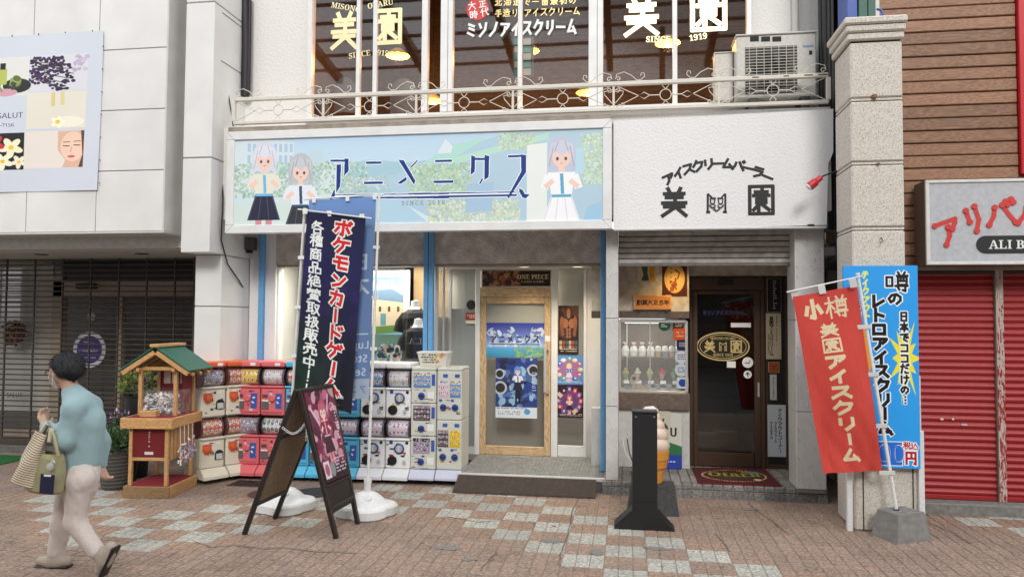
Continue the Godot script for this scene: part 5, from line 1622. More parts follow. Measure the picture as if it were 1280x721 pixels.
	for k in 3:
		var a = sp[k]
		var pi := im_new(150, 170, a[4])
		rg.seed = 60 + k
		if k == 0:
			i_dabs(pi, Rect2(0, 0, 150, 110), 30, 14, 34, [Color(0.30, 0.14, 0.09), Color(0.2, 0.1, 0.07)], rg)
			for sg in [-1.0, 1.0]:
				i_ell(pi, Vector2(75 + sg * 24, 62), 24, 17, Color(0.62, 0.40, 0.27))
				i_ell(pi, Vector2(75 + sg * 48, 58), 16, 20, Color(0.58, 0.36, 0.24))
				i_line(pi, Vector2(75 + sg * 54, 66), Vector2(75 + sg * 40, 106), 20, Color(0.52, 0.32, 0.22))
				for q in 3: i_ell(pi, Vector2(75 + sg * 9, 84 + q * 12), 8, 6, Color(0.60, 0.38, 0.26))
			i_ell(pi, Vector2(75, 28), 14, 18, Color(0.60, 0.42, 0.30))
			for q in 12: i_poly(pi, [Vector2(8 + (q % 6) * 23, 122 + (q / 6) * 16), Vector2(27 + (q % 6) * 23, 122 + (q / 6) * 16), Vector2(27 + (q % 6) * 23, 135 + (q / 6) * 16), Vector2(8 + (q % 6) * 23, 135 + (q / 6) * 16)], [Color(0.75, 0.65, 0.5), Color(0.6, 0.3, 0.2), Color(0.3, 0.35, 0.4)][q % 3])
		else:
			i_ell(pi, Vector2(75, 84), 58, 60, a[5][1].lerp(a[4], 0.4))
			for q in 12:
				var an := TAU * q / 12.0
				var cc := Vector2(75 + cos(an) * 58, 82 + sin(an) * 62)
				if k == 1:
					i_ell(pi, cc, 14, 12, a[5][q % 5])
					i_ell(pi, cc + Vector2(3, -3), 6, 5, Color(0.93, 0.92, 0.88))
				else:
					var dx := Vector2(10, 3).rotated(q * 0.3)
					var dy := Vector2(-4, 14).rotated(q * 0.3)
					i_poly(pi, [cc - dx - dy, cc + dx - dy, cc + dx + dy, cc - dx + dy], a[5][q % 5])
					i_ell(pi, cc, 6, 7, Color(0.85, 0.75, 0.7))
			i_figure(pi, 75, 46, 26, a[5][0], a[5][2], a[5][3], Color(0.9, 0.85, 0.8))
		rg.seed = k
		i_lines(pi, Rect2(10, 150, 130, 14), 2, Color(0.9, 0.88, 0.8), rg)
		var o := obj("wall_poster", PQ(a[0], a[1], a[2], a[3], zd + 0.006 + 0.001 * k), pic(pi))
		tag(o, ["brown tall poster of muscular shapes in the narrow side window", "pale blue square poster with many colours in the side window", "dark crimson and violet poster lowest in the side window"][k], "poster")
	# door
	var d := thing("shop_door", "pale wooden framed glass door of the toy shop", "door", P(644, 568, zd))
	var r := RC(599.8, 358.5, 688.6, 568.5, zd)
	var fw := 0.075
	obj("head_rail", PB(600, 359, 688.6, 371, zd + 0.03, 0.07, 0.005), M.oak_h, d)
	obj("top_rail", BX(r[0] + fw, r[1] - fw, r[3] - 0.20, r[3] - 0.115, zd - 0.03, zd + 0.02, 0.005), M.oak_h, d)
	obj("stile", BX(r[0], r[0] + fw, r[2], r[3] - 0.12, zd - 0.03, zd + 0.022, 0.006), M.oak_v, d)
	obj("stile", BX(r[1] - fw, r[1], r[2], r[3] - 0.12, zd - 0.03, zd + 0.022, 0.006), M.oak_v, d)
	obj("bottom_rail", BX(r[0] + fw, r[1] - fw, r[2], r[2] + 0.1, zd - 0.03, zd + 0.02, 0.005), M.oak_h, d)
	obj("glass", BX(r[0] + fw, r[1] - fw, r[2] + 0.1, r[3] - 0.20, zd - 0.006, zd), M.pane, d)
	obj("frosted_film", PB(607.5, 376, 680.5, 404, zd - 0.008, 0.003), mk(Color(0.60, 0.61, 0.56), 0.5), d)
	obj("interior_counter", PB(607, 450, 681, 566, zd - 0.4, 0.05), mk(Color(0.30, 0.28, 0.25), 0.7), d)
	var dh := obj("handle", PB(679.5, 431, 683, 491, zd + 0.07, 0.02, 0.006), M.alu, d)
	obj("handle_mount", PB(680, 436, 682.5, 440, zd + 0.05, 0.04), M.alu, dh)
	obj("handle_mount", PB(680, 481, 682.5, 485, zd + 0.05, 0.04), M.alu, dh)
	for py in [439, 493]:
		obj("lock", LA([Vector2(0.018, 0), Vector2(0.016, 0.012), Vector2(0, 0.014)], 14, Transform3D(Basis(Vector3.RIGHT, PI / 2), P(684.5, py, zd + 0.022))), mk(Color(0.2, 0.15, 0.1), 0.4), d)
	obj("small_sticker", PQ(681.5, 419.5, 687.5, 426.5, zd + 0.0235), M.white_ink, d)
	im = im_new(300, 180, Color(0.22, 0.30, 0.68))
	i_grad(im, Rect2i(0, 0, 300, 130), Color(0.20, 0.24, 0.62), Color(0.62, 0.74, 0.92))
	rg.seed = 5
	i_dabs(im, Rect2(0, 30, 300, 90), 60, 6, 20, [Color(0.85, 0.90, 0.97), Color(0.70, 0.80, 0.94)], rg, 0.5)
	i_grad(im, Rect2i(0, 128, 300, 52), Color(0.35, 0.66, 0.86), Color(0.20, 0.55, 0.70))
	i_dabs(im, Rect2(150, 128, 150, 50), 50, 6, 16, [Color(0.45, 0.66, 0.42), Color(0.6, 0.75, 0.5)], rg, 0.4)
	var name_ := "アニメニクス"
	for k in 6: i_glyph(im, name_[k], Vector2(38 + k * 44, 84), Vector2(30, 38), 6, Color(0.06, 0.07, 0.20))
	im.fill_rect(Rect2i(22, 110, 255, 4), Color(0.06, 0.07, 0.2))
	var dp := obj("door_poster", PQ(607.5, 403.5, 680.5, 446.5, zd + 0.003), pic(im))
	tag(dp, "wide sky blue poster with dark lettering on the glass door", "poster")
	im = im_new(210, 300, Color(0.14, 0.24, 0.52))
	rg.seed = 15
	i_dabs(im, Rect2(0, 0, 210, 250), 80, 8, 26, [Color(0.12, 0.20, 0.48), Color(0.30, 0.42, 0.70), Color(0.08, 0.10, 0.26), Color(0.55, 0.72, 0.85)], rg)
	for c in [[24, 150, 34], [20, 80, 26], [190, 60, 30]]:
		i_ell(im, Vector2(c[0], c[1]), c[2], c[2], Color(0.72, 0.74, 0.78))
		i_ell(im, Vector2(c[0], c[1]), c[2] * 0.7, c[2] * 0.7, Color(0.16, 0.17, 0.2))
	i_figure(im, 112, 40, 38, Color(0.30, 0.48, 0.80), Color(0.85, 0.88, 0.93), Color(0.10, 0.11, 0.22), Color(0.12, 0.12, 0.25), true)
	im.fill_rect(Rect2i(0, 246, 210, 54), Color(0.84, 0.87, 0.90))
	i_text(im, "DOGUU", 56, 22, 18, Color(0.04, 0.05, 0.10), "sans", true)
	rg.seed = 16
	i_lines(im, Rect2(8, 250, 150, 8), 1, Color(0.05, 0.05, 0.1), rg)
	i_lines(im, Rect2(12, 266, 110, 22), 2, Color(0.5, 0.55, 0.6), rg)
	i_ell(im, Vector2(160, 268), 16, 14, Color(0.3, 0.6, 0.8))
	for k in 6: i_lines(im, Rect2(184, 70 + k * 22, 18, 18), 2, Color(0.85, 0.88, 0.95), rg)
	tag(obj("door_poster", PQ(619.5, 447.5, 671.5, 522.5, zd + 0.0045), pic(im)), "blue poster of a standing figure between loudspeakers on the glass door", "poster")
	# things in the window
	im = im_new(256, 420, Color(0.45, 0.66, 0.85))
	i_grad(im, Rect2i(0, 0, 256, 130), Color(0.36, 0.62, 0.84), Color(0.66, 0.80, 0.88))
	i_poly(im, [Vector2(0, 110), Vector2(90, 70), Vector2(190, 60), Vector2(256, 95), Vector2(256, 150), Vector2(0, 150)], Color(0.38, 0.48, 0.58))
	i_poly(im, [Vector2(0, 105), Vector2(256, 130), Vector2(256, 270), Vector2(0, 270)], Color(0.74, 0.68, 0.58))
	for k in 5: im.fill_rect(Rect2i(20 + k * 50, 150, 14, 26), Color(0.30, 0.24, 0.2))
	im.fill_rect(Rect2i(130, 185, 30, 60), Color(0.30, 0.52, 0.58))
	i_poly(im, [Vector2(0, 258), Vector2(256, 240), Vector2(256, 280), Vector2(0, 296)], Color(0.33, 0.46, 0.20))
	i_grad(im, Rect2i(0, 290, 256, 130), Color(0.30, 0.42, 0.36), Color(0.42, 0.56, 0.60))
	i_text(im, "OTARU", 100, 40, 46, Color(0.9, 0.93, 0.95), "sans", true)
	for k in 6: i_glyph(im, name_[k], Vector2(26 + k * 40, 380), Vector2(26, 28), 4, Color(0.07, 0.10, 0.2))
	var fp := thing("framed_poster", "white framed poster of a canal warehouse in the display window", "poster", P(482, 455, -8.75))
	obj("frame", PB(440, 338, 511, 455, -8.75, 0.04, 0.006), M.white_metal, fp)
	obj("print", PQ(446, 346, 504, 450, -8.746), pic(im), fp)
	mannequin(P(518, 450, -8.45), 0.36, "black T-shirt with a printed figure on the taller bust form", true)
	mannequin(P(522, 474, -8.28), 0.36, "black T-shirt with outlined letters on the lower bust form", false)
	# small acrylic figures stand
	rg.seed = 71
	im = im_new(160, 120, Color(1, 1, 1, 0))
	for k in 60:
		var q := Vector2(rg.randf_range(20, 140), rg.randf_range(24, 108))
		i_ell(im, q, rg.randf_range(6, 17), rg.randf_range(6, 15), [Color(0.88, 0.86, 0.84), Color(0.12, 0.14, 0.15), Color(0.80, 0.65, 0.58), Color(0.2, 0.34, 0.36), Color(0.7, 0.72, 0.74)][rg.randi() % 5])
	im.fill_rect(Rect2i(30, 100, 100, 20), Color(0.3, 0.33, 0.34))
	tag(obj("acrylic_stand", PQ(468, 425, 506, 458, -8.2), pic(im, 0.3, true)), "cut-out acrylic display of pale and dark figures in the window", "display stand")
	# entrance step
	var sx0 := -1.72
	var stp := MB.new()
	stp.bx(sx0, sx1 + 0.05, -0.02, 0.124, zd - 0.05, -7.52)
	var step := struct("entrance_step", stp, mk(Color(0.20, 0.20, 0.19), 0.9, T.worn, 1.5))
	var tiles := MB.new()
	rg.seed = 41
	var row := 0
	var z := -7.57
	while z > -8.62:
		var x := sx0 + (0.035 if row % 2 else 0.0)
		while x < sx1 - 0.06:
			var s := rg.randf_range(0.85, 1.1)
			tiles.col = Color(0.42, 0.42, 0.40) * s
			brick_into(tiles, Vector3(x + 0.035, 0.131, z), 0.066, 0.046, Vector2(rg.randf_range(-1, 1) * 0.0006, 0.0004))
			x += 0.07
		z -= 0.05
		row += 1
	var tm := mk(Color(1, 1, 1), 0.85, T.stain, 3.0)
	tm.vertex_color_use_as_albedo = true
	obj("step_tiles", tiles, tm, step).set_meta("kind", "stuff")
	obj("nosing", BX(sx0, sx1 + 0.05, 0.10, 0.137, -7.545, -7.50, 0.004), M.off_white, step)
	# brown ramp mat
	var m := MB.new()
	var x0: float = sx0 + 0.02
	var x1: float = G(746, 612).x
	m.q(Vector3(x0, 0.125, -7.49), Vector3(x1, 0.125, -7.49), Vector3(x1, 0.018, -7.22), Vector3(x0, 0.018, -7.22))
	m.q(Vector3(x0, 0.018, -7.22), Vector3(x1, 0.018, -7.22), Vector3(x1, 0.0, -7.22), Vector3(x0, 0.0, -7.22))
	m.q(Vector3(x1, 0.125, -7.49), Vector3(x1, 0.0, -7.49), Vector3(x1, 0.0, -7.22), Vector3(x1, 0.018, -7.22))
	m.q(Vector3(x0, 0.0, -7.49), Vector3(x0, 0.125, -7.49), Vector3(x0, 0.018, -7.22), Vector3(x0, 0.0, -7.22))
	var ribs := MB.new()
	var nr := 22
	for k in nr:
		var f := (k + 0.5) / nr
		ribs.box(Vector3((x0 + x1) / 2, 0.018 + 0.107 * (1.0 - f) + 0.001, -7.49 + 0.27 * f), Vector3(x1 - x0 - 0.02, 0.003, 0.005), 0.0, Basis(Vector3.RIGHT, 0.37))
	var ramp := thing("ramp_mat", "brown ribbed rubber ramp mat before the toy shop step", "mat", Vector3((x0 + x1) / 2, 0, -7.35))
	var rm := mk(Color(0.10, 0.075, 0.062), 0.9, T.worn, 2.0, T.bumpy, 0.6)
	obj("sheet", m, rm, ramp)
	obj("ribs", ribs, rm, ramp)
func room_light(parent: Node3D, p: Vector3, size: Vector2, energy: float, called: String) -> void:
	var em := StandardMaterial3D.new()
	em.albedo_color = Color(1, 1, 1)
	em.emission_enabled = true
	em.emission = Color(1.0, 0.97, 0.90)
	em.emission_energy_multiplier = 0.8
	obj(called, B1(p, Vector3(size.x, 0.02, size.y)), em, parent)
	var l := AreaLight3D.new()
	l.name = called + "_light"
	l.area_size = size
	l.light_color = Color(1.0, 0.97, 0.90)
	l.light_energy = energy
	l.shadow_enabled = true
	l.position = p + Vector3(0, -0.02, 0) - base_of.get(parent, Vector3.ZERO)
	l.rotation_degrees = Vector3(-90, 0, 0)
	parent.add_child(l)
func mannequin(p: Vector3, w: float, label: String, tall: bool) -> void:
	var t := thing("shirt_mannequin", label, "mannequin", p)
	var xf := Transform3D(Basis.IDENTITY, p)
	var cloth := mk(Color(0.014, 0.013, 0.015), 0.9, T.fine, 4.0)
	obj("shirt", LA([Vector2(0.155, -0.06), Vector2(0.148, 0.2), Vector2(0.155, 0.4), Vector2(0.168, 0.49), Vector2(0.145, 0.55), Vector2(0.07, 0.605)], 24, xf, 1.0, 0.6), cloth, t)
	for sg in [-1.0, 1.0]:
		obj("sleeve", TU([p + Vector3(sg * 0.115, 0.53, 0), p + Vector3(sg * 0.18, 0.44, 0.0), p + Vector3(sg * 0.20, 0.33, 0.01)], [0.05, 0.055, 0.062], 12), cloth, t)
	obj("bust", LA([Vector2(0.08, 0.59), Vector2(0.055, 0.625), Vector2(0.046, 0.69), Vector2(0.0, 0.70)], 18, xf, 1.0, 0.8), M.white_plastic, t)
	var im := im_new(120, 150, Color(0.09, 0.085, 0.09))
	if tall:
		i_figure(im, 60, 16, 38, Color(0.20, 0.12, 0.19), Color(0.72, 0.70, 0.76), Color(0.35, 0.3, 0.45), Color(0.25, 0.2, 0.4))
	else:
		i_text(im, "ALI", 60, 60, 34, Color(0.75, 0.75, 0.76), "sans", true)
		i_text(im, "ALI", 60, 60, 30, Color(0.05, 0.05, 0.055), "sans", true)
	var m := MB.new()
	var y0 := 0.20 if tall else 0.28
	m.grid(8, 6, func(u, v):
		var a: float = (u - 0.5) * 1.5
		return p + Vector3(sin(a) * 0.158, y0 + 0.26 * (1.0 - v), cos(a) * 0.158 * 0.6 + 0.008))
	obj("print", m, pic(im, 0.9), t)

# ---------------------------------------------------------------- ice cream parlour
func make_parlour() -> void:
	var t := thing("ice_cream_parlour", "ice cream parlour with marble piers, sample case and half-raised shutter", "shop", Vector3(0.9, 0, -8))
	# marble piers
	for a in [[757.5, 773, -7.46, [398, 508], 0.95], [995, 1032, -7.40, [400, 515], 0.34]]:
		var z: float = a[2]
		var x0: float = P(a[0], 440, z).x
		var x1: float = P(a[1], 440, z).x
		var cuts := [0.13]
		for py in [a[3][1], a[3][0]]: cuts.append(P((a[0] + a[1]) / 2, py, z).y)
		cuts.append(2.62)
		for k in 3:
			obj("marble_slab", BX(x0, x1, cuts[k] + 0.003, cuts[k + 1] - 0.003, z - a[4], z, 0.004), M.marble, t)
		obj("pier_core", BX(x0 + 0.008, x1 - 0.008, 0.1, 2.62, z - a[4] + 0.01, z - 0.008), M.grey_joint, t)
	# shutter
	var zs := -7.62
	var xa: float = P(773.5, 310, zs).x
	var xb: float = P(993, 310, zs).x
	var sh := thing("parlour_shutter", "raised grey slatted roller shutter over the parlour entrance", "shutter", Vector3((xa + xb) / 2, 2.3, zs))
	for k in 6:
		var y0: float = P(880, 330.0 - 7.0 * (k + 1), zs).y
		var y1: float = P(880, 330.0 - 7.0 * k, zs).y
		obj("slat", BX(xa, xb, y1 + 0.006, y0 - 0.002, zs - 0.02, zs + 0.006 - 0.004 * (k % 2), 0.008), M.grey_shutter, sh)
	var yb: float = P(880, 330, zs).y
	obj("backing", BX(xa, xb, yb + 0.01, 2.7, zs - 0.06, zs - 0.022), M.dark, sh)
	obj("bottom_bar", BX(xa, xb, yb - 0.02, yb + 0.004, zs - 0.03, zs + 0.012, 0.005), M.concrete, sh)
	obj("notice_strip", PQ(868, 287.5, 898, 292.5, zs + 0.03), M.off_white, sh)
	# recess
	var zb := -8.2
	var zd := -8.37
	var yc := 2.36
	var beige := mk(Color(0.72, 0.65, 0.54), 0.5, T.worn, 1.0)
	obj("recess_ceiling", BX(xa, xb + 0.4, yc, yc + 0.08, -8.6, -7.68), M.off_white, t)
	var bx1: float = P(862, 440, zb).x
	var w0: float = P(774, 440, zb).x - 0.3
	var sy1: float = P(818, 398, zb).y
	var sy0: float = P(818, 512, zb).y
	obj("upper_wall", BX(w0, bx1, sy1 + 0.08, yc, zb - 0.15, zb), beige, t)
	obj("case_lintel", BX(w0, bx1, sy1, sy1 + 0.079, zb - 0.1, zb + 0.03, 0.005), mk(Color(0.13, 0.095, 0.075), 0.5, T.worn, 2.0), t)
	obj("case_sill", PB(768, 491, 863, 512, zb + 0.05, 0.25, 0.006), mk(Color(0.20, 0.15, 0.12), 0.4, T.worn, 2.0), t)
	obj("lower_wall", BX(w0, bx1, 0.13, sy0, zb - 0.15, zb), M.marble, t)
	var wallr: float = P(862, 440, zb).x
	obj("door_head_wall", BX(wallr, xb + 0.3, P(905, 345, zd).y, yc, zd - 0.1, zd), beige, t)
	obj("right_return", BX(P(985, 440, zd).x, P(1030, 440, -7.4).x, 0.13, yc, zd - 0.05, zd + 0.01), M.marble, t)
	obj("right_side_wall", BX(P(1030, 440, -7.4).x - 0.05, P(1030, 440, -7.4).x + 0.02, 0.13, yc + 0.2, zd - 0.05, -7.7), M.marble, t)
	# sample case
	var cy1: float = P(818, 401, zb).y
	var cy0: float = P(818, 490, zb).y
	var cx0: float = P(775, 440, zb).x
	var cx1: float = P(858, 440, zb).x
	var c := thing("sample_case", "glazed sample case of bagged sweets and parfaits in the parlour wall", "display case", Vector3((cx0 + cx1) / 2, cy0, zb))
	obj("back_panel", BX(cx0, cx1, cy0, cy1, zb - 0.52, zb - 0.5), mk(Color(0.17, 0.115, 0.09), 0.25, T.worn, 1.4), c)
	obj("floor_panel", BX(cx0, cx1, cy0 - 0.02, cy0, zb - 0.5, zb - 0.16), M.white_panel, c)
	obj("side_panel", BX(cx0 - 0.02, cx0, cy0, cy1, zb - 0.5, zb - 0.01), M.alu, c)
	obj("side_panel", BX(cx1, cx1 + 0.02, cy0, cy1, zb - 0.5, zb - 0.01), M.alu, c)
	obj("top_panel", BX(cx0, cx1, cy1, cy1 + 0.02, zb - 0.5, zb - 0.12), M.white_panel, c)
	for e in [[cx0 - 0.015, cx0 + 0.012, cy0, cy1], [cx1 - 0.012, cx1 + 0.015, cy0, cy1], [cx0, cx1, cy1 - 0.02, cy1 + 0.01], [cx0, cx1, cy0 - 0.01, cy0 + 0.015]]:
		obj("frame", BX(e[0], e[1], e[2], e[3], zb - 0.02, zb + 0.012, 0.003), M.alu, c)
	obj("case_glass", BX(cx0, cx1, cy0, cy1, zb - 0.006, zb - 0.002), M.clear, c)
	var xm := lerpf(cx0, cx1, 0.46)
	obj("sliding_edge", BX(xm - 0.006, xm + 0.006, cy0, cy1, zb - 0.02, zb - 0.008), M.alu, c)
	obj("glass_shelf", BX(cx0, cx1, P(818, 446, zb).y - 0.008, P(818, 446, zb).y, zb - 0.45, zb - 0.06), M.acrylic, c)
	obj("glass_shelf", BX(cx0, cx1, P(818, 480, zb).y - 0.008, P(818, 480, zb).y, zb - 0.45, zb - 0.06), M.acrylic, c)
	obj("shelf_post", BX(cx0 + 0.07, cx0 + 0.085, cy0, cy1, zb - 0.49, zb - 0.475), M.alu, c)
	obj("shelf_post", BX(cx1 - 0.085, cx1 - 0.07, cy0, cy1, zb - 0.49, zb - 0.475), M.alu, c)
	room_light(c, Vector3((cx0 + cx1) / 2 - 0.05, cy1 - 0.02, zb - 0.22), Vector2(0.5, 0.06), 0.16, "case_tube")
	fill_case(zb)
	# stickers on the case glass
	var rg := RandomNumberGenerator.new()
	rg.seed = 6
	var stk := [[831, 406, 7, "r", Color(0.05, 0.28, 0.20), "round dark green sticker on the sample case glass"], [848, 406, 6, "q", Color(0.20, 0.05, 0.05), "dark red square sticker on the case glass corner"], [850, 418, 7, "q", Color(0.75, 0.30, 0.06), "orange square sticker on the case glass"], [853, 431, 6, "q", Color(0.06, 0.10, 0.30), "navy square sticker under the orange one"], [852, 446.5, 7.5, "r", Color(0.75, 0.78, 0.82), "upper white round sticker on the case glass"], [852, 462.5, 7.5, "r", Color(0.75, 0.78, 0.82), "lower white round sticker on the case glass"], [853.5, 478.5, 6.5, "q", Color(0.78, 0.80, 0.82), "white square sticker with blue disc on the case glass"]]
	for k in stk.size():
		var a = stk[k]
		var im := im_new(64, 64, Color(a[4].r, a[4].g, a[4].b))
		var ink := Color(0.15, 0.3, 0.5) if a[4].r > 0.6 and a[4].b > 0.5 else Color(0.8, 0.8, 0.75)
		if a[5].contains("disc"): i_ell(im, Vector2(32, 32), 22, 22, Color(0.05, 0.25, 0.65))
		i_lines(im, Rect2(14, 18, 36, 30), 3, ink, rg)
		var p := P(a[0], a[1], zb + 0.003 + 0.001 * k)
		var rr: float = a[2] / 108.0
		var m := MB.new()
		if a[3] == "r":
			for j in 24:
				var a0 := TAU * j / 24.0
				var a1 := TAU * (j + 1) / 24.0
				var i0 := m.vert(p, Vector3.BACK, Vector2(0.5, 0.5))
				m.vert(p + Vector3(cos(a0), sin(a0), 0) * rr, Vector3.BACK, Vector2(0.5 + 0.5 * cos(a0), 0.5 - 0.5 * sin(a0)))
				m.vert(p + Vector3(cos(a1), sin(a1), 0) * rr, Vector3.BACK, Vector2(0.5 + 0.5 * cos(a1), 0.5 - 0.5 * sin(a1)))
				m.ix.append_array([i0, i0 + 2, i0 + 1])
		else:
			m = QD(p.x - rr, p.x + rr, p.y - rr, p.y + rr, p.z)
		tag(obj("sticker", m, pic(im, 0.4)), a[5], "sticker")
	# posters and plaque on the warm wall
	var im := im_new(120, 90, Color(0.82, 0.78, 0.66))
	i_poly(im, [Vector2(16, 0), Vector2(58, 0), Vector2(56, 50), Vector2(66, 86), Vector2(20, 86), Vector2(34, 56)], Color(0.25, 0.36, 0.30))
	i_poly(im, [Vector2(62, 0), Vector2(104, 0), Vector2(92, 56), Vector2(104, 86), Vector2(70, 86), Vector2(66, 40)], Color(0.85, 0.62, 0.10))
	tag(obj("wall_poster", PQ(797, 328, 824, 352, zb + 0.004), pic(im)), "small green and yellow poster above the sample case", "poster")
	im = im_new(120, 140, Color(0.30, 0.10, 0.05))
	i_ell(im, Vector2(60, 66), 50, 62, Color(0.82, 0.66, 0.36))
	i_dabs(im, Rect2(36, 70, 34, 46), 18, 4, 10, [Color(0.5, 0.2, 0.12), Color(0.6, 0.3, 0.15)], rg)
	i_line(im, Vector2(62, 30), Vector2(84, 44), 7, Color(0.45, 0.2, 0.1))
	i_line(im, Vector2(84, 44), Vector2(74, 70), 7, Color(0.45, 0.2, 0.1))
	i_lines(im, Rect2(40, 20, 12, 60), 6, Color(0.4, 0.18, 0.1), rg)
	tag(obj("wall_poster", PQ(828, 328, 859, 370, zb + 0.004), pic(im)), "brown and gold poster under the warm lamp beside the door", "poster")
	im = im_new(300, 110, Color(0.80, 0.52, 0.22))
	for k in 40: im.fill_rect(Rect2i(rg.randi_range(0, 260), rg.randi_range(0, 109), rg.randi_range(20, 120), 1), Color(0.70, 0.43, 0.17))
	i_row(im, "創業大正8年", 16, 55, 44, 6.5, Color(0.05, 0.03, 0.02), 1.04)
	var pl := thing("wooden_plaque", "light wooden plaque with black brush characters above the sample case", "plaque", P(816, 388, zb))
	obj("board", PB(792, 369, 840, 387, zb + 0.05, 0.045, 0.004), M.oak_h, pl)
	obj("lettering", PQ(793.5, 370, 838.5, 386, zb + 0.0515), pic(im, 0.6), pl)
	for px in [797, 832]: obj("bracket", PB(px, 387, px + 3, 389, zb + 0.06, 0.05), M.bronze, pl)
	# warm spot over the posters
	var lp := P(848, 326, -8.0)
	lp.y = yc - 0.01
	var em := StandardMaterial3D.new()
	em.albedo_color = Color(1, 0.8, 0.5)
	em.emission_enabled = true
	em.emission = Color(1.0, 0.72, 0.36)
	em.emission_energy_multiplier = 1.2
	var lamp := thing("recess_downlight", "warm lit downlight in the parlour entrance ceiling above the posters", "lamp", lp)
	obj("rim", LA([Vector2(0.05, -0.006), Vector2(0.065, -0.006), Vector2(0.065, 0.0)], 18, Transform3D(Basis.IDENTITY, lp)), M.bronze, lamp)
	obj("lens", LA([Vector2(0.0, -0.002), Vector2(0.05, -0.002)], 18, Transform3D(Basis.IDENTITY, lp)), em, lamp)
	var sl := SpotLight3D.new()
	sl.name = "light"
	sl.light_color = Color(1.0, 0.84, 0.58)
	sl.light_energy = 0.3
	sl.spot_angle = 70
	sl.spot_range = 5.0
	sl.spot_attenuation = 2.0
	sl.light_size = 0.08
	sl.shadow_enabled = true
	sl.position = Vector3(0, -0.02, 0)
	sl.rotation_degrees = Vector3(-90, 0, 0)
	lamp.add_child(sl)
	# leaning board below the case
	im = im_new(150, 200, Color(0.78, 0.78, 0.74))
	i_poly(im, [Vector2(0, 120), Vector2(70, 96), Vector2(150, 120), Vector2(150, 170), Vector2(0, 170)], Color(0.10, 0.42, 0.24))
	im.fill_rect(Rect2i(0, 150, 150, 50), Color(0.10, 0.22, 0.60))
	i_text(im, "OTARU", 62, 70, 32, Color(0.05, 0.05, 0.07), "sans", true)
	i_lines(im, Rect2(70, 172, 60, 10), 1, Color(0.7, 0.8, 0.95), rg)
	var b0 := G(852, 584, 0.135)
	var lb := MB.new()
	lb.q(Vector3(b0.x - 0.42, 0.72, zb + 0.02), Vector3(b0.x, 0.72, zb + 0.02), Vector3(b0.x, 0.135, zb + 0.07), Vector3(b0.x - 0.42, 0.135, zb + 0.07))
	tag(obj("leaning_board", lb, pic(im)), "small board with black letters over green and blue under the sample case", "board")
	var ob := MB.new()
	im = im_new(60, 100, Color(0.76, 0.74, 0.66))
	i_glyph(im, "ム", Vector2(40, 62), Vector2(26, 26), 5, Color(0.06, 0.06, 0.06))
	ob.q(Vector3(b0.x - 0.32, 0.86, zb + 0.012), Vector3(b0.x - 0.12, 0.86, zb + 0.012), Vector3(b0.x - 0.12, 0.45, zb + 0.045), Vector3(b0.x - 0.32, 0.45, zb + 0.045))
	tag(obj("leaning_board", ob, pic(im)), "cream card with black characters leaning behind the ice cream lamp", "board")
	# door
	var door := thing("parlour_door", "bronze framed glass door with a gold oval emblem", "door", P(908, 584, zd))
	obj("header", PB(862.5, 346, 956, 362.5, zd + 0.03, 0.09, 0.005), M.bronze, door)
	var sn := obj("door_sensor", PB(899, 349, 917, 356, zd + 0.07, 0.05, 0.006), M.black, door)
	obj("sensor_eye", PB(903, 351, 913, 354, zd + 0.072, 0.004), M.dark, sn)
	obj("jamb", PB(862.5, 362.5, 866.5, 583, zd + 0.03, 0.09, 0.004), M.bronze, door)
	obj("jamb", PB(952, 362.5, 957, 585, zd + 0.03, 0.09, 0.004), M.bronze, door)
	obj("stile", PB(866.8, 363, 872.5, 582, zd + 0.005, 0.05, 0.004), M.bronze, door)
	obj("stile", PB(943.5, 363, 951.5, 584, zd + 0.005, 0.05, 0.004), M.bronze, door)
	obj("top_rail", PB(872.6, 363, 943.4, 368, zd + 0.005, 0.05, 0.004), M.bronze, door)
	obj("bottom_rail", PB(872.6, 566, 943.4, 583, zd + 0.005, 0.05, 0.004), M.bronze, door)
	obj("glass", PB(872.5, 368, 943.5, 566, zd - 0.012, 0.008), M.dark_pane, door)
	obj("pull", PB(947.5, 478, 950, 496, zd + 0.008, 0.006, 0.002), M.alu, door)
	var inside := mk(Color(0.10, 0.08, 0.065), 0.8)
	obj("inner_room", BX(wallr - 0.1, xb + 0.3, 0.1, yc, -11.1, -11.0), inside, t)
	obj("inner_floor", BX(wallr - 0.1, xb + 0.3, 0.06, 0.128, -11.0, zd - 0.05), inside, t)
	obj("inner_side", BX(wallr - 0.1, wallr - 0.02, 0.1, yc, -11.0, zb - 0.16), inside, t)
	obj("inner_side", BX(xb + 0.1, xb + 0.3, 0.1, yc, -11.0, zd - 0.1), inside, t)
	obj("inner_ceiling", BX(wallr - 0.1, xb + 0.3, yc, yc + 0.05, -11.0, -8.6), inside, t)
	for k in 8:
		obj("inner_step", BX(0.75, 1.35, 0.13 + 0.19 * k, 0.14 + 0.19 * (k + 1), -9.6 - 0.15 * (k + 1), -9.6 - 0.15 * k + 0.001 * k), mk(Color(0.17, 0.13, 0.10), 0.7), t)
	# oval emblem
	var ov := MB.new()
	var oc := P(904, 433, zd)
	for rr in [[0.275, 0.150, 0.014], [0.245, 0.128, 0.006]]:
		var pts := []
		for k in 41: pts.append(oc + Vector3(cos(TAU * k / 40.0) * rr[0], sin(TAU * k / 40.0) * rr[1], 0.003))
		for k in 40: ov.bar(pts[k], pts[k + 1], rr[2], 0.002)
	obj("gold_ring", ov, M.gold, door)
	obj("oval_backing", LA([Vector2(1, 0), Vector2(1, 0.001), Vector2(0, 0.001)], 40, Transform3D(Basis(Vector3.RIGHT, PI / 2), oc - Vector3(0, 0, 0.002)), 0.27, 0.146), mk(Color(0.02, 0.016, 0.013), 0.3), door)
	var og := MB.new()
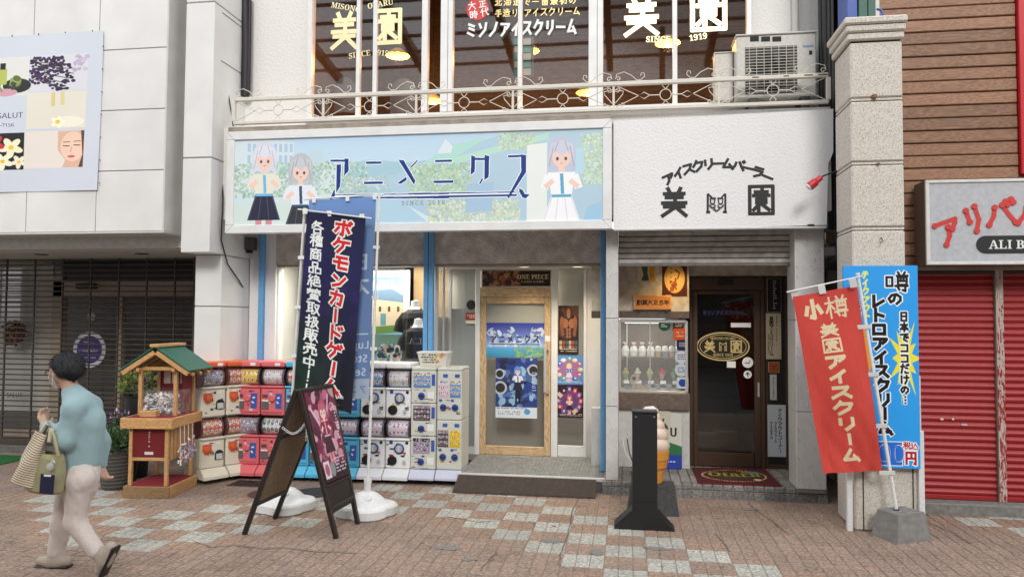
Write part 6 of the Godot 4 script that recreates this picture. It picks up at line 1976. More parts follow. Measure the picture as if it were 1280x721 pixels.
	glyph_mesh(og, "美", oc + Vector3(-0.14, 0.0, 0.002), Vector2(0.12, 0.12), 0.015, 0.0, 0.001)
	glyph_mesh(og, "園", oc + Vector3(0.14, 0.0, 0.002), Vector2(0.12, 0.12), 0.015, 0.0, 0.001)
	for l in [[-0.035, -0.05, -0.035, 0.045], [0.035, -0.05, 0.035, 0.045], [-0.035, 0.045, 0, 0.02], [0.035, 0.045, 0, 0.02], [-0.02, -0.05, -0.02, 0.01], [0.02, -0.05, 0.02, 0.01]]:
		og.bar(oc + Vector3(l[0], l[1], 0.004), oc + Vector3(l[2], l[3], 0.004), 0.009, 0.001)
	text_mesh(og, "MISONO OTARU", oc + Vector3(0, 0.088, 0.004), 0.026, "serif", true, 0.9)
	text_mesh(og, "SINCE 1919", oc + Vector3(0, -0.092, 0.004), 0.030, "serif", true, 0.9)
	obj("gold_writing", og, M.gold, door)
	var bl := MB.new()
	var s := "ミソノアイスクリーム"
	for k in s.length(): glyph_mesh(bl, s[k], P(881.0 + k * 5.4, 391 - 0.1 * k, zd), Vector2(0.044, 0.05), 0.007, 0.0, 0.001)
	obj("blue_writing", bl, mk(Color(0.03, 0.06, 0.20), 0.5), door)
	for a in [[914, 403.5, 939, 409], [909, 451.5, 920, 459.5]]:
		obj("notice", PQ(a[0], a[1], a[2], a[3], zd + 0.002), M.white_ink, door)
	for py in [[453, 6.2], [468, 4.6]]:
		var p := P(935, py[0], zd + 0.002)
		var ds := obj("disc_sticker", LA([Vector2(py[1] / 107.0, 0), Vector2(py[1] / 107.0, 0.001), Vector2(0, 0.001)], 22, Transform3D(Basis(Vector3.RIGHT, PI / 2), p)), M.white_ink, door)
		var mk_ := MB.new()
		if py[0] > 460:
			mk_.bar(p + Vector3(0, -0.024, 0.002), p + Vector3(0, 0.02, 0.002), 0.01, 0.0005)
			mk_.bar(p + Vector3(-0.02, 0.0, 0.0024), p + Vector3(0, 0.022, 0.0024), 0.01, 0.0005)
			mk_.bar(p + Vector3(0.02, 0.0, 0.0028), p + Vector3(0, 0.022, 0.0028), 0.01, 0.0005)
		else:
			mk_.bar(p + Vector3(-0.03, -0.004, 0.002), p + Vector3(0.022, -0.004, 0.002), 0.009, 0.0005)
			mk_.bar(p + Vector3(0.014, 0.006, 0.0024), p + Vector3(0.03, 0.024, 0.0024), 0.006, 0.0005)
		obj("mark", mk_, M.ink, ds)
	# bronze panel with name plates
	obj("sign_panel", PB(957.2, 346, 985.5, 586, zd + 0.015, 0.08, 0.004), M.bronze, t)
	var zp := zd + 0.022
	obj("panel_glass", PB(960, 348, 982, 580, zp - 0.004, 0.004), M.black, t)
	var plates := [[959.5, 348, 977, 390, Color(0.03, 0.035, 0.05), Color(0.65, 0.68, 0.75), "", "dark plate with small pale characters at the top of the bronze panel"], [958, 391.5, 977, 449, Color(0.78, 0.74, 0.62), Color(0.03, 0.03, 0.03), "美園アイスクリーム", "cream plate with black brush characters beside the parlour door"], [961, 452.5, 975, 466, Color(0.62, 0.30, 0.10), Color(0.3, 0.12, 0.04), "", "small orange brown plate on the bronze panel"], [963, 468, 971.5, 500, Color(0.76, 0.77, 0.78), Color(0.1, 0.1, 0.12), "", "narrow white strip notice on the bronze panel"], [960, 506, 983, 571, Color(0.74, 0.77, 0.80), Color(0.03, 0.03, 0.035), "テイクアウトコーナー", "white takeaway corner plate at the foot of the bronze panel"]]
	for k in plates.size():
		var a = plates[k]
		var w := 96
		var h := int(96.0 * (a[3] - a[1]) / (a[2] - a[0]))
		im = im_new(w, h, a[4])
		var txt: String = a[6]
		if txt.length():
			var sz := minf(h * 0.86 / (txt.length() * 1.02), 46.0)
			i_col(im, txt, 34.0 if k == 1 else (66.0 if k == 4 else 48.0), h * 0.06, sz, sz * 0.15, a[5], 1.03)
		if k == 0 or k == 3: i_lines(im, Rect2(40, 12, 18, h - 24), 12, a[5], rg)
		if k == 2: i_lines(im, Rect2(20, 30, 56, 30), 2, a[5], rg)
		if k == 4:
			i_col(im, "アイスクリーム", 42, h * 0.32, 15, 2.4, a[5], 1.05)
			i_col(im, "アイスモナカ", 18, h * 0.32, 15, 2.4, a[5], 1.05)
		if k == 1:
			i_lines(im, Rect2(66, 16, 8, h - 100), 16, a[5], rg)
			i_lines(im, Rect2(10, h * 0.45, 8, h * 0.45), 14, a[5], rg)
		var o := thing("name_plate", a[7], "plate", P((a[0] + a[2]) / 2, a[3], zp))
		obj("plate", PB(a[0], a[1], a[2], a[3], zp + 0.010, 0.009, 0.002), M.off_white, o)
		obj("face", PQ(a[0] + 0.4, a[1] + 0.4, a[2] - 0.4, a[3] - 0.4, zp + 0.0118), pic(im, 0.5), o)
	obj("plate_handle", PB(990, 555, 993, 572, -7.9, 0.02, 0.004), M.alu, t)
	# step, riser blocks and floor tiles
	var stx0: float = G(752, 606, 0.13).x
	var stx1: float = G(1041, 616, 0.13).x
	var step := struct("parlour_step", BX(stx0, stx1 - 0.01, -0.02, 0.112, -8.45, -7.44), M.grey_joint)
	rg.seed = 50
	var tm := []
	for k in 4:
		var v := 0.78 + 0.13 * k
		tm.append(mk(Color(0.36 * v, 0.345 * v, 0.325 * v), 0.8, T.stain, 3.0, T.bumpy, 0.4))
	var zf := -7.43
	var nx := 22
	var tw := (stx1 - stx0) / nx
	var shape := brick_mesh(tw - 0.006, 0.094, Vector2(0.0004, -0.0003))
	for i in nx:
		var x := stx0 + (i + 0.5) * tw
		for j in 10:
			var z := zf - 0.03 - 0.05 - j * 0.1
			if z < -8.4: continue
			var o := MeshInstance3D.new()
			o.name = "floor_tile"
			o.mesh = shape
			o.material_override = tm[rg.randi() % 4]
			o.position = Vector3(x, 0.13 + rg.randf_range(-0.001, 0.001), z)
			step.add_child(o, true)
		obj("edge_tile", BX(x - tw / 2 + 0.003, x + tw / 2 - 0.003, 0.078, 0.131, zf - 0.03, zf, 0.009), tm[rg.randi() % 4], step)
		obj("riser_block", BX(x - tw / 2 + 0.003, x + tw / 2 - 0.003, -0.01, 0.074, zf - 0.03, zf - 0.004, 0.006), tm[rg.randi() % 4], step)
	# red welcome mat
	im = im_new(420, 320, Color(0.28, 0.025, 0.055))
	rg.seed = 14
	for k in 70:
		var a := TAU * k / 70.0
		i_ell(im, Vector2(210, 160) + Vector2(cos(a) * 170, sin(a) * 112), rg.randf_range(4, 8), rg.randf_range(3, 6), Color(0.72, 0.62, 0.45), a)
	im.fill_rect(Rect2i(120, 190, 190, 20), Color(0.10, 0.22, 0.09))
	i_dabs(im, Rect2(140, 176, 60, 20), 12, 5, 12, [Color(0.08, 0.24, 0.1)], rg)
	i_text(im, "Otaru", 215, 135, 74, Color(0.50, 0.60, 0.16), "serif", true, 0.95)
	i_dabs(im, Rect2(240, 60, 90, 40), 18, 4, 10, [Color(0.7, 0.55, 0.25), Color(0.55, 0.5, 0.2)], rg)
	i_ell(im, Vector2(330, 96), 34, 20, Color(0.35, 0.5, 0.55))
	i_ell(im, Vector2(320, 228), 22, 14, Color(0.8, 0.74, 0.6))
	i_lines(im, Rect2(230, 168, 90, 10), 1, Color(0.7, 0.7, 0.5), rg)
	var fl := G(873, 611, 0.145)
	var fr := G(979, 614, 0.145)
	var br := G(956, 585, 0.145)
	var bl2 := G(865, 584, 0.145)
	fl.z = maxf(fl.z, -7.45); fl.z = -7.46; fr.z = -7.47
	fl.x = P(873, 608, -7.46).x; fr.x = P(978, 611, -7.47).x
	var mt := thing("door_mat", "dark red welcome mat with a place name in green before the parlour door", "mat", (fl + br) / 2)
	var mm := MB.new()
	mm.q(bl2, br, fr, fl)
	obj("printed_pile", mm, pic(im, 0.95), mt)
	var ed := MB.new()
	var dn := Vector3(0, -0.012, 0)
	var lo := Vector3(0, -0.0015, 0)
	for pr in [[fl, fr], [fr, br], [br, bl2], [bl2, fl]]:
		ed.q(pr[0] + lo, pr[1] + lo, pr[1] + dn, pr[0] + dn)
	obj("edge", ed, M.red_felt, mt)
	# stray cables beside the left pier
	for k in 2:
		tag(obj("wire", TU([P(778 + k * 6, 548, -8.1), P(782 + k * 5, 566, -8.0), P(792, 580, -7.9), P(790 + 6 * k, 588, -7.7)], 0.006, 6), M.white_plastic if k == 0 else M.cable), ["white lamp flex hanging in the corner by the parlour pier", "black lamp flex curling on the parlour step"][k], "wire")
func fill_case(zb: float) -> void:
	var zq := zb - 0.2
	var y2: float = P(818, 446, zb).y
	var y1: float = P(818, 480, zb).y
	var y0: float = P(818, 490, zb).y
	var bag := mk(Color(0.70, 0.70, 0.68), 0.4)
	for k in 4:
		var p := P(782.0 + k * 10.5, 440, zq)
		var b := Vector3(p.x, y2, zq)
		var t := thing("sweet_bag", "tied clear bag of white sweets on the top case shelf", "bag", b, true, 0.0, "bags in the sample case")
		obj("bag", LA([Vector2(0.0, 0), Vector2(0.04, 0.002), Vector2(0.045, 0.06), Vector2(0.030, 0.10), Vector2(0.008, 0.115), Vector2(0.028, 0.15)], 12, Transform3D(Basis.IDENTITY, b)), bag, t)
		obj("tie", LA([Vector2(0.011, 0.11), Vector2(0.012, 0.12)], 8, Transform3D(Basis.IDENTITY, b)), M.red_ink if k % 2 else M.navy_ink, t)
	for k in 4:
		var p := P(823.0 + k * 8.5, 440, zq)
		var b := Vector3(p.x, y2, zq)
		var t := thing("ice_cup", ["tan paper cup with a domed lid on the top case shelf", "navy paper cup with a domed lid on the top case shelf", "orange brown paper cup with a domed lid on the top shelf", "black paper cup with a domed lid on the top case shelf"][k], "cup", b, true, 0.0, "cups in the sample case")
		obj("cup", LA([Vector2(0.0, 0), Vector2(0.026, 0.0), Vector2(0.034, 0.055)], 14, Transform3D(Basis.IDENTITY, b)), mk([Color(0.5, 0.35, 0.2), Color(0.2, 0.25, 0.4), Color(0.55, 0.3, 0.15), Color(0.15, 0.12, 0.1)][k], 0.5), t)
		obj("lid", LA([Vector2(0.036, 0.055), Vector2(0.036, 0.065), Vector2(0.030, 0.105), Vector2(0.0, 0.112)], 14, Transform3D(Basis.IDENTITY, b)), bag, t)
	var fc := [[Color(0.55, 0.42, 0.10), Color(0.25, 0.40, 0.10)], [Color(0.75, 0.70, 0.60), Color(0.7, 0.6, 0.4)], [Color(0.70, 0.65, 0.20), Color(0.7, 0.6, 0.2)], [Color(0.65, 0.05, 0.05), Color(0.75, 0.45, 0.45)], [Color(0.20, 0.40, 0.10), Color(0.6, 0.65, 0.3)]]
	for k in 5:
		var p := P(782.0 + k * 15.2, 470, zq)
		var b := Vector3(p.x, y1, zq)
		var t := thing("parfait", ["parfait with sauce and a leaf in the sample case", "cream coloured parfait in the sample case", "yellow green parfait in the sample case", "red strawberry parfait in the sample case", "green drink with cream in the sample case"][k], "parfait", b)
		var xf := Transform3D(Basis.IDENTITY, b)
		obj("glass", LA([Vector2(0.03, 0), Vector2(0.03, 0.006), Vector2(0.01, 0.012), Vector2(0.014, 0.03), Vector2(0.04, 0.10)], 14, xf), M.clear, t)
		obj("filling", LA([Vector2(0.010, 0.03), Vector2(0.036, 0.098), Vector2(0.0, 0.1)], 14, xf), mk(fc[k][1], 0.5), t)
		var m := MB.new()
		for j in 5:
			var a := TAU * j / 5.0
			m.ball(b + Vector3(cos(a) * 0.02, 0.105, sin(a) * 0.02), Vector3.ONE * 0.02, 8)
		m.ball(b + Vector3(0, 0.135, 0), Vector3(0.022, 0.026, 0.022), 8)
		obj("topping", m, mk(fc[k][0], 0.5), t)
		obj("price_card", B1(b + Vector3(0.01, 0.012, 0.09), Vector3(0.06, 0.035, 0.002), 0.0, Basis(Vector3.RIGHT, -0.3)), M.white_ink, t)
	for k in 6:
		var p := P(784.0 + k * 13.0, 486, zq)
		var b := Vector3(p.x, y0, zq + 0.02 * (k % 3))
		var t := thing("glass_dish", "empty glass dish on the floor of the sample case", "glass", b, true, 0.0, "glass dishes in the sample case")
		obj("bowl", LA([Vector2(0.022, 0), Vector2(0.008, 0.012), Vector2(0.03, 0.03), Vector2(0.045, 0.07)], 14, Transform3D(Basis.IDENTITY, b)), mk(Color(0.62, 0.66, 0.70), 0.15), t)
	var b := Vector3(P(797, 484, zb).x, y0, zb - 0.12)
	var st := thing("wooden_swan_stand", "pale wooden cone holder with a round hole in the sample case", "stand", b)
	var pts := []
	for q in [[-0.09, 0], [0.14, 0], [0.12, 0.04], [0.03, 0.07], [0.015, 0.14], [-0.02, 0.185], [-0.06, 0.17], [-0.08, 0.11], [-0.06, 0.05]]: pts.append(Vector2(q[0], q[1]))
	var m2 := MB.new()
	m2.prism(pts, -0.01, 0.01, Transform3D(Basis.IDENTITY, b))
	obj("board", m2, mk(Color(0.68, 0.54, 0.38), 0.5, T.woodv, 3.0), st)
	obj("hole", LA([Vector2(0.022, 0), Vector2(0.022, 0.002), Vector2(0, 0.002)], 14, Transform3D(Basis(Vector3.RIGHT, PI / 2), b + Vector3(-0.035, 0.135, 0.0105))), M.dark, st)

# ---------------------------------------------------------------- capsule toy machines
var prints := []
func make_prints() -> void:
	var pal := [[Color(0.85, 0.72, 0.15), Color(0.9, 0.85, 0.4), Color(0.5, 0.35, 0.15), Color(0.85, 0.4, 0.2)], [Color(0.80, 0.82, 0.85), Color(0.75, 0.4, 0.35), Color(0.5, 0.7, 0.8), Color(0.85, 0.8, 0.6)], [Color(0.62, 0.60, 0.66), Color(0.15, 0.13, 0.18), Color(0.75, 0.5, 0.62), Color(0.82, 0.82, 0.85)], [Color(0.85, 0.85, 0.84), Color(0.12, 0.12, 0.13), Color(0.55, 0.55, 0.58), Color(0.3, 0.3, 0.32)], [Color(0.85, 0.72, 0.76), Color(0.82, 0.84, 0.88), Color(0.4, 0.35, 0.4), Color(0.72, 0.5, 0.56)], [Color(0.36, 0.55, 0.75), Color(0.85, 0.82, 0.75), Color(0.25, 0.25, 0.4), Color(0.75, 0.5, 0.45)], [Color(0.75, 0.2, 0.2), Color(0.9, 0.8, 0.75), Color(0.35, 0.6, 0.35), Color(0.9, 0.7, 0.3)], [Color(0.25, 0.2, 0.24), Color(0.6, 0.55, 0.6), Color(0.82, 0.75, 0.7), Color(0.45, 0.3, 0.4)]]
	for k in pal.size():
		var rg := RandomNumberGenerator.new()
		rg.seed = 100 + k
		var im := im_new(192, 160, pal[k][0])
		im.fill_rect(Rect2i(0, 0, 192, 34), pal[k][1])
		i_dabs(im, Rect2(10, 6, 170, 22), 14, 4, 12, [pal[k][2], pal[k][3]], rg)
		for j in 10:
			var q := Vector2(24 + (j % 5) * 36, 66 + (j / 5) * 50)
			i_ell(im, q, 15, 19, pal[k][1].lightened(0.2))
			i_ell(im, q + Vector2(0, -4), 9, 10, pal[k][2 + j % 2])
			i_ell(im, q + Vector2(0, 9), 11, 7, pal[k][(j + 1) % 4])
		i_lines(im, Rect2(14, 140, 160, 14), 2, pal[k][2], rg)
		prints.append(pic(im, 0.4))
var sheets := []
func make_sheets() -> void:      # small printed labels on the machine fronts, cut out of a clear sheet
	for k in 4:
		var rg := RandomNumberGenerator.new()
		rg.seed = 300 + k
		var im := im_new(128, 140, Color(1, 1, 1, 0))
		for j in 9:
			var w := rg.randi_range(8, 26)
			var h := rg.randi_range(5, 16)
			var x := rg.randi_range(2, 126 - w)
			var y := rg.randi_range(2, 138 - h)
			im.fill_rect(Rect2i(x, y, w, h), [Color(0.85, 0.84, 0.80), Color(0.20, 0.25, 0.45), Color(0.75, 0.2, 0.2), Color(0.85, 0.75, 0.3), Color(0.12, 0.12, 0.13)][rg.randi() % 5])
			i_lines(im, Rect2(x + 1, y + 1, w - 2, h - 2), maxi(1, h / 4), [Color(0.2, 0.2, 0.22), Color(0.8, 0.8, 0.8)][rg.randi() % 2], rg)
		sheets.append(pic(im, 0.4, true))
func drum_window(t: Node3D, o: Vector3, w: float, r: float, pr: int, cap: Material) -> void:
	var m := MB.new()      # a curved print behind a clear cover, between two end caps
	m.grid(2, 10, func(u, v):
		var a: float = 1.75 - v * 3.0
		return o + Vector3((u - 0.5) * w * 0.92, sin(a) * r * 0.93, cos(a) * r * 0.93))
	obj("drum_print", m, prints[pr % prints.size()], t)
	var c := MB.new()
	c.grid(2, 12, func(u, v):
		var a: float = 1.9 - v * 3.4
		return o + Vector3((u - 0.5) * w * 0.94, sin(a) * r, cos(a) * r))
	obj("drum_cover", c, M.clear, t)
	for sg in [-1.0, 1.0]:
		obj("drum_cap", LA([Vector2(0.0, 0.0), Vector2(r + 0.004, 0.0), Vector2(r + 0.004, w * 0.045), Vector2(0.0, w * 0.045)], 22, Transform3D(Basis(Vector3.FORWARD, sg * -PI / 2) , o + Vector3(sg * (w * 0.455), 0, 0))), cap, t)
func ball_machine(at: Vector3, turn: float, style: String, pr: int, label: String, group: String, is_top: bool, is_low: bool) -> void:
	# base of this unit at `at`; 0.27 wide, 0.52 high, front faces local +z
	var t := thing("capsule_machine", label, "capsule machine", at, false, turn, group)
	var w := 0.268
	var bc: Material = M["gacha_" + style]
	var trim: Material = M["gacha_trim_" + style]
	obj("body", B1(Vector3(0, 0.15, -0.2), Vector3(w, 0.30, 0.34), 0.014), bc, t)
	obj("back", B1(Vector3(0, 0.41, -0.28), Vector3(w - 0.004, 0.218, 0.18), 0.006), bc, t)
	drum_window(t, Vector3(0, 0.405, -0.13), w - 0.008, 0.098, pr, trim)
	obj("drum_ledge", B1(Vector3(0, 0.305, -0.05), Vector3(w - 0.002, 0.02, 0.08), 0.006), bc, t)
	if style == "white":
		obj("dial_ring", LA([Vector2(0.052, 0), Vector2(0.056, 0.012), Vector2(0.044, 0.016), Vector2(0.042, 0.01)], 26, Transform3D(Basis(Vector3.RIGHT, PI / 2), Vector3(0.02, 0.21, -0.03))), M.navy_ink, t)
		var kn := obj("knob", LA([Vector2(0.04, 0), Vector2(0.038, 0.016), Vector2(0.0, 0.018)], 22, Transform3D(Basis(Vector3.RIGHT, PI / 2), Vector3(0.02, 0.21, -0.03))), M.alu, t)
		obj("grip", B1(Vector3(0.02, 0.21, -0.006), Vector3(0.014, 0.07, 0.02), 0.005), M.white_plastic, kn)
		obj("chute_ring", LA([Vector2(0.05, 0), Vector2(0.05, 0.014), Vector2(0.043, 0.014), Vector2(0.041, 0.004), Vector2(0, 0.004)], 24, Transform3D(Basis(Vector3.RIGHT, PI / 2), Vector3(-0.055, 0.085, -0.03))), M.black, t)
		obj("lock", LA([Vector2(0.02, 0), Vector2(0.017, 0.02), Vector2(0, 0.022)], 14, Transform3D(Basis(Vector3.RIGHT, PI / 2), Vector3(0.075, 0.07, -0.03)), 1.0, 1.4), M.alu, t)
		obj("card", B1(Vector3(0.095, 0.13, -0.0285), Vector3(0.045, 0.05, 0.002)), M.white_ink, t)
		obj("coin_badge", B1(Vector3(-0.07, 0.275, -0.028), Vector3(0.035, 0.04, 0.003)), M.navy_ink, t)
		obj("coin_slot", LA([Vector2(0.017, 0), Vector2(0.015, 0.006), Vector2(0, 0.006)], 14, Transform3D(Basis(Vector3.RIGHT, PI / 2), Vector3(0.1, 0.27, -0.03))), M.black, t)
	elif style == "cream":
		var sh := MB.new()
		sh.prism([Vector2(-0.045, 0.05), Vector2(0.045, 0.05), Vector2(0.047, -0.01), Vector2(0.02, -0.055), Vector2(-0.02, -0.055), Vector2(-0.047, -0.01)], 0.0, 0.012, Transform3D(Basis.IDENTITY, Vector3(-0.065, 0.2, -0.03)))
		var hp := obj("handle_plate", sh, M.gacha_orange, t)
		obj("knob", LA([Vector2(0.032, 0.012), Vector2(0.03, 0.03), Vector2(0.0, 0.034)], 18, Transform3D(Basis(Vector3.RIGHT, PI / 2), Vector3(-0.065, 0.2, -0.03))), M.gacha_orange, hp)
		obj("coin_label", B1(Vector3(-0.065, 0.262, -0.028), Vector3(0.05, 0.018, 0.003)), M.white_ink, hp)
		var ar := MB.new()
		var arch := [Vector2(-0.045, -0.05), Vector2(0.045, -0.05), Vector2(0.045, 0.01)]
		for k in 9: arch.append(Vector2(cos(PI * k / 8.0) * 0.045, 0.01 + sin(PI * k / 8.0) * 0.042))
		ar.prism(arch, 0.0, 0.008, Transform3D(Basis.IDENTITY, Vector3(0.07, 0.13, -0.03)))
		var ch := obj("chute", ar, M.dark, t)
		obj("chute_flap", B1(Vector3(0.07, 0.115, -0.02), Vector3(0.07, 0.06, 0.006), 0.002, Basis(Vector3.RIGHT, -0.15)), M.alu, ch)
		obj("price_tag", B1(Vector3(0.06, 0.255, -0.028), Vector3(0.05, 0.02, 0.003)), M.white_ink, t)
	else:
		obj("front_panel", B1(Vector3(0, 0.155, -0.026), Vector3(w - 0.03, 0.245, 0.016), 0.006), bc, t)
		var kn := obj("knob", LA([Vector2(0.036, 0), Vector2(0.036, 0.018), Vector2(0.03, 0.022), Vector2(0.0, 0.022)], 20, Transform3D(Basis(Vector3.RIGHT, PI / 2), Vector3(0.01, 0.185, -0.018))), bc, t)
		obj("grip", B1(Vector3(0.01, 0.185, 0.008), Vector3(0.016, 0.062, 0.02), 0.005), bc, kn)
		obj("blue_label", B1(Vector3(0.08, 0.155, -0.0165), Vector3(0.07, 0.16, 0.003)), M.gacha_label, t)
		for k in 2: obj("label_mark", B1(Vector3(0.08 - 0.01 * k, 0.19 - k * 0.05, -0.0142), Vector3(0.03, 0.016, 0.001), 0.0, Basis(Vector3.BACK, 0.3 - k)), M.white_ink, t)
		obj("coin_panel", B1(Vector3(-0.075, 0.205, -0.0165), Vector3(0.06, 0.035, 0.003)), mk(Color(0.10, 0.06, 0.06), 0.5), t)
		obj("chute", B1(Vector3(-0.072, 0.105, -0.0165), Vector3(0.085, 0.085, 0.006), 0.003), mk(Color(0.13, 0.11, 0.12), 0.3), t)
		obj("price_card", B1(Vector3(-0.072, 0.158, -0.016), Vector3(0.075, 0.016, 0.003)), M.white_ink, t)
	obj("label_sheet", QD(-w * 0.47, w * 0.47, 0.02, 0.285, -0.0275 if style == "white" or style == "cream" else -0.0155), sheets[(pr + (1 if is_top else 0)) % 4], t)
	if is_top:
		obj("lid", B1(Vector3(0, 0.545, -0.19), Vector3(w, 0.058, 0.34), 0.012), M.gacha_orange if style == "cream" else bc, t)
		obj("lid_label", B1(Vector3(0.06, 0.545, -0.0185), Vector3(0.06, 0.03, 0.002)), M.white_ink, t)
	if is_low:
		var ft := MB.new()
		ft.prism([Vector2(-0.36, -0.055), Vector2(0.06, -0.055), Vector2(0.06, -0.025), Vector2(-0.02, 0.045), Vector2(-0.36, 0.045)], -w / 2, w / 2, Transform3D(Basis(Vector3.UP, -PI / 2), Vector3(0, -0.045, 0)))
		obj("foot", ft, mk(Color(0.66, 0.66, 0.68), 0.5) if style == "white" else bc, t)
		for sg in [-1.0, 1.0]:
			obj("castor", LA([Vector2(0.0, -0.012), Vector2(0.024, -0.012), Vector2(0.024, 0.012), Vector2(0.0, 0.012)], 14, Transform3D(Basis(Vector3.FORWARD, PI / 2), Vector3(sg * 0.09, -0.115, -0.05))), M.black, t)
func card_machine(at: Vector3, kind: int, label: String, pr: int, is_top: bool, is_low: bool, h: float) -> void:
	var t := thing("card_vending_machine", label, "card machine", at, false, 0.0, "pale grey card machines")
	var w := 0.265
	var bc: Material = M.gacha_grey
	obj("body", B1(Vector3(0, h / 2, -0.2), Vector3(w, h - 0.004, 0.36), 0.008), bc, t)
	if kind == 0:
		obj("display_card", QD(-w * 0.4, w * 0.28, h * 0.48, h * 0.94, -0.0155), prints[pr], t)
		obj("blue_label", B1(Vector3(w * 0.4, h * 0.72, -0.018), Vector3(0.035, h * 0.34, 0.004)), M.gacha_label, t)
		knob_at(t, Vector3(-0.02, h * 0.23, -0.02))
		obj("price_card", B1(Vector3(0.08, h * 0.26, -0.018), Vector3(0.07, h * 0.2, 0.003)), M.white_ink, t)
		obj("slot", B1(Vector3(0.02, h * 0.03, -0.017), Vector3(0.08, 0.012, 0.004)), M.gacha_grey_dark, t)
	else:
		for sg in [-1.0, 1.0]:
			obj("display_card", QD(sg * 0.063 - 0.056, sg * 0.063 + 0.056, h * 0.46, h * 0.80, -0.0155), prints[(pr + (1 if sg > 0 else 0)) % 8], t)
			obj("blue_label", B1(Vector3(sg * 0.063 + 0.02, h * 0.90, -0.018), Vector3(0.05, 0.035, 0.004)), M.gacha_label, t)
			obj("coin_panel", B1(Vector3(sg * 0.063 - 0.03, h * 0.40, -0.018), Vector3(0.03, 0.025, 0.004)), M.gacha_label, t)
			knob_at(t, Vector3(sg * 0.063, h * 0.26, -0.02))
	obj("label_sheet", QD(-w * 0.48, w * 0.48, h * 0.02, h * 0.45, -0.0185), sheets[(pr + 2) % 4], t)
	if is_top: obj("top_cap", B1(Vector3(0, h + 0.018, -0.2), Vector3(w, 0.034, 0.36), 0.008), bc, t)
	if is_low:
		var ft := MB.new()
		ft.prism([Vector2(-0.36, -0.045), Vector2(0.05, -0.045), Vector2(0.05, -0.025), Vector2(-0.02, 0.05), Vector2(-0.36, 0.05)], -w / 2, w / 2, Transform3D(Basis(Vector3.UP, -PI / 2), Vector3(0, -0.052, 0)))
		obj("foot", ft, mk(Color(0.52, 0.53, 0.63), 0.5), t)
		for sg in [-1.0, 1.0]:
			obj("castor", LA([Vector2(0.0, -0.012), Vector2(0.024, -0.012), Vector2(0.024, 0.012), Vector2(0.0, 0.012)], 14, Transform3D(Basis(Vector3.FORWARD, PI / 2), Vector3(sg * 0.09, -0.122, -0.03))), M.black, t)
func knob_at(t: Node3D, p: Vector3) -> void:
	var k := obj("knob", LA([Vector2(0.034, 0), Vector2(0.036, 0.012), Vector2(0.03, 0.02), Vector2(0.0, 0.02)], 18, Transform3D(Basis(Vector3.RIGHT, PI / 2), p)), M.navy_ink, t)
	obj("grip", B1(p + Vector3(0, 0, 0.022), Vector3(0.05, 0.012, 0.012), 0.003), M.black, k)
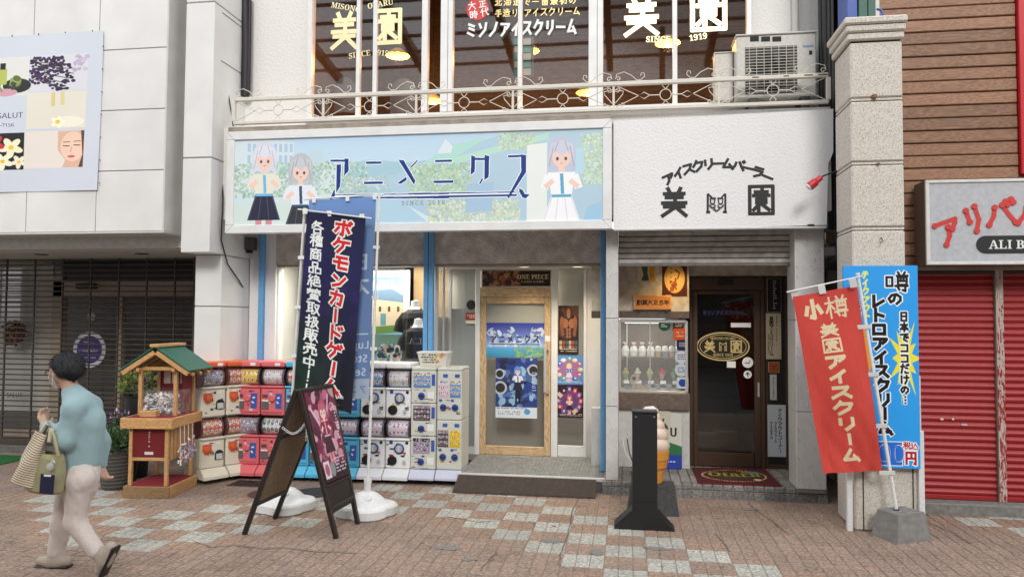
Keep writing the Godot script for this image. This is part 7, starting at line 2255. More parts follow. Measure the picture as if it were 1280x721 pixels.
func make_machines() -> void:
	make_prints()
	make_sheets()
	M.gacha_pink = mk(Color(0.68, 0.15, 0.17), 0.35)
	M.gacha_trim_pink = mk(Color(0.07, 0.05, 0.06), 0.3)
	M.gacha_blue = mk(Color(0.10, 0.45, 0.66), 0.35)
	M.gacha_trim_blue = M.gacha_trim_pink
	M.gacha_white = mk(Color(0.80, 0.80, 0.79), 0.35)
	M.gacha_trim_white = M.gacha_trim_pink
	M.gacha_cream = mk(Color(0.68, 0.63, 0.50), 0.4)
	M.gacha_trim_cream = mk(Color(0.14, 0.035, 0.03), 0.3)
	M.gacha_orange = mk(Color(0.62, 0.11, 0.035), 0.35)
	M.gacha_label = mk(Color(0.04, 0.10, 0.38), 0.4)
	M.gacha_grey = mk(Color(0.60, 0.60, 0.53), 0.45)
	M.gacha_grey_dark = mk(Color(0.30, 0.33, 0.38), 0.5)
	var zf := -7.55
	var xR: float = G(577, 606).x
	# columns from the right: two card columns, two white, three blue, two pink
	var pw := 0.272
	for k in 2:
		var x := xR - pw * (k + 0.5)
		var z := zf + 0.02 * k
		if k == 0:
			for j in 2: card_machine(Vector3(x, 0.15 + j * 0.51, z), 1, ["pale grey double card machine with four round knobs, lower of the end pair", "pale grey double card machine at the step, upper of the end pair"][j], 7 - j * 3, j == 1, j == 0, 0.51)
		else:
			for j in 3: card_machine(Vector3(x, 0.15 + j * 0.34, z), 0, ["pale grey single knob card machine at the bottom of its stack of three", "pale grey single knob card machine in the middle of its stack", "pale grey single knob card machine topmost of its stack"][j], [2, 7, 5][j], j == 2, j == 0, 0.34)
	var styles := ["white", "white", "blue", "blue", "blue", "pink", "pink"]
	for k in 7:
		var st: String = styles[k]
		var x := xR - pw * 2 - 0.275 * (k + 0.5)
		var z := zf + 0.03 + 0.012 * k
		var place: String = ["next to the card machines", "in front of the bust forms", "behind the white flag pole", "hidden partly by the dark flag", "next to the pink machines", "next to the blue machines", "beside the cream machines"][k]
		for j in 2:
			ball_machine(Vector3(x, 0.145 + j * 0.525, z), 0.0, st, [4, 1, 4, 5, 4, 5, 4, 3, 4, 6, 3, 1, 2, 0][k * 2 + j], "%s capsule toy machine %s, %s of its stack" % [st, place, "lower" if j == 0 else "upper"], st + " capsule machines in the row", j == 1, j == 0)
	# cream machines stand at an angle by the column
	var ca := G(248, 607)
	var cbx := G(300, 598)
	var dv := (cbx - ca)
	dv.y = 0
	var ang := -atan2(dv.z, dv.x)
	dv = dv.normalized()
	for k in 2:
		for j in 2:
			var p := ca + dv * (0.155 + 0.285 * k)
			ball_machine(Vector3(p.x, 0.15 + j * 0.525, p.z), ang, "cream", [6, 2, 6, 6][k * 2 + j], "cream capsule toy machine with orange handle, %s of the stack %s" % ["lower" if j == 0 else "upper", "beside the wooden stall" if k == 0 else "beside the pink machines"], "cream capsule machines", j == 1, j == 0)
	# notice basket on the card machines
	var bp := Vector3(P(543, 457, zf - 0.15).x, 1.205, zf - 0.17)
	var b := thing("notice_basket", "white plastic basket with a handwritten notice on the card machines", "basket", bp)
	var m := MB.new()
	var w0 := 0.135
	var w1 := 0.165
	var h := 0.15
	var c0 := [Vector3(-w0, 0, 0.08), Vector3(w0, 0, 0.08), Vector3(w0, 0, -0.08), Vector3(-w0, 0, -0.08)]
	var c1 := [Vector3(-w1, h, 0.11), Vector3(w1, h, 0.11), Vector3(w1, h, -0.11), Vector3(-w1, h, -0.11)]
	for k in 4:
		var n := (k + 1) % 4
		m.q(bp + c1[k], bp + c1[n], bp + c0[n], bp + c0[k])
	m.q(bp + c0[0], bp + c0[1], bp + c0[2], bp + c0[3])
	obj("tub", m, M.white_plastic, b)
	var rim := []
	for k in 5: rim.append(bp + c1[k % 4])
	obj("rim", TU(rim, 0.008, 6), M.white_plastic, b)
	var im := im_new(200, 110, Color(0.84, 0.82, 0.76))
	var rg := RandomNumberGenerator.new()
	rg.seed = 44
	i_lines(im, Rect2(14, 12, 110, 84), 4, Color(0.12, 0.11, 0.11), rg)
	i_dabs(im, Rect2(130, 10, 60, 86), 16, 6, 16, [Color(0.85, 0.72, 0.35), Color(0.85, 0.5, 0.35), Color(0.9, 0.85, 0.7)], rg)
	var nq := MB.new()
	var e := Vector3(0, 0.0, 0.004)
	nq.q(bp + c1[0] * 0.9 + Vector3(0, 0.014, 0.012) + e, bp + c1[1] * 0.9 + Vector3(0, 0.014, 0.012) + e, bp + c0[1] * 0.9 + Vector3(0, 0.012, 0.011) + e, bp + c0[0] * 0.9 + Vector3(0, 0.012, 0.011) + e)
	obj("notice", nq, pic(im, 0.7), b)

# ---------------------------------------------------------------- things on the pavement
func flag(called: String, label: String, tl: Vector3, tr: Vector3, br: Vector3, bl: Vector3, im: Image, wave: float, sd: float) -> Node3D:
	var t := thing(called, label, "flag", bl)
	var m := MB.new()
	var nn := (bl - tl).cross(tr - tl).normalized()
	m.grid(28, 60, func(u, v):
		var p := tl.lerp(tr, u).lerp(bl.lerp(br, u), v)
		var w: float = wave * (sin(u * 7.0 + v * 3.0 + sd) * 0.6 + sin(u * 3.1 - v * 6.0 + sd * 2.0) * 0.8 + sin(v * 17.0 + u * 9.0 + sd) * 0.18 + sin(v * 31.0 - u * 22.0 + sd * 3.0) * 0.09 * v + sin(u * 26.0 + v * 8.0) * 0.10 * v * v) * (0.25 + 0.75 * v) * minf(1.0, minf(u, 1.0 - u) * 5.0 + 0.25)
		return p + nn * w)
	var mt := pic(im, 0.85)
	mt.backlight_enabled = true
	mt.backlight = Color(0.25, 0.25, 0.25)
	obj("cloth", m, mt, t)
	return t
func tank_base(c: Vector3, pole_top: Vector3, label: String, grp: String, blue_cap: bool) -> Vector3:
	var t := thing("flag_stand", label, "flag stand", c, true, 0.0, grp)
	var m := MB.new()
	# rounded square tank: a swept superellipse
	var prof := [Vector2(0.0, 0.0), Vector2(0.235, 0.0), Vector2(0.25, 0.012), Vector2(0.25, 0.075), Vector2(0.235, 0.092), Vector2(0.19, 0.10), Vector2(0.165, 0.115), Vector2(0.13, 0.15), Vector2(0.085, 0.185), Vector2(0.05, 0.20), Vector2(0.0, 0.202)]
	var n := 40
	for i in prof.size() - 1:
		var st := m.v.size()
		var nr := Vector2(prof[i + 1].y - prof[i].y, prof[i].x - prof[i + 1].x).normalized()
		for k in n + 1:
			var a := TAU * k / n + 0.35
			for j in 2:
				var pr: Vector2 = prof[i + j]
				var e := 0.16 if pr.y < 0.11 else 0.04
				var r := pr.x * (1.0 + e * (pow(absf(sin(2.0 * (a - 0.35))), 1.5) - 0.5)) * (1.0 - (0.05 if pr.y < 0.1 and pr.y > 0.01 and absf(cos(2.0 * a - 0.7)) > 0.96 else 0.0))
				m.vert(c + Vector3(cos(a) * r, pr.y, sin(a) * r), Vector3(cos(a) * nr.x, nr.y, sin(a) * nr.x))
		for k in n:
			var a := st + k * 2
			m.ix.append_array([a, a + 3, a + 1, a, a + 2, a + 3])
	obj("water_tank", m, M.white_plastic, t)
	var up := (pole_top - c).normalized()
	obj("socket", TU([c + up * 0.19, c + up * 0.34], [0.032, 0.026], 14), M.white_plastic, t)
	obj("collar", TU([c + up * 0.27, c + up * 0.31], 0.034, 14), M.white_plastic, t)
	obj("plug", LA([Vector2(0.03, 0), Vector2(0.03, 0.03), Vector2(0.0, 0.032)], 14, Transform3D(Basis(Vector3.RIGHT, 0.7), c + Vector3(0.05, 0.15, 0.09))), M.white_plastic, t)
	obj("pole", TU([c + up * 0.25, pole_top], [0.014, 0.0115], 10), M.white_plastic, t)
	for f in [0.32, 0.56]:
		var p := c.lerp(pole_top, f)
		obj("pole_joint", TU([p, p + up * 0.06], 0.017, 10), M.white_plastic, t)
	return up
func make_street_things() -> void:
	make_aboard()
	make_flags()
	make_stall()
	make_right_things()
	make_plants()
func make_aboard() -> void:
	var FA := P(372, 487, -5.575)
	var BA := P(411, 480, -6.02)
	var RF := G(420, 673)
	var RB := G(447, 655)
	var LF := G(305, 668)
	var LB := G(343, 648)
	var t := thing("folding_signboard", "dark brown folding signboard with a crimson poster and hanging chain", "signboard", (RF + LB) / 2)
	var fr: Material = M.brown_board
	for side in 2:
		var f := RF if side == 0 else LF
		var b := RB if side == 0 else LB
		var off := Vector3(0.012 if side == 0 else -0.012, 0, 0)
		var fa := FA + off
		var ba := BA + off
		for e in [[fa, f], [ba, b]]:
			var m := MB.new()
			m.bar(e[0], e[1], 0.036, 0.036, 0.004)
			obj("leg", m, fr, t)
		for s in ([0.015, 0.66, 0.80] if side == 0 else [0.015, 0.33, 0.79]):
			var m := MB.new()
			m.bar(fa.lerp(f, s), ba.lerp(b, s), 0.045, 0.03, 0.004)
			obj("cross_rail", m, fr, t)
		var p0 := fa.lerp(f, 0.02)
		var p1 := ba.lerp(b, 0.02)
		var p2 := ba.lerp(b, 0.80)
		var p3 := fa.lerp(f, 0.80)
		var n := (p3 - p0).cross(p1 - p0).normalized()
		if side == 0 and n.x < 0: n = -n
		if side == 1 and n.x > 0: n = -n
		var bd := MB.new()
		var inn := -n * 0.006
		bd.q(p0 + inn, p1 + inn, p2 + inn, p3 + inn)
		bd.q(p1 - n * 0.010, p0 - n * 0.010, p3 - n * 0.010, p2 - n * 0.010)
		obj("board", bd, M.kraft, t)
		if side == 0:
			var d0 := fa.lerp(f, 0.66) + n * 0.012
			var d1 := ba.lerp(b, 0.66) + n * 0.012
			var d2 := ba.lerp(b, 0.84) + n * 0.012
			var d3 := fa.lerp(f, 0.84) + n * 0.012
			var dm := MB.new()
			dm.q(d0, d1, d2, d3)
			dm.q(d1 - n * 0.02, d0 - n * 0.02, d3 - n * 0.02, d2 - n * 0.02)
			for pr in [[d0, d1], [d1, d2], [d2, d3], [d3, d0]]: dm.q(pr[0], pr[0] - n * 0.02, pr[1] - n * 0.02, pr[1])
			obj("dark_panel", dm, fr, t)
			var im := im_new(230, 360, Color(0.45, 0.14, 0.26))
			var rg := RandomNumberGenerator.new()
			rg.seed = 91
			i_dabs(im, Rect2(0, 0, 230, 270), 90, 10, 34, [Color(0.52, 0.16, 0.30), Color(0.72, 0.36, 0.48), Color(0.30, 0.08, 0.18), Color(0.85, 0.62, 0.68)], rg)
			i_line(im, Vector2(20, 60), Vector2(120, 200), 14, Color(0.85, 0.72, 0.80))
			i_line(im, Vector2(180, 20), Vector2(90, 230), 8, Color(0.88, 0.78, 0.84))
			i_figure(im, 116, 40, 66, Color(0.70, 0.30, 0.40), Color(0.55, 0.12, 0.24), Color(0.25, 0.08, 0.16), Color(0.80, 0.7, 0.75))
			im.fill_rect(Rect2i(0, 300, 230, 60), Color(0.20, 0.06, 0.13))
			im.fill_rect(Rect2i(16, 278, 56, 68), Color(0.84, 0.80, 0.82))
			i_ell(im, Vector2(44, 312), 20, 24, Color(0.70, 0.35, 0.42))
			i_ell(im, Vector2(96, 316), 24, 30, Color(0.55, 0.55, 0.58))
			i_lines(im, Rect2(128, 276, 92, 64), 5, Color(0.82, 0.78, 0.82), rg)
			i_lines(im, Rect2(206, 60, 12, 180), 14, Color(0.85, 0.8, 0.84), rg)
			var q0 := fa.lerp(f, 0.03) + n * 0.019
			var q1 := ba.lerp(b, 0.03) + n * 0.019
			var q2 := ba.lerp(b, 0.645) + n * 0.019
			var q3 := fa.lerp(f, 0.645) + n * 0.019
			var pm := MB.new()
			pm.q(q0.lerp(q1, 0.04), q0.lerp(q1, 0.96), q3.lerp(q2, 0.96), q3.lerp(q2, 0.04))
			obj("poster", pm, pic(im, 0.35), t)
	# chain between the panels
	var a := FA.lerp(LF, 0.26)
	var b := FA.lerp(RF, 0.20) + Vector3(0, -0.02, -0.05)
	var cs := []
	for k in 15:
		var f := k / 14.0
		cs.append(a.lerp(b, f) + Vector3(0, -0.07 * sin(PI * f), 0.02))
	for k in 5: cs.append(b + Vector3(0.0, -0.03 * (k + 1), 0.02))
	for k in cs.size() - 1:
		var m := MB.new()
		var d: Vector3 = (cs[k + 1] - cs[k])
		var s := d.normalized().cross(Vector3.BACK if k % 2 == 0 else Vector3.RIGHT).normalized() * 0.007
		m.tube([cs[k] - d * 0.2 + s, cs[k] + d * 1.2 + s, cs[k] + d * 1.2 - s, cs[k] - d * 0.2 - s, cs[k] - d * 0.2 + s], 0.0028, 5)
		obj("chain_link", m, M.white_metal, t)
func make_flags() -> void:
	var c1 := G(356, 637)
	var c2 := G(458, 643)
	var z1 := c1.z
	var z2 := c2.z
	tank_base(c1, P(380.5, 260, z1 + 0.02), "white water tank stand of the dark flag behind the signboard", "white flag stands", false)
	tank_base(c2, P(474, 242, z2 + 0.02), "white water tank stand carrying the pale blue flag", "white flag stands", false)
	# dark flag
	var im := im_new(300, 960, Color(0.07, 0.08, 0.22))
	i_grad(im, Rect2i(0, 0, 300, 300), Color(0.06, 0.07, 0.22), Color(0.09, 0.09, 0.30))
	i_grad(im, Rect2i(0, 300, 300, 660), Color(0.09, 0.09, 0.30), Color(0.05, 0.06, 0.09))
	var rg := RandomNumberGenerator.new()
	rg.seed = 17
	var nz := FastNoiseLite.new()
	nz.seed = 3
	nz.frequency = 0.006
	for y in 960:
		for x in 300:
			var c := im.get_pixel(x, y)
			var n := nz.get_noise_2d(x, y)
			c = c.lerp(Color(0.25, 0.12, 0.42), clampf(n * 1.2, 0.0, 0.5) * smoothstep(150.0, 400.0, y) * (1.0 - smoothstep(400.0, 640.0, y)))
			c = c.lerp(Color(0.05, 0.20, 0.11), clampf(0.5 + n, 0.0, 0.8) * smoothstep(480.0, 760.0, y) * (1.0 - smoothstep(110.0, 230.0, x + n * 160.0)))
			im.set_pixel(x, y, c)
	var main := "ポケモンカードゲーム"
	for pass_ in 3:
		var w: float = [42.0, 31.0, 15.0][pass_]
		var col: Color = [Color(0.04, 0.04, 0.06), Color(0.88, 0.88, 0.88), Color(0.80, 0.10, 0.10)][pass_]
		for k in main.length():
			var ch := main[k]
			if ch == "ー": ch = "｜"
			i_glyph(im, ch, Vector2(188.0 + 5.0 * sin(k * 0.9), 66.0 + k * 88.0), Vector2(84, 72), w, col, 0.05)
	i_col(im, "各種商品絶賛取扱販売中!!", 60, 40, 62, 8.5, Color(0.90, 0.91, 0.90), 1.13)
	i_text(im, "TM", 236, 900, 13, Color(0.85, 0.85, 0.85), "sans", true)
	i_lines(im, Rect2(160, 936, 80, 6), 1, Color(0.5, 0.5, 0.5), rg)
	var zf := z1 + 0.05
	var t := flag("banner_flag", "dark navy upright flag with red outlined lettering beside the signboard", P(384, 265, zf), P(457, 271, zf + 0.05), P(438, 518, zf + 0.08), P(367, 492, zf), im, 0.04, 0.6)
	obj("top_rod", TU([P(372, 261.5, zf), P(464, 273, zf + 0.06)], 0.007, 8), M.white_plastic, t)
	for a in [[381, 264], [411, 267], [452, 271]]:
		obj("tab", B1(P(a[0], a[1], zf + 0.02), Vector3(0.045, 0.05, 0.006), 0.002), M.white_ink, t)
	for py in [322, 384, 445]:
		obj("tab", B1(P(381.0 - (py - 262) * 0.062, py, zf - 0.01), Vector3(0.08, 0.03, 0.006), 0.002), M.white_ink, t)
	# pale blue flag, seen from behind
	im = im_new(300, 900, Color(0.42, 0.53, 0.71))
	i_grad(im, Rect2i(0, 0, 300, 120), Color(0.44, 0.58, 0.80), Color(0.42, 0.53, 0.71))
	var wc := Color(0.76, 0.82, 0.90)
	i_glyph(im, "日", Vector2(50, 290), Vector2(44, 70), 12, wc)
	i_glyph(im, "ス", Vector2(46, 400), Vector2(56, 70), 12, wc)
	im.fill_rect(Rect2i(14, 610, 200, 6), wc)
	for k in 3: i_text(im, ["Luggage", "Storage", "Service"][k], 100, 662 + k * 60, 34, wc, "sans", true, 1.0)
	im.fill_rect(Rect2i(0, 812, 300, 88), Color(0.66, 0.72, 0.80))
	for k in 6: i_glyph(im, "アニメニクス"[k], Vector2(30 + k * 44, 856), Vector2(30, 36), 5, Color(0.42, 0.53, 0.71))
	im.flip_x()
	var zb := z2 - 0.02
	t = flag("banner_flag", "pale blue upright flag seen from behind with mirrored lettering", P(386, 250, zb), P(470, 246, zb), P(461, 498, zb), P(382, 500, zb), im, 0.014, 2.0)
	obj("top_rod", TU([P(380, 249, zb), P(479, 243, zb)], 0.007, 8), M.white_plastic, t)
	for a in [[392, 250], [434, 248], [468, 246]]:
		obj("tab", B1(P(a[0], a[1], zb + 0.015), Vector3(0.035, 0.05, 0.006), 0.002), M.white_ink, t)
	for py in [309, 372, 436]:
		obj("tab", B1(P(474.0 - (py - 242) * 0.028 - 2, py, zb + 0.02), Vector3(0.06, 0.03, 0.006), 0.002), M.white_ink, t)
func make_right_things() -> void:
	# concrete block with red flag
	var c := G(1127, 672)
	var t := thing("concrete_flag_base", "grey tapered concrete block holding the pole of the red flag", "flag stand", c)
	var m := MB.new()
	var B := Basis(Vector3.UP, 0.5)
	var lo := []
	var hi := []
	for s in [Vector2(-1, 1), Vector2(1, 1), Vector2(1, -1), Vector2(-1, -1)]:
		lo.append(c + B * Vector3(s.x * 0.175, 0, s.y * 0.13))
		hi.append(c + B * Vector3(s.x * 0.135, 0.215, s.y * 0.10))
	for k in 4:
		var n := (k + 1) % 4
		m.q(hi[k], hi[n], lo[n], lo[k])
	m.q(hi[3], hi[2], hi[1], hi[0])
	obj("block", m, M.concrete, t)
	var pt := P(1073, 344, c.z + 0.02)
	var pb := P(1122, 642, c.z)
	obj("socket", TU([pb, pb.lerp(pt, 0.02)], 0.022, 12), M.dark, t)
	var im := im_new(300, 800, Color(0.74, 0.24, 0.20))
	var rg := RandomNumberGenerator.new()
	rg.seed = 23
	for k in 900:
		var cc := Color(0.74, 0.24, 0.20).lerp(Color(0.82, 0.33, 0.28) if rg.randf() < 0.5 else Color(0.66, 0.19, 0.16), rg.randf() * 0.5)
		im.fill_rect(Rect2i(rg.randi_range(0, 300), rg.randi_range(0, 800), rg.randi_range(1, 3), rg.randi_range(2, 40)), cc)
	var ink := Color(0.82, 0.76, 0.62)
	i_glyph(im, "小", Vector2(82, 72), Vector2(80, 84), 20, ink)
	i_glyph(im, "樽", Vector2(194, 76), Vector2(98, 92), 9.5, ink)
	var s := "美園アイスクリーム"
	for k in s.length():
		var ch := s[k]
		if ch == "ー": ch = "｜"
		i_glyph(im, ch, Vector2(142 + 2 * k, 172 + k * 69), Vector2(94, 55) if ch != "｜" else Vector2(80, 50), 15.5 if k > 1 else 9.5, ink)
	var zf := c.z + 0.03
	t = flag("banner_flag", "red upright flag with cream characters leaning in front of the blue board", P(991, 371, zf + 0.08), P(1072, 357, zf), P(1104, 589, zf), P(1030, 592, zf + 0.1), im, 0.045, 1.2)
	obj("pole", TU([pb, pt], [0.0145, 0.012], 10), M.white_plastic, t)
	obj("top_rod", TU([P(984, 365, zf + 0.08), P(1079, 345, zf)], 0.006, 8), M.white_plastic, t)
	obj("pole_cap", TU([pt, pt + (pt - pb).normalized() * 0.02], 0.016, 10), M.white_plastic, t)
	for a in [[994, 369], [1028, 362], [1067, 354]]:
		obj("tab", B1(P(a[0], a[1], zf + 0.05), Vector3(0.055, 0.07, 0.005), 0.002, Basis(Vector3.BACK, 0.2)), M.off_white, t)
	for f in [0.22, 0.42, 0.635, 0.83]:
		var p := pt.lerp(pb, f)
		obj("tab", B1(p + Vector3(-0.03, 0, 0.02), Vector3(0.12, 0.035, 0.005), 0.002, Basis(Vector3.BACK, 0.05)), M.off_white, t)
	# blue board on two white legs
	var zb := -6.46
	var bt := thing("price_board", "bright blue board on white legs advertising retro ice cream", "sign board", P(1104, 660, zb))
	var r := RC(1056, 332, 1149.5, 584.5, zb)
	obj("board", BX(r[0], r[1], r[2], r[3], zb - 0.03, zb, 0.003), mk(Color(0.05, 0.36, 0.72), 0.5), bt)
	var W := 368
	var H := 1010
	im = im_new(W, H, Color(0.16, 0.60, 0.90))
	var Q := func(px: float, py: float) -> Vector2: return Vector2((px - 1056) * 4.0 * 0.984, (py - 332) * 4.0)
	var star := []
	for k in 28:
		var a := TAU * k / 28.0
		var rr := (1.0 if k % 4 == 0 else 0.72) if k % 2 == 0 else 0.42
		star.append(Q.call(1132, 448) + Vector2(cos(a) * rr * 85, sin(a) * rr * 270 * 0.9))
	i_poly(im, star, Color(0.90, 0.86, 0.25))
	i_poly(im, [Q.call(1056, 400), Q.call(1083, 410), Q.call(1092, 450), Q.call(1080, 500), Q.call(1056, 510)], Color(0.92, 0.62, 0.22))
	i_ell(im, Q.call(1062, 395), 40, 44, Color(0.93, 0.90, 0.82))
	var black := Color(0.03, 0.03, 0.04)
	var white := Color(0.93, 0.94, 0.95)
	for pass_ in 2:
		var cl: Color = [white, black][pass_]
		var e := 12.0 if pass_ == 0 else 0.0
		i_glyph(im, "噂", Q.call(1124, 352), Vector2(106, 96), 12 + e, cl)
		i_glyph(im, "の", Q.call(1121, 373), Vector2(70, 66), 14 + e, cl)
		var w := "レトロアイスクリーム"
		for k in w.length():
			i_glyph(im, w[k] if w[k] != "ー" else "｜", Q.call(1098.5 + k * 0.9, 376.5 + k * 17.6), Vector2(74, 64), 17 + e, cl)
		w = "日本でココだけの…"
		for k in w.length():
			i_glyph(im, w[k], Q.call(1131.5, 396 + k * 13.0), Vector2(42, 46), 10 + e * 0.8, cl)
		w = "テイクアウト"
		for k in w.length():
			i_glyph(im, w[k], Q.call(1083.5 + 0.4 * k, 343 + k * 10.4), Vector2(32, 36), 6 + e * 0.3, [Color(0.75, 0.85, 0.5), Color(0.93, 0.90, 0.45)][pass_])
		w = "ソフトクリーム"
		for k in w.length():
			i_glyph(im, w[k] if w[k] != "ー" else "｜", Q.call(1073.5 + 0.4 * k, 358 + k * 9.0), Vector2(26, 30), 5 + e * 0.4, cl)
		i_glyph(im, "税", Q.call(1133, 556.5), Vector2(34, 34), 5 + e * 0.7, [white, Color(0.68, 0.10, 0.12)][pass_])
		i_glyph(im, "込", Q.call(1142.5, 556.5), Vector2(34, 34), 5 + e * 0.7, [white, Color(0.68, 0.10, 0.12)][pass_])
		i_glyph(im, "円", Q.call(1138, 571.5), Vector2(60, 62), 11 + e, [white, Color(0.68, 0.10, 0.12)][pass_])
	var pr0: Vector2 = Q.call(1058, 551.5)
	im.fill_rect(Rect2i(int(pr0.x), int(pr0.y), 276, 122), white)
	im.fill_rect(Rect2i(int(pr0.x) + 4, int(pr0.y) + 4, 268, 114), Color(0.12, 0.42, 0.80))
	i_text(im, "300", Q.call(1105, 567).x, Q.call(1105, 567).y, 84, Color(0.9, 0.75, 0.8), "serif", false, 1.05)
	i_text(im, "300", Q.call(1105, 567).x, Q.call(1105, 567).y, 78, Color(0.15, 0.45, 0.82), "serif", false, 1.07)
	obj("print", QD(r[0] + 0.001, r[1] - 0.001, r[2] + 0.001, r[3] - 0.001, zb + 0.002), pic(im, 0.4), bt)
	for a in [[1062, 660], [1152, 652]]:
		var x: float = P(a[0], 600, zb - 0.05).x
		obj("leg", BX(x - 0.022, x + 0.022, 0.0, r[3] - 0.1 if a[0] < 1100 else r[2] + 0.3, zb - 0.075, zb - 0.032, 0.004), M.white_plastic, bt)
	# black signpost bollard seen from behind
	var bc := G(806, 664)
	bc.z -= 0.12
	var bl := thing("black_sign_stand", "black upright box stand with flared feet before the parlour", "sign stand", bc)
	var zt := bc.z + 0.08
	var x0: float = P(790.5, 580, zt).x
	var x1: float = P(822, 580, zt).x
	var yt: float = P(806, 517, zt).y
	obj("box", BX(x0, x1, 0.03, yt, zt - 0.16, zt, 0.006), M.black, bl)
	obj("lid", BX(x0 - 0.004, x1 + 0.004, yt + 0.001, yt + 0.02, zt - 0.165, zt + 0.004, 0.005), M.black, bl)
	var fp := []
	for q in [[768, 663], [844, 669], [844, 664], [822, 641], [822, 628], [790.5, 628], [790.5, 637], [768, 657]]:
		var p := P(q[0], q[1], zt + 0.012)
		fp.append(Vector2(p.x, maxf(p.y, 0.0)))
	for zz in [zt, zt - 0.176]:
		var fm := MB.new()
		fm.prism(fp, zz + 0.001, zz + 0.014)
		obj("foot_plate", fm, M.black, bl)
	var dz := Vector3(0, 0, -0.162)
	for pr in [[fp[7], fp[6]], [fp[2], fp[3]]]:
		var a := Vector3(pr[0].x, pr[0].y, zt + 0.001)
		var b := Vector3(pr[1].x, pr[1].y, zt + 0.001)
		var wg := MB.new()
		wg.q(b + dz, b, a, a + dz)
		obj("wing", wg, M.black, bl)
	for px in [795, 818]: obj("screw", B1(P(px, 521, zt + 0.001), Vector3(0.012, 0.006, 0.004), 0.001), M.alu, bl)
	# concrete weight and ice cream lamp behind it
	var kc := G(834, 645)
	var kt := thing("concrete_weight", "dark grey concrete weight behind the black stand", "weight", kc)
	var km := MB.new()
	var k0 := kc + Vector3(-0.12, 0, -0.12)
	var kl := []
	var kh := []
	for q in [Vector2(-1, 1), Vector2(1, 1), Vector2(1, -1), Vector2(-1, -1)]:
		kl.append(k0 + Vector3(q.x * 0.225, 0, q.y * 0.13))
		kh.append(k0 + Vector3(q.x * 0.19, 0.26, q.y * 0.10))
	for k in 4:
		var n := (k + 1) % 4
		km.q(kh[k], kh[n], kl[n], kl[k])
	km.q(kh[3], kh[2], kh[1], kh[0])
	obj("block", km, mk(Color(0.10, 0.10, 0.10), 0.95, T.worn, 2.5, T.bumpy, 1.0), kt)
	var ic := Vector3(P(814, 580, k0.z).x, 0.26, k0.z)
	var it := thing("soft_serve_lamp", "soft serve ice cream cone lamp with orange cone behind the black stand", "lamp", ic)
	var sc: float = (P(812, 510, k0.z).y - 0.26) / 0.82
	var cone := mk(Color(0.72, 0.30, 0.05), 0.45, T.fine, 3.0)
	obj("cone", LA([Vector2(0.09, 0.0), Vector2(0.105, 0.02), Vector2(0.12, 0.17), Vector2(0.142, 0.18), Vector2(0.15, 0.26), Vector2(0.16, 0.27), Vector2(0.162, 0.36), Vector2(0.13, 0.37)], 28, Transform3D(Basis.from_scale(Vector3(1, sc, 1)), ic)), cone, it)
	var cream := MB.new()
	var cpal := mk(Color(0.78, 0.62, 0.50), 0.4)
	for a in [[0.41, 0.168, 0.075], [0.52, 0.155, 0.07], [0.62, 0.125, 0.062], [0.71, 0.09, 0.05]]:
		var ring := []
		for k in 25:
			var an := TAU * k / 24.0
			ring.append(ic + Vector3(cos(an) * (a[1] - a[2]), a[0] * sc + 0.02 * sin(an), sin(an) * (a[1] - a[2])))
		cream.tube(ring, a[2], 12, false)
	cream.ball(ic + Vector3(0, 0.55 * sc, 0), Vector3(0.09, 0.22 * sc, 0.09), 14)
	obj("cream_swirl", cream, cpal, it)
	obj("cream_tip", TU([ic + Vector3(-0.06, 0.74 * sc, 0), ic + Vector3(-0.03, 0.80 * sc, 0), ic + Vector3(0.02, 0.815 * sc, 0), ic + Vector3(0.06, 0.79 * sc, 0)], [0.05, 0.035, 0.024, 0.012], 12), M.white_plastic, it)
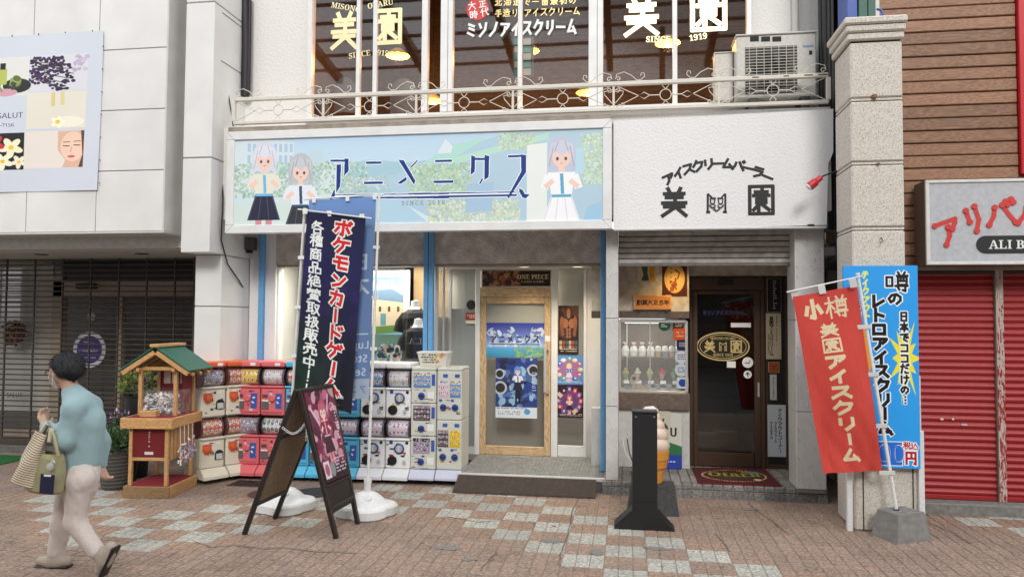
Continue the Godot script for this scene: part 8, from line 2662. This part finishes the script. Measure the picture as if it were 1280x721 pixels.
func make_stall() -> void:
	var o := Vector3(-4.50, 0, -6.50)
	var t := thing("fortune_stall", "little wooden fortune slip stall with a green gabled roof", "stall", o, false, deg_to_rad(6))
	var w := 0.42
	var d := 0.54
	# local: x across, front at z = 0, back at z = -d
	obj("base_board", B1(Vector3(0, 0.055, 0.0), Vector3(w + 0.03, 0.11, 0.022), 0.004), mk(Color(0.36, 0.22, 0.10), 0.7, T.woodh, 2.0), t)
	obj("base_board", B1(Vector3(0, 0.055, -d), Vector3(w + 0.03, 0.11, 0.022), 0.004), M.pine_h, t)
	for sg in [-1.0, 1.0]: obj("base_board", B1(Vector3(sg * (w / 2 + 0.004), 0.055, -d / 2), Vector3(0.022, 0.11, d - 0.024), 0.004), M.pine_h, t)
	obj("base_felt", B1(Vector3(0, 0.105, -d / 2), Vector3(w - 0.02, 0.02, d - 0.03)), M.red_felt, t)
	for sx in [-1.0, 1.0]:
		for z in [-0.03, -d + 0.03]:
			obj("lower_post", B1(Vector3(sx * (w / 2 - 0.035), 0.39, z), Vector3(0.034, 0.56, 0.034), 0.003), M.pine_v, t)
	for sx in [-1.0, 1.0]:
		for z in [-0.17, -d + 0.02]:
			obj("upper_post", B1(Vector3(sx * 0.175, 0.985, z), Vector3(0.034, 0.46, 0.034), 0.003), M.pine_v, t)
	# red panel with a column of small characters
	var im := im_new(200, 150, Color(0.42, 0.04, 0.07))
	var rg := RandomNumberGenerator.new()
	rg.seed = 33
	i_lines(im, Rect2(96, 14, 9, 90), 7, Color(0.8, 0.7, 0.7), rg)
	im.fill_rect(Rect2i(74, 124, 52, 16), Color(0.8, 0.79, 0.78))
	obj("front_panel", B1(Vector3(0, 0.515, -0.035), Vector3(w - 0.08, 0.27, 0.012)), M.red_board, t)
	obj("front_print", QD(-(w - 0.09) / 2, (w - 0.09) / 2, 0.385, 0.645, -0.0275), pic(im, 0.6), t)
	obj("cross_bar", B1(Vector3(0, 0.36, -0.03), Vector3(w - 0.1, 0.03, 0.02), 0.003), M.pine_h, t)
	for k in 6:
		obj("side_slat", B1(Vector3(w / 2 - 0.03, 0.5, -0.10 - k * 0.07), Vector3(0.012, 0.32, 0.055), 0.002), M.pine_v, t)
	# counter
	for a in [[Vector3(0, 0.705, 0.03), Vector3(w + 0.08, 0.10, 0.024)], [Vector3(0, 0.705, -d - 0.03), Vector3(w + 0.08, 0.10, 0.024)], [Vector3(w / 2 + 0.03, 0.705, -d / 2), Vector3(0.024, 0.10, d + 0.034)], [Vector3(-w / 2 - 0.03, 0.705, -d / 2), Vector3(0.024, 0.10, d + 0.034)]]:
		obj("counter_board", B1(a[0], a[1], 0.004), M.pine_h, t)
	obj("counter_felt", B1(Vector3(0, 0.745, -d / 2), Vector3(w + 0.035, 0.018, d + 0.03)), M.red_felt, t)
	obj("coin_box", B1(Vector3(-0.03, 0.785, -0.08), Vector3(0.16, 0.06, 0.08), 0.004), M.pine_h, t)
	obj("coin_slot", B1(Vector3(-0.03, 0.8155, -0.08), Vector3(0.08, 0.003, 0.012)), M.dark, t)
	obj("back_board", B1(Vector3(0.0, 1.0, -d + 0.02), Vector3(0.32, 0.44, 0.014)), M.red_board, t)
	for k in 3: obj("paper_notice", B1(Vector3(-0.09 + k * 0.085, 1.10, -d + 0.0295), Vector3(0.07, 0.13, 0.002)), mk(Color(0.55, 0.42, 0.36), 0.8), t)
	obj("side_board", B1(Vector3(0.165, 0.97, -d + 0.13), Vector3(0.012, 0.42, 0.18)), M.red_board, t)
	# clear box heaped with folded slips
	obj("acrylic_box", B1(Vector3(0, 0.875, -0.33), Vector3(w - 0.07, 0.24, 0.30)), M.acrylic, t)
	var slip_cols := [Color(0.80, 0.79, 0.76), Color(0.78, 0.74, 0.62), Color(0.62, 0.64, 0.72), Color(0.66, 0.50, 0.50), Color(0.40, 0.42, 0.55), Color(0.75, 0.74, 0.72)]
	var mats := []
	for c in slip_cols: mats.append(mk(c, 0.8))
	for k in 190:
		var p := Vector3(rg.randf_range(-0.155, 0.155), 0.77 + rg.randf() * 0.19, rg.randf_range(-0.46, -0.2))
		if k < 110: p.z = rg.randf_range(-0.225, -0.2)
		var m := MB.new()
		var b := Basis.from_euler(Vector3(rg.randf() * TAU, rg.randf() * TAU, rg.randf() * TAU))
		m.box(p, Vector3(rg.randf_range(0.03, 0.045), 0.018, 0.006), 0.001, b)
		m.box(p, Vector3(0.016, rg.randf_range(0.03, 0.045), 0.005), 0.001, b)
		obj("folded_slip", m, mats[rg.randi() % 6], t)
	# roof
	var rh := 1.40
	var eh := 1.19
	var half := 0.335
	var z0 := -0.08
	var z1 := -d - 0.07
	for sg in [-1.0, 1.0]:
		var slope := Vector3(sg * half, eh - rh, 0)
		var ang: float = atan2(slope.y, slope.x * sg) * sg
		for k in 4:
			var f0 := k / 4.0
			var mid := Vector3(0, rh, (z0 + z1) / 2) + slope * (f0 + 0.135)
			obj("roof_board", B1(mid + Vector3(0, 0.012 + 0.004 * (3 - k), 0), Vector3(slope.length() * 0.285, 0.014, z0 - z1), 0.003, Basis(Vector3.BACK, ang + 0.05 * -sg)), M.green_roof, t)
		for z in [z0 - 0.02, z1 + 0.02]:
			var m := MB.new()
			m.bar(Vector3(sg * 0.01, rh - 0.03, z), Vector3(0, rh - 0.03, z) + slope * 0.98, 0.045, 0.022, 0.003)
			obj("barge_board", m, M.pine_h, t)
		for k in 3:
			var rz := lerpf(z0 - 0.1, z1 + 0.1, k / 2.0)
			var m := MB.new()
			m.bar(Vector3(sg * 0.02, rh - 0.035, rz), Vector3(0, rh - 0.035, rz) + slope * 1.03, 0.028, 0.024, 0.003)
			obj("rafter", m, M.pine_h, t)
		obj("eave_beam", B1(Vector3(sg * 0.175, 1.2, -0.35), Vector3(0.03, 0.035, 0.5), 0.003), M.pine_h, t)
	for z in [-0.17, -d + 0.02]: obj("tie_beam", B1(Vector3(0, 1.21, z), Vector3(w - 0.08, 0.035, 0.025), 0.003), M.pine_h, t)
	obj("ridge_board", B1(Vector3(0, rh + 0.035, (z0 + z1) / 2), Vector3(0.09, 0.03, z0 - z1 + 0.02), 0.004), M.pine_h, t)
	# slips tied to strings on the right side
	for k in 46:
		var p := Vector3(w / 2 + 0.035 + rg.randf() * 0.03, 0.30 + rg.randf() * 0.22, -0.10 - rg.randf() * 0.30)
		if rg.randf() < 0.5: p.y = lerpf(p.y, 0.36, 0.6)
		var m := MB.new()
		m.box(p, Vector3(0.012, 0.012, rg.randf_range(0.03, 0.06)), 0.002, Basis.from_euler(Vector3(rg.randf() * TAU, rg.randf() * TAU, 0)))
		obj("tied_slip", m, [mats[0], mats[3], mats[4], mk(Color(0.55, 0.25, 0.35), 0.8), mk(Color(0.35, 0.38, 0.6), 0.8)][rg.randi() % 5], t)
	for k in 4: obj("string", TU([Vector3(w / 2 + 0.044, 0.655, -0.12 - k * 0.08), Vector3(w / 2 + 0.05, 0.33, -0.13 - k * 0.08)], 0.003, 5), M.white_ink, t)
func leaf_cloud(c: Vector3, r: Vector3, n: int, s: float, cols: Array, sd: int, up := 0.4) -> MB:
	var m := MB.new()
	var rg := RandomNumberGenerator.new()
	rg.seed = sd
	for k in n:
		var d := Vector3(rg.randf_range(-1, 1), rg.randf_range(-0.6, 1), rg.randf_range(-1, 1))
		if d.length() > 1.0: d = d.normalized() * rg.randf_range(0.6, 1.0)
		var p := c + d * r
		var ax := (d + Vector3(rg.randf_range(-0.6, 0.6), up, rg.randf_range(-0.6, 0.6))).normalized()
		var sdv := ax.cross(Vector3(rg.randf_range(-1, 1), rg.randf_range(-1, 1), rg.randf_range(-1, 1))).normalized()
		var col: Color = cols[rg.randi() % cols.size()]
		m.col = col * rg.randf_range(0.7, 1.25)
		var L := s * rg.randf_range(0.6, 1.3)
		var bend := ax.cross(sdv) * L * 0.12
		m.q(p, p + ax * L * 0.5 + sdv * L * 0.22 + bend, p + ax * L, p + ax * L * 0.5 - sdv * L * 0.22 + bend)
	return m
func make_plants() -> void:
	var c := G(131, 614)
	c.z -= 0.14
	var t := thing("potted_plant", "woven grey pot of small leaved green plant with white flowers behind the walker", "plant", c)
	obj("pot", LA([Vector2(0.0, 0.0), Vector2(0.115, 0.0), Vector2(0.125, 0.02), Vector2(0.165, 0.34), Vector2(0.172, 0.36), Vector2(0.15, 0.36), Vector2(0.145, 0.30), Vector2(0.0, 0.30)], 28, Transform3D(Basis.IDENTITY, c)), mk(Color(0.11, 0.10, 0.09), 0.9, T.worn, 5.0, T.bumpy, 1.6), t)
	for k in 9: obj("weave_band", LA([Vector2(0.127 + 0.0042 * k, 0.02 + k * 0.036), Vector2(0.134 + 0.0042 * k, 0.032 + k * 0.036), Vector2(0.130 + 0.0042 * k, 0.046 + k * 0.036)], 28, Transform3D(Basis.IDENTITY, c)), mk(Color(0.13, 0.12, 0.11), 0.9, T.worn, 6.0, T.bumpy, 1.6), t)
	obj("foliage", leaf_cloud(c + Vector3(0, 0.45, 0), Vector3(0.17, 0.16, 0.17), 620, 0.045, [Color(0.06, 0.13, 0.035), Color(0.09, 0.17, 0.05), Color(0.04, 0.10, 0.03)], 5), M.leaf, t)
	obj("flowers", leaf_cloud(c + Vector3(0, 0.5, 0), Vector3(0.18, 0.15, 0.18), 60, 0.02, [Color(0.65, 0.65, 0.6)], 6), M.leaf, t)
	var d := Vector3(P(172, 540, -7.35).x, 0, -7.35)
	var t2 := thing("potted_plant", "tall black pot with yellow green leaves and purple flowers behind the stall", "plant", d)
	obj("pot", LA([Vector2(0.0, 0.0), Vector2(0.10, 0.0), Vector2(0.15, 0.85), Vector2(0.155, 0.87), Vector2(0.13, 0.87), Vector2(0.12, 0.8), Vector2(0.0, 0.8)], 24, Transform3D(Basis.IDENTITY, d)), M.black, t2)
	obj("foliage", leaf_cloud(d + Vector3(0, 0.98, 0.0), Vector3(0.2, 0.13, 0.15), 260, 0.06, [Color(0.16, 0.24, 0.03), Color(0.24, 0.30, 0.05), Color(0.09, 0.16, 0.03)], 8), M.leaf, t2)
	obj("flowers", leaf_cloud(d + Vector3(0.15, 1.0, 0.06), Vector3(0.12, 0.08, 0.1), 50, 0.04, [Color(0.22, 0.03, 0.20), Color(0.30, 0.08, 0.30)], 9), M.leaf, t2)
	var stem := MB.new()
	for k in 7:
		stem.tube([d + Vector3(-0.05 + 0.02 * k, 0.8, 0), d + Vector3(-0.08 + 0.03 * k, 1.15 + 0.05 * (k % 3), 0.02)], 0.004, 5)
	obj("stems", stem, mk(Color(0.07, 0.12, 0.03), 0.7), t2)
	var e := Vector3(P(157, 545, -7.1).x, 0, -7.1)
	var t3 := thing("potted_plant", "low dark pot with violet flowers between the walker and the stall", "plant", e)
	obj("pot", LA([Vector2(0.0, 0.0), Vector2(0.10, 0.0), Vector2(0.14, 0.4), Vector2(0.0, 0.38)], 20, Transform3D(Basis.IDENTITY, e)), M.black, t3)
	obj("foliage", leaf_cloud(e + Vector3(-0.03, 0.52, 0), Vector3(0.13, 0.16, 0.1), 180, 0.06, [Color(0.05, 0.10, 0.03), Color(0.03, 0.07, 0.03)], 12), M.leaf, t3)
	obj("flowers", leaf_cloud(e + Vector3(-0.03, 0.66, 0.05), Vector3(0.13, 0.08, 0.08), 40, 0.05, [Color(0.16, 0.04, 0.22), Color(0.28, 0.16, 0.36), Color(0.5, 0.45, 0.5)], 13), M.leaf, t3)

# ---------------------------------------------------------------- the walker: rounded bones joined into one surface
func blob(mb: MB, bones: Array, cell: float, k: float, wr := 0.0, freq := 20.0) -> void:
	var lo := Vector3.ONE * 1e9
	var hi := Vector3.ONE * -1e9
	for b in bones:
		for e in 2:
			var p: Vector3 = b[e]
			var r: float = b[2 + e] + k + cell * 2.0 + wr
			lo = lo.min(p - Vector3.ONE * r)
			hi = hi.max(p + Vector3.ONE * r)
	var n := Vector3i(((hi - lo) / cell).ceil()) + Vector3i.ONE
	var sx := 1
	var sy := n.x
	var sz := n.x * n.y
	var val := PackedFloat32Array()
	val.resize(n.x * n.y * n.z)
	val.fill(1.0)
	for b in bones:
		var a: Vector3 = b[0]
		var ab: Vector3 = b[1] - a
		var ra: float = b[2]
		var rb: float = b[3]
		var sc: Vector3 = b[4] if b.size() > 4 else Vector3.ONE
		var l2 := maxf(ab.length_squared(), 1e-9)
		var mr := maxf(ra, rb) * maxf(1.0, maxf(1.0 / sc.x, maxf(1.0 / sc.y, 1.0 / sc.z))) + k + cell * 2.0
		var i0 := Vector3i(((a.min(b[1]) - Vector3.ONE * mr - lo) / cell).floor()).clamp(Vector3i.ZERO, n - Vector3i.ONE)
		var i1 := Vector3i(((a.max(b[1]) + Vector3.ONE * mr - lo) / cell).ceil()).clamp(Vector3i.ZERO, n - Vector3i.ONE)
		for z in range(i0.z, i1.z + 1):
			for y in range(i0.y, i1.y + 1):
				var id := z * sz + y * sy + i0.x
				var p := lo + Vector3(i0.x, y, z) * cell - a
				for x in range(i0.x, i1.x + 1):
					var t := clampf(p.dot(ab) / l2, 0.0, 1.0)
					var d := ((p - ab * t) * sc).length() - (ra + (rb - ra) * t)
					var o := val[id]
					var h := maxf(k - absf(o - d), 0.0) / k
					val[id] = minf(o, d) - h * h * k * 0.25
					id += 1
					p.x += cell
	if wr > 0.0:
		var nz := FastNoiseLite.new()
		nz.seed = 5
		nz.frequency = freq
		for z in n.z:
			for y in n.y:
				for x in n.x:
					var id := z * sz + y * sy + x
					if absf(val[id]) < cell * 3.0:
						var p := lo + Vector3(x, y, z) * cell
						val[id] += (nz.get_noise_3d(p.x + p.y * 0.5, p.y * 0.35, p.z) + 0.5 * nz.get_noise_3d(p.x * 2.3 - p.y, p.y * 1.2, p.z * 2.3)) * wr
	var vid := {}
	for z in n.z - 1:
		for y in n.y - 1:
			for x in n.x - 1:
				var id := z * sz + y * sy + x
				var s0 := val[id] < 0.0
				var c := [val[id], val[id + 1], val[id + sy], val[id + sy + 1], val[id + sz], val[id + sz + 1], val[id + sz + sy], val[id + sz + sy + 1]]
				var any := false
				for q in 7:
					if (c[q + 1] < 0.0) != s0:
						any = true
						break
				if not any: continue
				var sum := Vector3.ZERO
				var cnt := 0
				for e in [[0, 1], [2, 3], [4, 5], [6, 7], [0, 2], [1, 3], [4, 6], [5, 7], [0, 4], [1, 5], [2, 6], [3, 7]]:
					var va: float = c[e[0]]
					var vb: float = c[e[1]]
					if (va < 0.0) != (vb < 0.0):
						var f := va / (va - vb)
						var pa := Vector3(e[0] & 1, (e[0] >> 1) & 1, e[0] >> 2)
						var pb := Vector3(e[1] & 1, (e[1] >> 1) & 1, e[1] >> 2)
						sum += pa.lerp(pb, f)
						cnt += 1
				var g := Vector3(c[1] + c[3] + c[5] + c[7] - c[0] - c[2] - c[4] - c[6], c[2] + c[3] + c[6] + c[7] - c[0] - c[1] - c[4] - c[5], c[4] + c[5] + c[6] + c[7] - c[0] - c[1] - c[2] - c[3])
				vid[id] = mb.vert(lo + (Vector3(x, y, z) + sum / cnt) * cell, g.normalized())
	for id: int in vid:
		var v0 := val[id] < 0.0
		for ax in 3:
			var st: int = [sx, sy, sz][ax]
			var u: int = [sy, sz, sx][ax]
			var w: int = [sz, sx, sy][ax]
			var v1 := val[id + st] < 0.0
			if v0 == v1: continue
			if not (vid.has(id - u) and vid.has(id - w) and vid.has(id - u - w)): continue
			var a: int = vid[id]
			var b: int = vid[id - u]
			var c: int = vid[id - u - w]
			var d: int = vid[id - w]
			if v0: mb.ix.append_array([a, d, c, a, c, b])
			else: mb.ix.append_array([a, b, c, a, c, d])
func hand_bones(wrist: Vector3, dirn: Vector3, side: Vector3, back: Vector3, curl: float) -> Array:
	var bn := []
	var palm := wrist + dirn * 0.075
	bn.append([wrist, palm, 0.022, 0.026])
	for k in 4:
		var off := (k - 1.5) * 0.019
		var root := palm + side * off
		bn.append([wrist + side * off * 0.6 + dirn * 0.02, root, 0.014, 0.0115])
		var L: float = [0.062, 0.072, 0.068, 0.052][k]
		var d1 := (dirn * cos(curl * 0.6) - back * sin(curl * 0.6)).normalized()
		var d2 := (dirn * cos(curl * 1.5) - back * sin(curl * 1.5)).normalized()
		var mid := root + d1 * L * 0.5
		bn.append([root, mid, 0.0105, 0.0095])
		bn.append([mid, mid + d2 * L * 0.5, 0.0095, 0.0075])
	var tb := wrist + dirn * 0.025 - side * 0.025
	var tm := tb + (dirn * 0.6 - side * 0.8).normalized() * 0.035
	bn.append([tb, tm, 0.014, 0.011])
	bn.append([tm, tm + (dirn * 0.9 - side * 0.2 - back * 0.3).normalized() * 0.032, 0.011, 0.008])
	return bn
func make_person() -> void:
	var zc := -4.55
	var base := G(100, 712)
	base.z = zc
	var t := thing("person", "person in a pale blue sweater and beige trousers walking with shoulder bags", "person", base)
	# joints, from the picture; the walker goes to the left, the near arm carries the bags
	var hip := P(97, 588, zc)
	var waist := P(99, 560, zc)
	var chest := P(103, 525, zc)
	var upper := P(99, 503, zc)
	var neck := P(89, 490, zc)
	var head := P(80.5, 465, zc)
	var shn := P(90, 511, zc + 0.13)
	var shf := P(114, 507, zc - 0.15)
	var eln := P(79, 551, zc + 0.165)
	var wrn := P(57, 534, zc + 0.13)
	var elf := P(125, 553, zc - 0.19)
	var wrf := P(125, 582, zc - 0.16)
	var hn := P(100, 600, zc + 0.07)
	var hf := P(90, 600, zc - 0.07)
	var kn := P(93, 652, zc + 0.08)
	var an := P(121, 691, zc + 0.08)
	var kf := P(76, 655, zc - 0.08)
	var af := P(69, 700, zc - 0.08)
	var toe_n := P(124, 713, zc + 0.08)
	var heel_n := P(138, 684, zc + 0.08)
	var toe_f := Vector3(P(50, 708, zc - 0.08).x, 0.035, zc - 0.08)
	var heel_f := Vector3(P(82, 706, zc - 0.08).x, 0.045, zc - 0.08)
	af.y = maxf(af.y, 0.1)
	var skin := mk(Color(0.50, 0.30, 0.21), 0.55)
	var fwd := Vector3(-1, 0, 0)
	var m := MB.new()
	blob(m, [[hip, chest, 0.085, 0.085], [chest, upper, 0.08, 0.06], [upper, neck, 0.045, 0.046], [neck, head, 0.048, 0.05], [shn, eln, 0.04, 0.035], [eln, wrn, 0.034, 0.025], [shf, elf, 0.04, 0.035], [elf, wrf, 0.034, 0.025], [shn, upper, 0.038, 0.04], [shf, upper, 0.038, 0.04], [hn, kn, 0.065, 0.05], [kn, an, 0.048, 0.033], [hf, kf, 0.065, 0.05], [kf, af, 0.048, 0.033], [hip, hn, 0.08, 0.07], [hip, hf, 0.08, 0.07]], 0.014, 0.03)
	# head: skull, jaw, nose, ears
	var face := (fwd + Vector3(0, -0.22, -0.25)).normalized()
	var hs := face.cross(Vector3.UP).normalized()
	var hu := hs.cross(face).normalized()
	blob(m, [[head + hu * 0.012, head + hu * 0.02 - face * 0.015, 0.088, 0.088], [head + face * 0.015 - hu * 0.03, head + face * 0.045 - hu * 0.065, 0.068, 0.038], [head + face * 0.088 + hu * 0.005, head + face * 0.106 - hu * 0.022, 0.009, 0.013], [head + hs * 0.082 - hu * 0.012, head + hs * 0.088 + hu * 0.02 - face * 0.006, 0.012, 0.016], [head - hs * 0.082 - hu * 0.012, head - hs * 0.088 + hu * 0.02 - face * 0.006, 0.012, 0.016], [head - hu * 0.06 - face * 0.02, neck, 0.05, 0.052], [head + face * 0.082 + hs * 0.032 + hu * 0.018, head + face * 0.083 + hs * 0.036 + hu * 0.018, 0.014, 0.014], [head + face * 0.082 - hs * 0.032 + hu * 0.018, head + face * 0.083 - hs * 0.036 + hu * 0.018, 0.014, 0.014]], 0.006, 0.018)
	var hd := (P(52, 519, zc + 0.10) - wrn).normalized()
	blob(m, hand_bones(wrn, hd, Vector3.BACK.slide(hd).normalized(), hd.cross(Vector3.BACK).normalized() * -1.0, 0.7), 0.004, 0.008)
	var fd := (P(130, 597, zc - 0.15) - wrf).normalized()
	blob(m, hand_bones(wrf, fd, Vector3.BACK.slide(fd).normalized() * -1.0, fd.cross(Vector3.BACK).normalized(), 0.9), 0.004, 0.008)
	obj("body", m, skin, t)
	# hair, short and black
	var hb := MB.new()
	blob(hb, [[head + hu * 0.045 - face * 0.02, head + hu * 0.035 - face * 0.055, 0.088, 0.085], [head + hu * 0.06 + face * 0.045, head + hu * 0.04 - face * 0.0, 0.055, 0.07], [head - face * 0.075 - hu * 0.005, head - face * 0.06 - hu * 0.045, 0.06, 0.03], [head + hs * 0.055 + hu * 0.03 - face * 0.03, head + hs * 0.06 + hu * 0.0 - face * 0.055, 0.045, 0.035], [head + hs * 0.07 + hu * 0.03 + face * 0.035, head + hs * 0.074 - hu * 0.005 + face * 0.03, 0.022, 0.010], [head - hs * 0.055 + hu * 0.03 - face * 0.03, head - hs * 0.06 + hu * 0.0 - face * 0.05, 0.045, 0.035]], 0.006, 0.03, 0.006, 45.0)
	var hairm := mk(Color(0.006, 0.006, 0.007), 0.6)
	# loose strands over the cap of hair
	var hr := RandomNumberGenerator.new()
	hr.seed = 3
	var hv := hb.v.size()
	for k in range(0, hv, 2):
		var p := hb.v[k]
		var nn := hb.n[k]
		var flow := (Vector3(0.15, -1, 0.0) - face * 0.35 + Vector3(hr.randf_range(-0.5, 0.5), hr.randf_range(-0.2, 0.3), hr.randf_range(-0.5, 0.5))).slide(nn).normalized()
		var sd2 := flow.cross(nn) * hr.randf_range(0.0015, 0.003)
		var L := hr.randf_range(0.018, 0.04)
		var p1 := p + flow * L + nn * hr.randf_range(0.0, 0.010)
		hb.tri(p - sd2 + nn * 0.001, p1, p + sd2 + nn * 0.001)
	obj("hair", hb, hairm, t)
	# eyes, glasses, mask
	for sg in [-1.0, 1.0]:
		var e := MB.new()
		e.ball(head + face * 0.088 + hs * sg * 0.032 + hu * 0.018, Vector3.ONE * 0.011, 10)
		obj("eye", e, M.ink, t)
	var gl := MB.new()
	for sg in [-1.0, 1.0]:
		var ring := []
		for k in 13: ring.append(head + face * 0.112 + hs * (sg * 0.034 + cos(TAU * k / 12.0) * 0.026) + hu * (0.016 + sin(TAU * k / 12.0) * 0.020))
		gl.tube(ring, 0.0025, 5)
		gl.tube([head + face * 0.11 + hs * sg * 0.062 + hu * 0.02, head + hs * sg * 0.094 + face * 0.02 + hu * 0.02], 0.0025, 5)
	obj("glasses", gl, M.ink, t)
	var mask := MB.new()
	mask.grid(8, 6, func(u, v):
		var a: float = (u - 0.5) * 2.2
		var y: float = -0.008 - 0.085 * v
		var r: float = 0.096 - 0.03 * v * v + 0.016 * exp(-pow(a * 2.0, 2.0)) * (1.0 - v)
		return head + face * (cos(a) * r + 0.018) + hs * sin(a) * (0.088 - 0.02 * v) + hu * y)
	obj("face_mask", mask, mk(Color(0.78, 0.78, 0.78), 0.9), t)
	for sg in [-1.0, 1.0]:
		obj("mask_loop", TU([head + face * 0.05 + hs * sg * 0.08 - hu * 0.02, head + hs * sg * 0.094 + face * 0.01 + hu * 0.032, head + hs * sg * 0.096 - face * 0.012 + hu * 0.02, head + hs * sg * 0.092 - face * 0.008 - hu * 0.02, head + face * 0.045 + hs * sg * 0.068 - hu * 0.075], 0.003, 5), M.white_ink, t)
	# sweater
	var sw := MB.new()
	var cuff_n := P(58, 533, zc + 0.135)
	blob(sw, [[P(99, 580, zc), P(103, 525, zc), 0.108, 0.112, Vector3(1.0, 1.0, 0.8)], [P(108, 576, zc), P(112, 535, zc), 0.08, 0.085], [P(103, 525, zc), upper, 0.108, 0.078, Vector3(1.0, 1.0, 0.8)], [upper, neck.lerp(upper, 0.3), 0.08, 0.058], [shn, eln, 0.05, 0.05], [eln, cuff_n, 0.05, 0.04], [shf, elf, 0.052, 0.05], [elf, elf.lerp(wrf, 0.95), 0.058, 0.042], [shn, shf, 0.06, 0.06], [shn.lerp(upper, 0.4), neck, 0.062, 0.045], [shf.lerp(upper, 0.4), neck, 0.062, 0.045]], 0.010, 0.05, 0.006, 7.0)
	var knit := mk(Color(0.30, 0.43, 0.45), 0.95, T.fine, 9.0, T.bumpy, 0.6)
	knit.rim_enabled = true
	knit.rim = 0.3
	obj("sweater", sw, knit, t)
	# trousers
	var tr := MB.new()
	blob(tr, [[P(100, 580, zc), hip, 0.112, 0.112], [hip, hn, 0.112, 0.098], [hip, hf, 0.112, 0.098], [hn, kn, 0.088, 0.066], [kn, an.lerp(kn, 0.06), 0.064, 0.054], [hf, kf, 0.088, 0.066], [kf, af.lerp(kf, 0.03), 0.064, 0.056], [P(106, 592, zc), P(103, 610, zc + 0.03), 0.09, 0.085]], 0.011, 0.035, 0.008, 10.0)
	obj("trousers", tr, mk(Color(0.62, 0.54, 0.49), 0.9, T.fine, 6.0, T.bumpy, 0.4), t)
	# shoes: upper and sole
	for s in [[toe_n, heel_n, an, Vector3(0.8, -0.55, 0).normalized()], [toe_f, heel_f, af, Vector3(0, -1, 0)]]:
		var sh := MB.new()
		var toe: Vector3 = s[0]
		var heel: Vector3 = s[1]
		blob(sh, [[heel, toe.lerp(heel, 0.45), 0.038, 0.044], [toe.lerp(heel, 0.45), toe, 0.044, 0.032], [s[2], heel.lerp(toe, 0.25), 0.044, 0.042]], 0.008, 0.03)
		var so := obj("shoe", sh, mk(Color(0.40, 0.34, 0.28), 0.7, T.fine, 6.0), t)
		var d := (heel - toe).normalized()
		var dn := (Vector3(d.y, -d.x, 0) if Vector3(d.y, -d.x, 0).dot(s[3]) > 0 else Vector3(-d.y, d.x, 0)).normalized()
		var sm := MB.new()
		sm.box((toe + heel) / 2 + dn * 0.034, Vector3((heel - toe).length() + 0.055, 0.02, 0.082), 0.008, Basis(d, -dn, d.cross(-dn)))
		obj("sole", sm, M.black, so)
	# bags on the near forearm
	var bt := thing("shoulder_bag", "olive bucket bag with a navy card holder hanging from the walker's arm", "bag", P(52, 614, zc + 0.2))
	var zb := zc + 0.19
	var bc := P(57, 592, zb)
	var bag := MB.new()
	bag.lathe([Vector2(0.0, -0.115), Vector2(0.115, -0.115), Vector2(0.132, -0.10), Vector2(0.130, 0.02), Vector2(0.115, 0.11), Vector2(0.098, 0.14), Vector2(0.09, 0.135), Vector2(0.09, 0.05), Vector2(0.0, 0.04)], 26, Transform3D(Basis(Vector3.BACK, -0.1), bc), 1.0, 0.55)
	obj("pouch", bag, mk(Color(0.30, 0.28, 0.15), 0.6, T.blotch, 3.0), bt)
	var st1 := []
	for q in [[44, 566, 0.0], [49, 545, 0.02], [60, 531, 0.02], [67, 545, 0.05], [72, 570, 0.04]]: st1.append(P(q[0], q[1], zb + q[2]))
	obj("strap", TU(st1, 0.011, 8), mk(Color(0.34, 0.31, 0.17), 0.6), bt)
	obj("card_holder", B1(P(58, 605, zb + 0.085), Vector3(0.10, 0.125, 0.008), 0.003, Basis(Vector3.BACK, -0.06)), mk(Color(0.010, 0.012, 0.04), 0.4), bt)
	obj("holder_clip", B1(P(58.5, 594.5, zb + 0.091), Vector3(0.05, 0.012, 0.004), 0.001), M.white_plastic, bt)
	obj("reel", LA([Vector2(0.022, 0), Vector2(0.022, 0.01), Vector2(0.0, 0.014)], 18, Transform3D(Basis(Vector3.RIGHT, PI / 2), P(62.5, 583, zb + 0.078))), M.alu, bt)
	obj("clip", TU([P(62.5, 580, zb + 0.08), P(66, 574, zb + 0.08), P(67, 578, zb + 0.082)], 0.005, 6), M.white_metal, bt)
	var bt2 := thing("striped_cloth_bag", "folded cream and brown striped cloth bag hanging from the walker's arm", "bag", P(35, 608, zc + 0.2))
	var im := im_new(64, 256, Color(0.80, 0.75, 0.66))
	for k in 24: im.fill_rect(Rect2i(0, k * 11, 64, 4), Color(0.42, 0.34, 0.27))
	var cl := MB.new()
	var c0 := P(53, 540, zb + 0.04)
	var c1 := P(28, 604, zb + 0.06)
	var sdv := (c1 - c0).cross(Vector3.BACK).normalized()
	cl.grid(14, 16, func(u, v):
		var a: float = u * TAU
		var w: float = 0.035 + 0.045 * minf(1.0, v * 1.6) + 0.012 * sin(a * 3.0 + v * 5.0)
		return c0.lerp(c1, v) + sdv * cos(a) * w + Vector3.BACK * sin(a) * w * 0.6)
	var pm := pic(im, 0.9)
	obj("cloth", cl, pm, bt2)
	var hl := []
	for q in [[48, 556], [50, 541], [58, 529], [64, 535], [61, 552]]: hl.append(P(q[0], q[1], zb + 0.035))
	obj("handle", TU(hl, 0.015, 8), mk(Color(0.58, 0.54, 0.40), 0.8), bt2)
